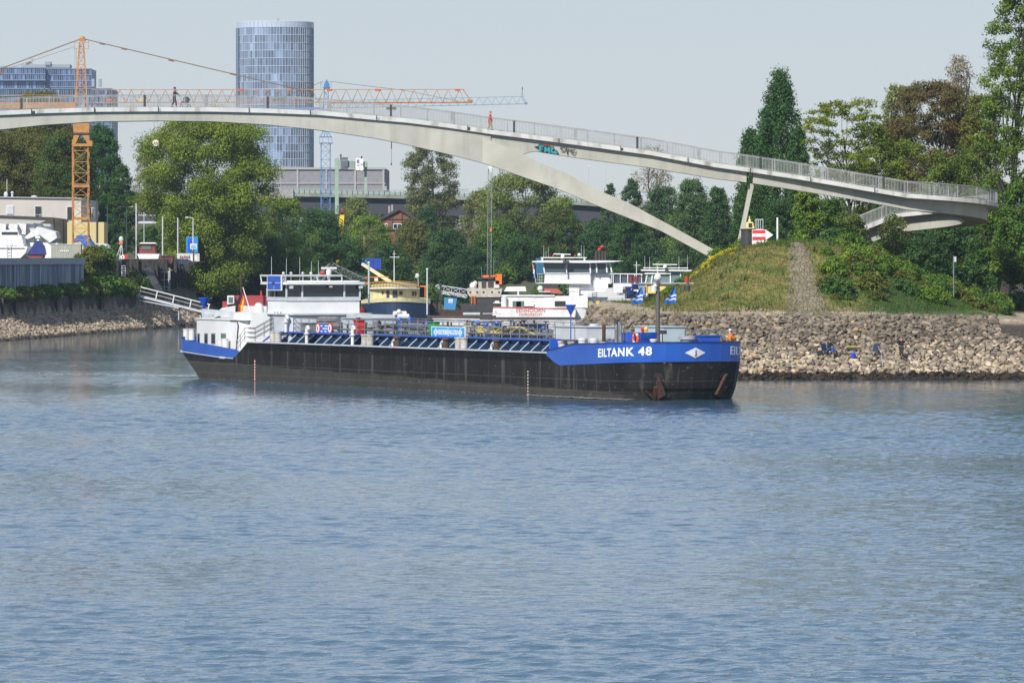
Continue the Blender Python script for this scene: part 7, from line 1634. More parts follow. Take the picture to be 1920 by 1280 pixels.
rng = np.random.default_rng(3); v, q, T_, l = make_crown(np.array(P(813, 568, D_)), 3.0, 1.35, 'egg', .2, .9, GR1, GR2, rng, nl=16, lr=(.3, .5), hollow=.1); raw_mesh('shrub', v, q, leaf_m, T_, loc=tuple(P(813, 597, D_)), parent=t)
# lattice foot bridge onto the floating crane
D_ = 925; t = thing('link_span', 'grey truss link span sloping to the floating crane', 'gangway', tuple(P(845, 560, D_))); mb = MB(); truss(mb, P(818, 539, D_), P(876, 548, D_), 1.5, .9, 1.1, r=.08, d=.8); mb.prism([P(820, 545, D_), P(876, 553, D_), P(876, 559, D_), P(822, 550, D_)], (0, 1.6, 0)); mb.pbox(813, 535, 827, 544, D_ - .5, 2); mb.build('truss', lgrey, t, fix=False)
D_ = 915; t = thing('pontoon_box', 'light blue machine box with round white emblem on a rusty pontoon', 'box', tuple(P(843, 590, D_))); mb = MB(); mb.prism([P(832, 580, D_), P(833, 558, D_), P(857, 559, D_), P(853, 581, D_)], (0, 2.2, 0)); mb.build('box', mat('machine_blue_paint', (.04, .24, .52), .5, col2=(.05, .2, .42), scale=1), t); mb = MB(); mb.pbox(841, 560.5, 849, 568, D_ - .06, .05, 0); mb.lathe([(.2, -.02), (.2, .02)], P(845, 564.3, D_ - .08), 14, 1, axis='Y'); mb.build('emblem', [whitec, lgrey], t)
mb = MB(); mb.pbox(821, 581, 872, 591, D_ - .5, 6); mb.build('pontoon', rust, t)
# ---- floating crane
D_ = 945; t = thing('floating_crane', 'floating crane barge with beige deckhouse and orange machinery under a tall lattice mast', 'crane barge', tuple(P(905, 597, D_)))
mb = MB(); mb.prism([P(862, 570, D_), P(950, 572, D_), P(948, 597, D_), P(868, 597, D_)], (0, 14, 0)); mb.build('hull', mat('dark_barge_paint', (.022, .026, .035), .7, col2=(.06, .05, .045), scale=.6), t)
bei = mat('dirty_beige_paint', (.52, .47, .39), .7, col2=(.38, .33, .27), scale=1, streak=(.2, .15, .1), streak_amt=.4)
mb = MB(); mb.prism([P(876, 540, D_ + 1), P(942, 541, D_ + 1), P(938, 557, D_ + 1), P(882, 557, D_ + 1), P(876, 550, D_ + 1)], (0, 8, 0)); mb.pbox(897, 526, 936, 541, D_ + 2, 5); mb.build('deckhouse', bei, t)
mb = MB(); mb.pbox(894, 520, 926, 523, D_ + 1.5, 5); mb.pbox(903, 523, 911, 540, D_ + 1.8, 1); mb.pbox(915, 524, 925, 538, D_ + 1.8, 1); mb.pbox(880, 557, 942, 571, D_ + 1.2, 7); mb.build('cab', dark, t)
mb = MB(); mb.pbox(905, 516, 917, 521, D_ + 2, 2); mb.pbox(929, 514, 941, 533, D_ + 2, 3); mb.pbox(920, 516, 931, 519, D_ + 2, 2); mb.build('engine_cover', orange, t)
mb = MB()
for px in (884, 890.5): mb.bar(P(px, 553, D_ + .8), P(px, 570, D_ + .8), .1)
for y in (555, 559, 563, 567): mb.bar(P(884, y, D_ + .8), P(890.5, y, D_ + .8), .07)
mb.build('ladder', orange, t, fix=False)
mb = MB(); mb.ball(P(887, 536, D_ + 2), .6, 10, 8); mb.ball(P(891, 531, D_ + 2), .4, 8, 6); mb.pbox(926, 535, 936, 540, D_ + .8, 1); mb.build('tank', white, t)
for px in (880, 893, 905, 921, 934): mb = MB(); mb.pbox(px, 546, px + 3, 549, D_ + .9, .15); mb.build('window', dark, t)
mb = MB(); truss(mb, P(917, 520, D_ + 4), P(919, 316, D_ + 4), .62, .62, .9, r=.06, up=(0, 1, 0), d=.6); mb.tube(P(926, 520, D_ + 3), P(926, 484, D_ + 3), .05); mb.bar(P(924, 491, D_ + 3), P(932, 490, D_ + 3), .05); mb.tube(P(903, 535, D_ + 3), P(903, 500, D_ + 3), .04)
mb.build('lattice_mast', mat('grey_green_mast_paint', (.17, .20, .18), .6), t, fix=False)
mb = MB(); mb.pbox(915, 311, 922, 323, D_ + 3.8, .8); mb.build('mast_antenna', white, t); mb = MB(); mb.pbox(918.5, 428, 922, 434, D_ + 3.4, .4); mb.build('orange_lamp', orange, t)
mb = MB(); mb.pbox(928, 564, 936, 569, D_ - .1, .3); mb.pbox(925, 567, 940, 568.5, D_ - .3, .5); mb.build('life_raft', whitec, t)
# ---- white motor ship EENHOORN
D_ = 915; sh = thing('motor_ship', 'large white motor ship moored behind the spit, red lettering on its stern', 'ship', tuple(P(1050, 598, D_)))
hullw = mat('ship_white_paint', (.74, .73, .72), .5, col2=(.62, .60, .58), scale=.5, streak=(.40, .36, .30), streak_amt=.25)
mb = MB(); mb.prism([P(922.5, 597, D_), P(925, 575.5, D_), P(1000, 577.5, D_), P(1036, 578, D_), P(1080, 579, D_), P(1078, 597, D_)], (0, 9, 0)); mb.prism([P(1034, 578, D_ + .2), P(1190, 578, D_ + 4), P(1190, 597, D_ + 4), P(1034, 597, D_ + .2)], (0, 6, 0)); mb.build('hull', hullw, sh)
mb = MB(); mb.pbox(922, 594.6, 1080, 598, D_ - .05, .1); mb.build('waterline_band', black, sh)
mb = MB(); mb.prism([P(924.5, 576.5, D_ - .08), P(925, 574.5, D_ - .08), P(1080, 578.5, D_ - .08), P(1080, 580, D_ - .08)], (0, .3, 0)); mb.build('red_rim', mat('faded_red_paint', (.55, .10, .08), .6), sh)
sr = mat('red_lettering', (.50, .07, .05), .6); mb = MB(); z = Z_(583, D_)
put_text(mb, 'EENHOORN', .85, (X_(995, D_), D_ - .03, Z_(582.2, D_)), (1, 0, 0), (0, 0, 1), (0, -1, 0), 0, bold=.006, fit=54 * D_ / F); put_text(mb, 'DORDRECHT', .6, (X_(995, D_), D_ - .03, Z_(590, D_)), (1, 0, 0), (0, 0, 1), (0, -1, 0), 0, bold=.004, fit=43 * D_ / F); put_text(mb, 'N', .45, (X_(930, D_), D_ - .03, Z_(584.5, D_)), (1, 0, 0), (0, 0, 1), (0, -1, 0), 0, fit=3 * D_ / F)
mb.build('stern_lettering', sr, sh)
mb = MB(); mb.lathe([(.36, -.05), (.36, .05)], P(1043.5, 584.5, D_ + .1), 18, axis='Y'); mb.build('fairlead', black, sh)
mb = MB(); mb.prism([P(940, 577, D_ + 1.5), P(940, 556, D_ + 1.5), P(954, 554.5, D_ + 1.5), P(1102, 555, D_ + 1.5), P(1102, 577, D_ + 1.5)], (0, 6, 0)); mb.prism([P(1080, 579, D_ + 2), P(1080, 556, D_ + 2), P(1145, 555.5, D_ + 2), P(1175, 540, D_ + 5), P(1175, 579, D_ + 5)], (0, 4, 0)); mb.build('deckhouse', hullw, sh)
mb = MB(); mb.prism([P(1080, 556.5, D_ + 1.9), P(1108, 549, D_ + 1.9), P(1132, 546.5, D_ + 1.9), P(1140, 540, D_ + 1.9), P(1170, 540, D_ + 1.9), P(1172, 565, D_ + 1.9), P(1140, 568, D_ + 1.9), P(1140, 557, D_ + 1.9)], (0, 3, 0)); mb.build('fore_bulwark', mat('ship_grey_white_paint', (.56, .56, .54), .6), sh)
for a, c, y0, y1, m in ((961, 982, 564.5, 575, glassg), (968, 977, 565, 575, brown), (1040, 1060, 564.5, 574, black), (1087, 1096, 565, 575, yellow), (1103, 1111, 564.5, 575, mat('olive_curtain', (.35, .32, .12), .7)), (1117, 1124, 564, 574, yellow), (1129, 1135, 563, 571, mat('pane_blue', (.12, .22, .30), .2))):
    mb = MB(); mb.pbox(a, y0, c, y1, D_ + (1.35 if a < 1070 else 1.75), .2); mb.build('window', m, sh)
mb = MB(); mb.prism([P(1001, 571, D_ - .05), P(1003, 571, D_ - .05), P(1002.5, 577, D_ - .05), P(1001.5, 577, D_ - .05)], (0, .2, 0)); mb.box(X_(982, D_), X_(1001, D_), D_ + .3, D_ + .8, Z_(577, D_), Z_(574, D_)); mb.build('stern_bench', rust, sh)
mb = MB(); put_text(mb, 'F. KALKMAN', .3, (X_(1010, D_), D_ + 1.47, Z_(557.2, D_)), (1, 0, 0), (0, 0, 1), (0, -1, 0), 0, fit=21 * D_ / F) if False else mb.bar(P(1001, 557.5, D_ + 1.45), P(1003, 557.5, D_ + 1.45), .12)
for k in range(7): mb.pbox(1005 + k * 2.4, 556.3, 1006.4 + k * 2.4, 558.6, D_ + 1.46, .03)
mb.build('faint_lettering', lgrey, sh)
mb = MB(); mb.prism([P(945, 546, D_ + 2.5), P(950, 537.5, D_ + 2.5), P(985, 537, D_ + 2.5), P(987, 546, D_ + 2.5)], (0, 1.5, 0)); mb.ball(P(1013, 541, D_ + 1.5), .45, 12, 8); mb.pbox(1010, 546, 1032, 547.5, D_ + 1.2, .6); mb.pbox(970, 545, 973, 553, D_ + 1.5, .3); mb.tube(P(946, 575, D_ + 1), P(946, 556, D_ + 1), .35, n=10); mb.pbox(940, 553, 1040, 555.5, D_ + 1.3, 5.5); mb.build('tender', whitec, sh)
mb = MB(); mb.prism([P(1017, 541, D_ + 2), P(1022, 532.5, D_ + 2), P(1044, 534.5, D_ + 2), P(1047, 541, D_ + 2)], (0, 2, 0)); mb.build('awning', dark, sh); mb = MB(); mb.prism([P(1019, 550, D_ + 1.9), P(1019, 541, D_ + 1.9), P(1045, 541, D_ + 1.9), P(1056, 550, D_ + 1.9)], (0, 2, 0)); mb.build('covered_gear', mat('brick_red_cover', (.40, .10, .07), .7), sh)
mb = MB()
for px in range(1065, 1160, 9): mb.tube(P(px, 550, D_ + 3), P(px, 541, D_ + 3), .03, n=4)
mb.bar(P(1060, 541.5, D_ + 3), P(1165, 539.5, D_ + 3), .04)
for k in range(5): mb.bar(P(1105, 550 - k * 3.6, D_ + 1), P(1113, 550 - k * 3.6, D_ + 1), .06)
for px in (1105, 1113): mb.bar(P(px, 552, D_ + 1), P(px + 3, 518, D_ + 1), .06)
mb.build('deck_railing', lgrey, sh, fix=False)
whs = MB(); whs.prism([P(1020.5, 531, D_ + 3), P(1021.5, 513, D_ + 3), P(1107, 513, D_ + 3), P(1107, 531, D_ + 3)], (0, 4, 0)); whs.pbox(1067, 531, 1086, 556, D_ + 3.5, 2.5); whs.pbox(1086, 532, 1140, 552, D_ + 4, 3); whs.pbox(1105, 510, 1145, 532, D_ + 4, 3); whs.prism([P(1006, 530, D_ + 2.8), P(1108, 530, D_ + 2.8), P(1108, 532.3, D_ + 2.8), P(1006, 531.5, D_ + 2.8)], (0, 4.6, 0)); wh2 = whs.build('wheelhouse', whitec, sh)
mb = MB(); mb.prism([P(1020, 511, D_ + 2.9), P(1108, 511, D_ + 2.9), P(1108, 513.5, D_ + 2.9), P(1020, 513.5, D_ + 2.9)], (0, 4.2, 0)); mb.build('sill', lgrey, wh2)
mb = MB(); mb.prism([P(1021, 510.8, D_ + 3.1), P(1018, 493.5, D_ + 3.1), P(1138, 493.5, D_ + 3.1), P(1143, 510.8, D_ + 3.1)], (0, 3.6, 0)); mb.build('window_band', mat('wheelhouse_glass', (.05, .075, .09), .08, spec=.8), wh2)
mb = MB()
for a, c in (((1021, 511), (1018, 493)), ((1062, 511), (1062, 493)), ((1107, 511), (1106, 493)), ((1119, 511), (1118, 493)), ((1138, 511), (1137, 493)), ((1147, 511), (1144, 493))): mb.bar(P(*a, D_ + 3.0), P(*c, D_ + 3.0), .22)
mb.build('window_post', whitec, wh2, fix=False)
mb = MB(); mb.prism([P(998, 492, D_ + 2), P(998, 489.5, D_ + 2), P(1024, 488, D_ + 2), P(1150, 488.5, D_ + 2), P(1170, 489.2, D_ + 2), P(1150, 491.5, D_ + 2), P(1104, 493, D_ + 2)], (0, 6.5, 0)); mb.build('roof', whitec, wh2)
mb = MB(); mb.bar(P(1014, 483, D_ + 3), P(1100, 483, D_ + 3), .14); mb.bar(P(1038, 476, D_ + 3), P(1070, 477, D_ + 3), .18, .16); mb.lathe([(.25, -.3), (.3, .1), (.15, .35)], P(1055, 481, D_ + 3), 12); mb.ball(P(1086, 477.5, D_ + 3), .26, 10, 8)
for px in (1017, 1096): mb.tube(P(px, 488, D_ + 3), P(px, 484, D_ + 3), .05); mb.ball(P(px, 487, D_ + 2.8), .17)
mb.build('radar_bar', whitec, wh2)
for px, y in ((1019.5, 460), (1024, 471), (1028.5, 465), (1090, 460), (1095, 460)): mb = MB(); mb.tube(P(px, 484, D_ + 3), P(px, y, D_ + 3), .035, .02, n=5); mb.build('whip_antenna', lgrey, wh2, fix=False)
mb = MB(); mb.tube(P(1060, 512, D_ + 2), P(1060, 488, D_ + 2), .12, n=6); mb.obox(P(1061, 491, D_ + 1.8), (.9, .5, .4)); mb.build('search_light', dark, wh2)
for px in (1037, 1078): mb = MB(); mb.ball(P(px, 479, D_ + 3), .16, 8, 6); mb.build('signal_lamp', red, wh2)
mb = MB()
for (y0, x0, x1, mi) in ((497, 999, 1002, 0), (505, 999.5, 1002.5, 1), (513, 1000, 1003.5, 2)): mb.pbox(x0, y0, x1, y0 + 8, D_ + 2, .05, mi)
mb.tube(P(998.5, 495, D_ + 2), P(1005, 531, D_ + 2), .04, n=5, mi=1); mb.build('ensign', [red, whitec, blue], sh)
mb = MB()
for px in (1008, 1012, 1016): mb.bar(P(px, 513, D_ + 2.8), P(px, 530, D_ + 2.8), .05)
for y in (513, 519, 525): mb.bar(P(1007, y, D_ + 2.8), P(1019, y, D_ + 2.8), .05)
mb.build('balcony_railing', lgrey, sh, fix=False)
t = thing('mooring_dolphin', 'dark brown mooring dolphin with red top lights behind the white wheelhouse', 'dolphin', tuple(P(1125, 597, 940))); mb = MB()
for px in (1118, 1124, 1130, 1135): mb.tube(P(px, 600, 940), P(px, 471, 940), .22, n=7)
mb.build('piles', mat('dark_pile_timber', (.06, .045, .04), .9), t); mb = MB(); mb.ball(P(1124, 468, 940), .3, 8, 6); mb.ball(P(1129, 463, 940), .3, 8, 6); mb.build('red_light', red, t)
# ---- second ship: yellow lower wheelhouse
D_ = 885; t = thing('harbour_tug', 'ship with white upper and yellow lower wheelhouse left of the grassy mound', 'ship', tuple(P(1230, 597, D_)))
mb = MB(); mb.pbox(1140, 560, 1330, 597, D_ + 3, 8); mb.build('hull', lgrey, t)
mb = MB(); mb.pbox(1207, 531, 1287, 550, D_ + 1, 5); mb.build('lower_wheelhouse', mat('pale_yellow_paint', (.72, .52, .15), .5), t)
mb = MB(); mb.pbox(1227, 536, 1234, 543, D_ + .9, .15); mb.build('window', whitec, t); mb = MB(); mb.pbox(1205, 533, 1213, 549, D_ + .8, .4); mb.build('door', mat('beige_door', (.45, .40, .25), .6), t)
mb = MB(); mb.prism([P(1209, 531, D_ + .9), P(1213, 512, D_ + .9), P(1330, 508, D_ + .9), P(1330, 531, D_ + .9)], (0, 5, 0)); mb.build('window_band', mat('pale_green_glass', (.16, .22, .21), .12, spec=.8), t)
mb = MB()
for a, c in ((1210, 1214), (1221, 1224), (1257, 1257), (1276, 1276), (1293, 1293), (1306, 1306)): mb.bar(P(a, 531, D_ + .8), P(c, 511, D_ + .8), .2)
mb.box(X_(1203, D_), X_(1292, D_), D_ + .6, D_ + 6, Z_(532.2, D_), Z_(530, D_)); mb.prism([P(1208, 514, D_ + .5), P(1210, 511, D_ + .5), P(1258, 511, D_ + .5), P(1258, 514, D_ + .5)], (0, 5.5, 0)); mb.build('window_frame', whitec, t, fix=False)
mb = MB(); mb.prism([P(1203, 508, D_ + .2), P(1203, 505, D_ + .2), P(1320, 506.5, D_ + .2), P(1320, 509, D_ + .2)], (0, 6, 0)); mb.bar(P(1206, 502, D_ + 1), P(1290, 502.5, D_ + 1), .12); mb.bar(P(1224, 495.5, D_ + 1), P(1270, 496, D_ + 1), .14); mb.ball(P(1247, 500, D_ + 1), .3, 8, 6); mb.build('roof', whitec, t)
mb = MB()
for px, y in ((1209, 480), (1218, 482), (1273, 480), (1289, 478), (1232, 492)): mb.tube(P(px, 506, D_ + 1), P(px, y, D_ + 1), .035, .02, n=5)
mb.build('whip_antenna', lgrey, t, fix=False); mb = MB(); mb.obox(P(1250, 505, D_ + .3), (.5, .4, .5)); mb.build('search_light', dark, t); mb = MB(); mb.ball(P(1209.5, 554, D_ + 1), .5, 12, 8); mb.build('satellite_dome', whitec, t)
mb = MB(); mb.prism([P(1143, 514, D_ + 5), P(1146, 512.5, D_ + 5), P(1208, 513, D_ + 5), P(1208, 515, D_ + 5)], (0, 5, 0)); mb.pbox(1150, 531, 1208, 548, D_ + 5, 5); mb.build('lower_cabin', whitec, t); mb = MB(); mb.pbox(1147, 515, 1207, 531, D_ + 5.3, 4); mb.build('cabin_window_band', mat('cabin_glass', (.08, .09, .13), .12), t)
mb = MB()
for px in (1147, 1150, 1163, 1177, 1190, 1203): mb.bar(P(px, 531, D_ + 5), P(px, 515, D_ + 5), .12)
mb.tube(P(1193.5, 525, D_ + 3), P(1193.5, 490, D_ + 3), .06); mb.bar(P(1187, 497, D_ + 3), P(1200, 497, D_ + 3), .06); mb.build('window_post', whitec, t, fix=False)
mb = MB(); rr = random.Random(3)
for k in range(22): mb.obox(P(rr.uniform(1162, 1205), rr.uniform(534, 556), D_ + rr.uniform(0, 2)), (rr.uniform(.3, 1), .5, rr.uniform(.3, .9)), rr.uniform(0, 1), rr.randrange(3))
mb.build('deck_gear', [dark, grey, navy], t, fix=False)
# red work boat behind the flag
D_ = 840; t = thing('work_boat', 'red and white work boat behind the barge stern flag', 'boat', tuple(P(455, 596, D_)))
mb = MB(); mb.prism([P(409, 583, D_), P(416, 577, D_), P(440, 573, D_), P(500, 574, D_), P(500, 597, D_), P(415, 597, D_)], (0, 4, 0)); mb.build('hull', white, t); mb = MB(); mb.pbox(417, 565, 427, 576, D_ + .5, 3); mb.pbox(436, 554, 500, 574, D_ + 1, 3); mb.build('superstructure', mat('deep_red_paint', (.30, .04, .045), .6), t)
mb = MB(); mb.prism([P(426, 571, D_), P(426, 554, D_), P(439, 554, D_), P(439, 569, D_)], (0, 1.5, 0)); mb.build('window_frame', whitec, t); mb = MB(); mb.pbox(428.5, 557, 436.5, 567, D_ - .08, .1); mb.build('window', glassg, t)
mb = MB(); mb.tube(P(452, 556, D_ + 2), P(452, 515, D_ + 2), .12, n=6); mb.bar(P(447, 520, D_ + 2), P(458, 520, D_ + 2), .1); mb.bar(P(444, 556, D_ + 2), P(452, 520, D_ + 2), .04); mb.build('mast', rust, t); mb = MB(); mb.pbox(488, 545, 491, 562, D_, .3); mb.build('funnel', red, t)
# low grey pontoon and moored small craft behind the trunk (columns 785-960)
D_ = 880; t = thing('work_pontoon', 'low brown pontoon with white edge lying before the cream ship', 'pontoon', tuple(P(860, 601, D_))); mb = MB(); mb.pbox(800, 592, 930, 596, D_, 5); mb.build('deck', brown, t)
mb = MB(); mb.pbox(905, 587, 940, 588.5, D_ + 8, 1); mb.pbox(868, 586, 900, 590, D_ + 9, 3); mb.build('edge_beam', lgrey, t)
# ---- marks and signs on the mound
D_ = 518; t = thing('direction_sign', 'white arrow board with two red bars pointing right on the mound', 'sign', tuple(P(1424, 463, D_)))
mb = MB(); mb.prism([P(1410, 430.5, D_), P(1436, 430.5, D_), P(1450, 440.5, D_), P(1436, 450, D_), P(1410, 450, D_)], (0, .12, 0)); mb.build('arrow_board', whitec, t)
mb = MB(); mb.pbox(1410.8, 431.6, 1435, 437.5, D_ - .02, .03); mb.pbox(1410.8, 444, 1435, 449.4, D_ - .02, .03); mb.build('red_bar', mat('signal_red', (.62, .03, .04), .5), t)
mb = MB(); mb.prism([P(1410, 450.5, D_ + .02), P(1437, 450.5, D_ + .02), P(1436.5, 459, D_ + .02), P(1410, 463.5, D_ + .02)], (0, .12, 0)); mb.build('lower_board', white, t)
mb = MB(); put_text(mb, 'Achtung', .2, (X_(1424, D_), D_ + .01, Z_(455, D_)), (1, 0, 0), (0, 0, 1), (0, -1, 0), 0, bold=.004, fit=13 * D_ / F); mb.build('lettering', dark, t)
mb = MB(); mb.pbox(1413, 450, 1414, 466, D_ + .15, .1); mb.pbox(1432, 450, 1433, 464, D_ + .15, .1); mb.build('post', lgrey, t)
D_ = 521; t = thing('radar_hut', 'dark round hut with small yellow cabin on top behind the slanting pier', 'hut', tuple(P(1402, 466, D_)))
mb = MB(); mb.lathe([(.62, Z_(470, D_)), (.62, Z_(431, D_)), (.7, Z_(431, D_)), (.7, Z_(429, D_))], (X_(1403, D_), D_ + .7, 0), 16); mb.build('base', dark, t)
cy2 = mat('cabin_yellow_paint', (.68, .58, .25), .5); mb = MB(); mb.prism([P(1398, 428.5, D_), P(1400, 416, D_), P(1412, 416, D_), P(1414.5, 428.5, D_)], (0, .8, 0)); mb.lathe([(.12, 0), (.12, .2), (.05, .25), (.05, .5)], P(1405.5, 416, D_ + .4), 10); mb.build('cabin', cy2, t); mb = MB(); mb.pbox(1403.5, 418.5, 1410.5, 426.5, D_ - .03, .04); mb.build('window', glass, t)
D_ = 523; mb = MB()
for px in (1416, 1419, 1422, 1425.5, 1430.5):
    mb.bar(P(px, 432, D_), P(px, 411, D_), .05); mb.bar(P(px, 432, D_ + .6), P(px, 411, D_ + .6), .05)
mb.bar(P(1415.5, 411.5, D_), P(1431, 411.5, D_), .07); mb.bar(P(1415.5, 430, D_), P(1431, 430, D_), .07); mb.bar(P(1415.5, 411.5, D_ + .6), P(1431, 411.5, D_ + .6), .07); mb.bar(P(1423, 432, D_ + .3), P(1423, 465, D_ + .3), .12); tag(mb.build('cage_basket', lgrey, fix=False), 'grey steel cage basket behind the red and white arrow board', 'basket')
mb = MB(); D_ = 516; mb.pbox(1456, 408, 1459, 455, D_, .14); tag(mb.build('marker_post', whitec), 'plain white vertical post on top of the mound', 'post')
D_ = 500; t = thing('sign_post', 'thin grey post with small plate on the right foot of the mound', 'sign', tuple(P(1788, 560, D_))); mb = MB(); mb.tube(P(1788, 556, D_), P(1788, 480, D_), .05, n=6); mb.build('post', steel, t); mb = MB(); mb.pbox(1788.5, 481, 1793, 491, D_ - .02, .03); mb.build('plate', lgrey, t)
# ================================================================== PEOPLE
def skin_obj(name, verts, edges, radii, m, parent, root=0):
    me = bpy.data.meshes.new('sk'); me.from_pydata(verts, edges, []); o = bpy.data.objects.new('sk', me); COL.objects.link(o)
    o.modifiers.new('s', 'SKIN'); o.modifiers.new('u', 'SUBSURF'); o.modifiers['u'].levels = 1; o.modifiers['u'].render_levels = 1
    if not me.skin_vertices:
        pass
    for i, r in enumerate(radii):
        sv = me.skin_vertices[0].data[i]; sv.radius = r if isinstance(r, tuple) else (r, r); sv.use_root = (i == root)
    bpy.context.view_layer.update(); m2 = bpy.data.meshes.new_from_object(o.evaluated_get(bpy.context.evaluated_depsgraph_get())); bpy.data.objects.remove(o)
    m2.materials.clear(); m2.materials.append(m); m2.polygons.foreach_set('use_smooth', [True] * len(m2.polygons))
    q = bpy.data.objects.new(name, m2); COL.objects.link(q); q.parent = parent; ORG[q.name] = Vector((0, 0, 0)); return q
def person(label, loc, rz, J, top, bottom, shoes, hairm, coat_len=0, hat=None, scale=1.0):
    """J: joints in metres, x = facing direction, z up. keys: pel, chest, neck, head, hipL.., kneeL, ankL, toeL, shL, elL, wrL (and R)"""
    t = thing('person', label, 'person', loc, rz, local=True); t.scale = (scale,) * 3
    v, e, r = [], [], []
    def add(p, rad, par=None):
        v.append(tuple(p)); r.append(rad); 
        if par is not None: e.append((par, len(v) - 1))
        return len(v) - 1
    pel = add(J['pel'], (.13, .10)); ch = add(J['chest'], (.15, .10), pel); nk = add(J['neck'], .055, ch); hb = add(Vector(J['neck']).lerp(Vector(J['head']), .45), .065, nk); hd = add(J['head'], (.095, .085), hb)
    add(Vector(J['head']) + Vector((0, 0, .10)), .06, hd)
    for s in 'LR':
        a = add(J['hip' + s], .085, pel); k = add(J['knee' + s], .055, a); n = add(J['ank' + s], .038, k); add(J['toe' + s], .032, n)
        a = add(J['sh' + s], .055, ch); k = add(J['el' + s], .038, a); n = add(J['wr' + s], .025, k); w = Vector(J['wr' + s]); d = (w - Vector(J['el' + s])).normalized(); side = d.cross(Vector((1, 0, 0))).normalized() if abs(d.x) < .9 else Vector((0, 1, 0))
        p = add(w + d * .07, (.034, .018), n)
        for i, ln in enumerate((.065, .078, .07, .055)):
            f0 = w + d * .10 + side * (i - 1.5) * .017; f1 = add(f0, .009, p); add(f0 + d * ln * .8 + Vector((.02, 0, -.01)), .007, f1)
        add(w + d * .06 + side * -.05 + Vector((.02, 0, 0)), .009, p)
    body = skin_obj('body', v, e, r, skin, t)
    # face details
    h = Vector(J['head']); mb = MB(); mb.ball(h + Vector((.093, 0, -.005)), .016, 6, 5, sc=(1.2, .8, 1.4)); mb.ball(h + Vector((.0, .085, 0)), .022, 6, 5, sc=(.6, .4, 1)); mb.ball(h + Vector((.0, -.085, 0)), .022, 6, 5, sc=(.6, .4, 1)); mb.build('face', skin, t)
    mb = MB(); mb.ball(h + Vector((.083, .03, .02)), .010, 6, 4); mb.ball(h + Vector((.083, -.03, .02)), .010, 6, 4); mb.box(h.x + .085, h.x + .093, -.022 + h.y, .022 + h.y, h.z - .052, h.z - .046); mb.build('eyes', dark, t)
    mb = MB(); mb.ball(h + Vector((-.015, 0, .035)), .108, 14, 10, sc=(1, .92, .95)); mb.build('hair' if hat is None else 'cap', hairm if hat is None else hat, t, smooth=True)
    # clothing
    v, e, r = [], [], []
    c0 = add(J['pel'], (.19, .16)); c1 = add(J['chest'], (.21, .16), c0); add(Vector(J['neck']) + Vector((0, 0, -.03)), .07, c1)
    for s in 'LR': a = add(J['sh' + s], .085, c1); k = add(J['el' + s], .068, a); add(J['wr' + s], .055, k)
    if coat_len: add(Vector(J['pel']) + Vector((0, 0, -coat_len)), (.26, .22), c0)
    skin_obj('jacket', v, e, r, top, t)
    v, e, r = [], [], []
    c0 = add(Vector(J['pel']) + Vector((0, 0, .02)), (.145, .11))
    for s in 'LR': a = add(J['hip' + s], .125, c0); k = add(J['knee' + s], .09, a); add(Vector(J['ank' + s]) + Vector((0, 0, .03)), .075, k)
    skin_obj('trousers', v, e, r, bottom, t)
    mb = MB()
    for s in 'LR': a = Vector(J['ank' + s]); b_ = Vector(J['toe' + s]); mb.bar(a + Vector((-.06, 0, -.035)), b_ + Vector((.04, 0, 0)), .09, .075)
    mb.build('shoes', shoes, t, smooth=True)
    return t
def standing(step=.0, armL=None, armR=None):
    J = dict(pel=(0, 0, .95), chest=(.02, 0, 1.32), neck=(.02, 0, 1.50), head=(.04, 0, 1.65))
    for s, sg in (('L', 1), ('R', -1)):
        st = step * sg
        J['hip' + s] = (0, .09 * sg, .90); J['knee' + s] = (st * .5 + .03, .09 * sg, .50); J['ank' + s] = (st - (.05 if st < 0 else 0), .09 * sg, .085 + (.05 if st < 0 else 0)); J['toe' + s] = (st + .13, .10 * sg, .04)
        J['sh' + s] = (0, .19 * sg, 1.43); J['el' + s] = (-st * .3 - .02, .24 * sg, 1.15); J['wr' + s] = (-st * .5 + .1, .23 * sg, .93)
    for s, a in (('L', armL), ('R', armR)):
        if a: J['el' + s], J['wr' + s] = a
    return J
dk = mat('dark_brown_cloth', (.035, .028, .024), .8); blkc = mat('black_cloth', (.012, .012, .015), .8); jean = mat('dark_denim', (.03, .05, .11), .8); hair_d = mat('dark_hair', (.03, .02, .015), .7); hair_g = mat('reddish_grey_hair', (.30, .18, .12), .7)
zb_ = lambda px: Z_(stv(px, 2), 528)
person('man in dark jacket pushing a pram across the footbridge', (X_(327, BD), BD, zb_(327)), 0, standing(.17, ((.22, .22, 1.2), (.48, .16, 1.05)), ((.22, -.22, 1.2), (.48, -.16, 1.05))), dk, blkc, dark, hair_d, scale=1.06)
t = thing('pram', 'dark pram with pink bag pushed along the footbridge', 'pram', (X_(347, BD), BD, zb_(347)), 0, local=True)
mb = MB(); mb.prism([(-.35, -.22, .45), (.35, -.22, .45), (.40, -.22, .65), (.1, -.22, .72), (-.2, -.22, .60)], (0, .44, 0)); mb.torus((.12, 0, .66), .30, .05, axis='Y', n=10, k=6, a0=0, a1=math.pi * .9); mb.prism([(.12, -.22, .66), (.42, -.22, .70), (.34, -.22, .92), (.12, -.22, .97), (-.05, -.22, .9)], (0, .44, 0)); mb.build('seat_hood', blkc, t)
mb = MB(); mb.bar((-.75, .15, 1.02), (.1, .15, .45), .03); mb.bar((-.75, -.15, 1.02), (.1, -.15, .45), .03); mb.bar((-.75, -.16, 1.02), (-.75, .16, 1.02), .03); mb.bar((-.35, 0, .18), (.1, 0, .5), .04); mb.bar((.35, 0, .18), (-.1, 0, .5), .04); mb.build('frame', lgrey, t)
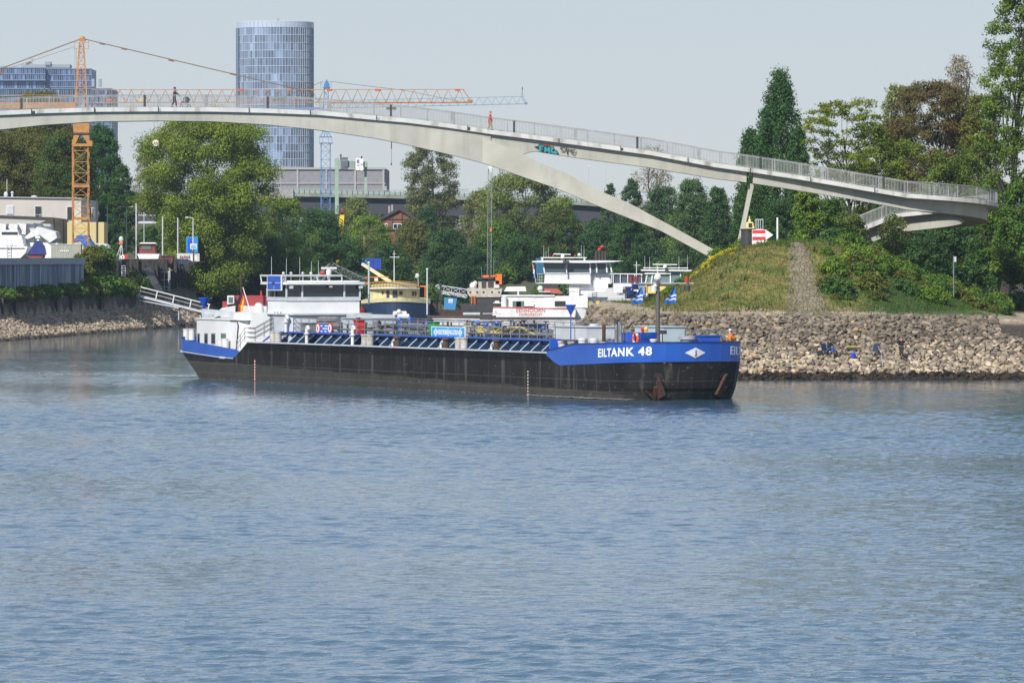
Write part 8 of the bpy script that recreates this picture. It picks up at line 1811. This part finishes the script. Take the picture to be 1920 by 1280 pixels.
for x in (-.33, .36):
    for y in (-.24, .24): mb = MB(); mb.torus((x, y, .15), .13, .025, axis='Y', n=16, k=6); mb.build('wheel', dark, t)
mb = MB(); mb.ball((-.42, 0, .5), .16, 10, 8, sc=(1, 1, .9)); mb.build('bag', mat('pink_cloth', (.6, .3, .3), .8), t)
person('person in a knee length bright red coat walking on the footbridge', (X_(919, BD), BD, zb_(919)), 0, standing(-.15), mat('red_cloth', (.62, .015, .025), .75), mat('beige_cloth', (.30, .22, .15), .8), dark, hair_g, coat_len=.33, scale=.98)
# anglers
def on_ground(px, py):
    for d in np.arange(462, 482, .1):
        if Z_(py, d) <= spit_h(X_(px, d), d): return X_(px, d), float(d), float(spit_h(X_(px, d), d))
    return X_(px, 475), 475., float(spit_h(X_(px, 475), 475))
x, y, z = on_ground(1690, 680)
person('standing angler in black jacket holding both hands up before the face', (x, y, z + .34), R(-95), standing(.02, ((.18, .30, 1.25), (.22, .10, 1.50)), ((.2, -.34, 1.22), (.30, -.14, 1.46))), blkc, mat('grey_brown_cloth', (.04, .036, .034), .85), dark, mat('light_brown_hair', (.16, .10, .06), .7), scale=1.0)
x, y, z = on_ground(1556, 671)
J = dict(pel=(-.1, 0, .42), chest=(-.05, 0, .78), neck=(0, 0, .96), head=(.04, 0, 1.11))
for s, sg in (('L', 1), ('R', -1)): J['hip' + s] = (-.05, .09 * sg, .40); J['knee' + s] = (.36, .13 * sg, .55); J['ank' + s] = (.50, .12 * sg, .12); J['toe' + s] = (.64, .13 * sg, .08); J['sh' + s] = (-.04, .19 * sg, .89); J['el' + s] = (.12, .25 * sg, .64); J['wr' + s] = (.36, .16 * sg, .62)
person('seated angler in dark jacket and blue jeans on the stone slope', (x, y, z + .28), R(-50), J, blkc, mat('blue_denim', (.03, .07, .22), .8), dark, hair_d)
def chair(px, py, label, rz):
    x, y, z = on_ground(px, py); t = thing('folding_chair', label, 'chair', (x, y, z + .26), rz, local=True)
    mb = MB(); mb.obox((0, 0, .38), (.5, .5, .05)); mb.build('seat', navyd, t); mb = MB(); mb.obox((-.3, 0, .66), (.06, .5, .6), 0, 0, tilt=-.3); mb.build('backrest', navyd, t)
    for a in (-.22, .22):
        for b_ in (-.22, .22): mb = MB(); mb.tube((a, b_, -.15), (a, b_, .38), .018, n=5); mb.build('leg', steel, t)
chair(1549, 672, 'dark folding chair under the seated angler', R(-50)); chair(1637, 673, 'empty dark green folding chair left of the standing angler', R(-140))
x, y, z = on_ground(1600, 677); t = thing('bucket', 'bright blue plastic bucket on the stones between the anglers', 'bucket', (x, y, z + .28), 0, local=True); mb = MB(); mb.lathe([(.15, 0), (.19, .34), (.20, .34), (.20, .37), (.17, .37), (.14, .04)], (0, 0, 0), 18); mb.build('body', mat('bright_blue_plastic', (.02, .06, .7), .35), t, smooth=True); mb = MB(); mb.torus((0, 0, .36), .19, .012, axis='Y', n=12, k=5, a0=0, a1=math.pi); mb.build('handle', whitec, t)
x, y, z = on_ground(1596, 663); t = thing('tackle_bag', 'yellow topped tackle bag lying behind the blue bucket', 'bag', (x, y, z + .28), 0, local=True); mb = MB(); mb.obox((0, 0, .12), (.75, .35, .24)); mb.build('body', dark, t); mb = MB(); mb.obox((-.05, -.02, .26), (.8, .37, .05)); mb.build('lid', mat('tackle_yellow', (.7, .6, .03), .6), t)
x, y, z = on_ground(1538, 672); t = thing('rucksack', 'black rucksack standing left of the seated angler', 'bag', (x, y, z + .05), 0, local=True); mb = MB(); mb.ball((0, 0, .28), .28, 12, 8, sc=(.9, .7, 1.1)); mb.build('body', blkc, t); mb = MB(); mb.torus((0, -.18, .3), .14, .02, axis='Y', n=12, k=5); mb.build('strap', dark, t)
x, y, z = on_ground(1655, 690)
mb = MB(); mb.tube((x, y, z), (x - .15, y - .3, z + 1.3), .02, .015, n=5); mb.tube((x - .15, y - .3, z + 1.3), (x - .35, y + .8, z + 1.75), .012, .006, n=5); mb.torus((x - .15, y - .3, z + 1.3), .05, .012, n=8, k=4); tag(mb.build('rod_rest', whitec, fix=False), 'thin white rod rest right of the empty folding chair', 'rod rest')
mb = MB(); x, y, z = on_ground(1560, 668); mb.tube((x + .3, y - .3, z + .6), (x + 2.6, y - .6, z + .55), .018, .006, n=5); mb.tube((x + .45, y - .3, z + .52), (x + .45, y - .3, z + .62), .05, n=8); tag(mb.build('fishing_rod', dark, fix=False), 'dark fishing rod lying beside the seated angler', 'fishing rod')
# crew member on the foredeck
y_ = 3.6; lx = BL(1368, y_); loc = barge.matrix_basis @ Vector((lx, y_, 3.0)); 
person('crew member in orange jacket and white helmet leaning at the barge bow', loc, BRZ + R(80), standing(.05, ((.2, .2, 1.12), (.38, .12, 1.0)), ((.2, -.2, 1.12), (.38, -.12, 1.0))), mat('signal_orange_cloth', (.80, .20, .01), .7), jean, dark, hair_d, hat=whitec, scale=1.02)
# ================================================================== AIR
hz = bpy.data.materials.new('haze_air'); hz.use_nodes = True; n = hz.node_tree
for q in list(n.nodes):
    if q.type != 'OUTPUT_MATERIAL': n.nodes.remove(q)
pv = n.nodes.new('ShaderNodeVolumePrincipled'); pv.inputs['Color'].default_value = (.72, .86, 1, 1); pv.inputs['Density'].default_value = .00005; pv.inputs['Anisotropy'].default_value = 0.2
n.links.new(pv.outputs[0], n.nodes['Material Output'].inputs['Volume'])
mb = MB(); mb.box(-700, 700, -80, 3300, -4, 135); o = mb.build('haze', hz); o['kind'] = 'stuff'; o['label'] = 'pale summer haze over the river and the city'
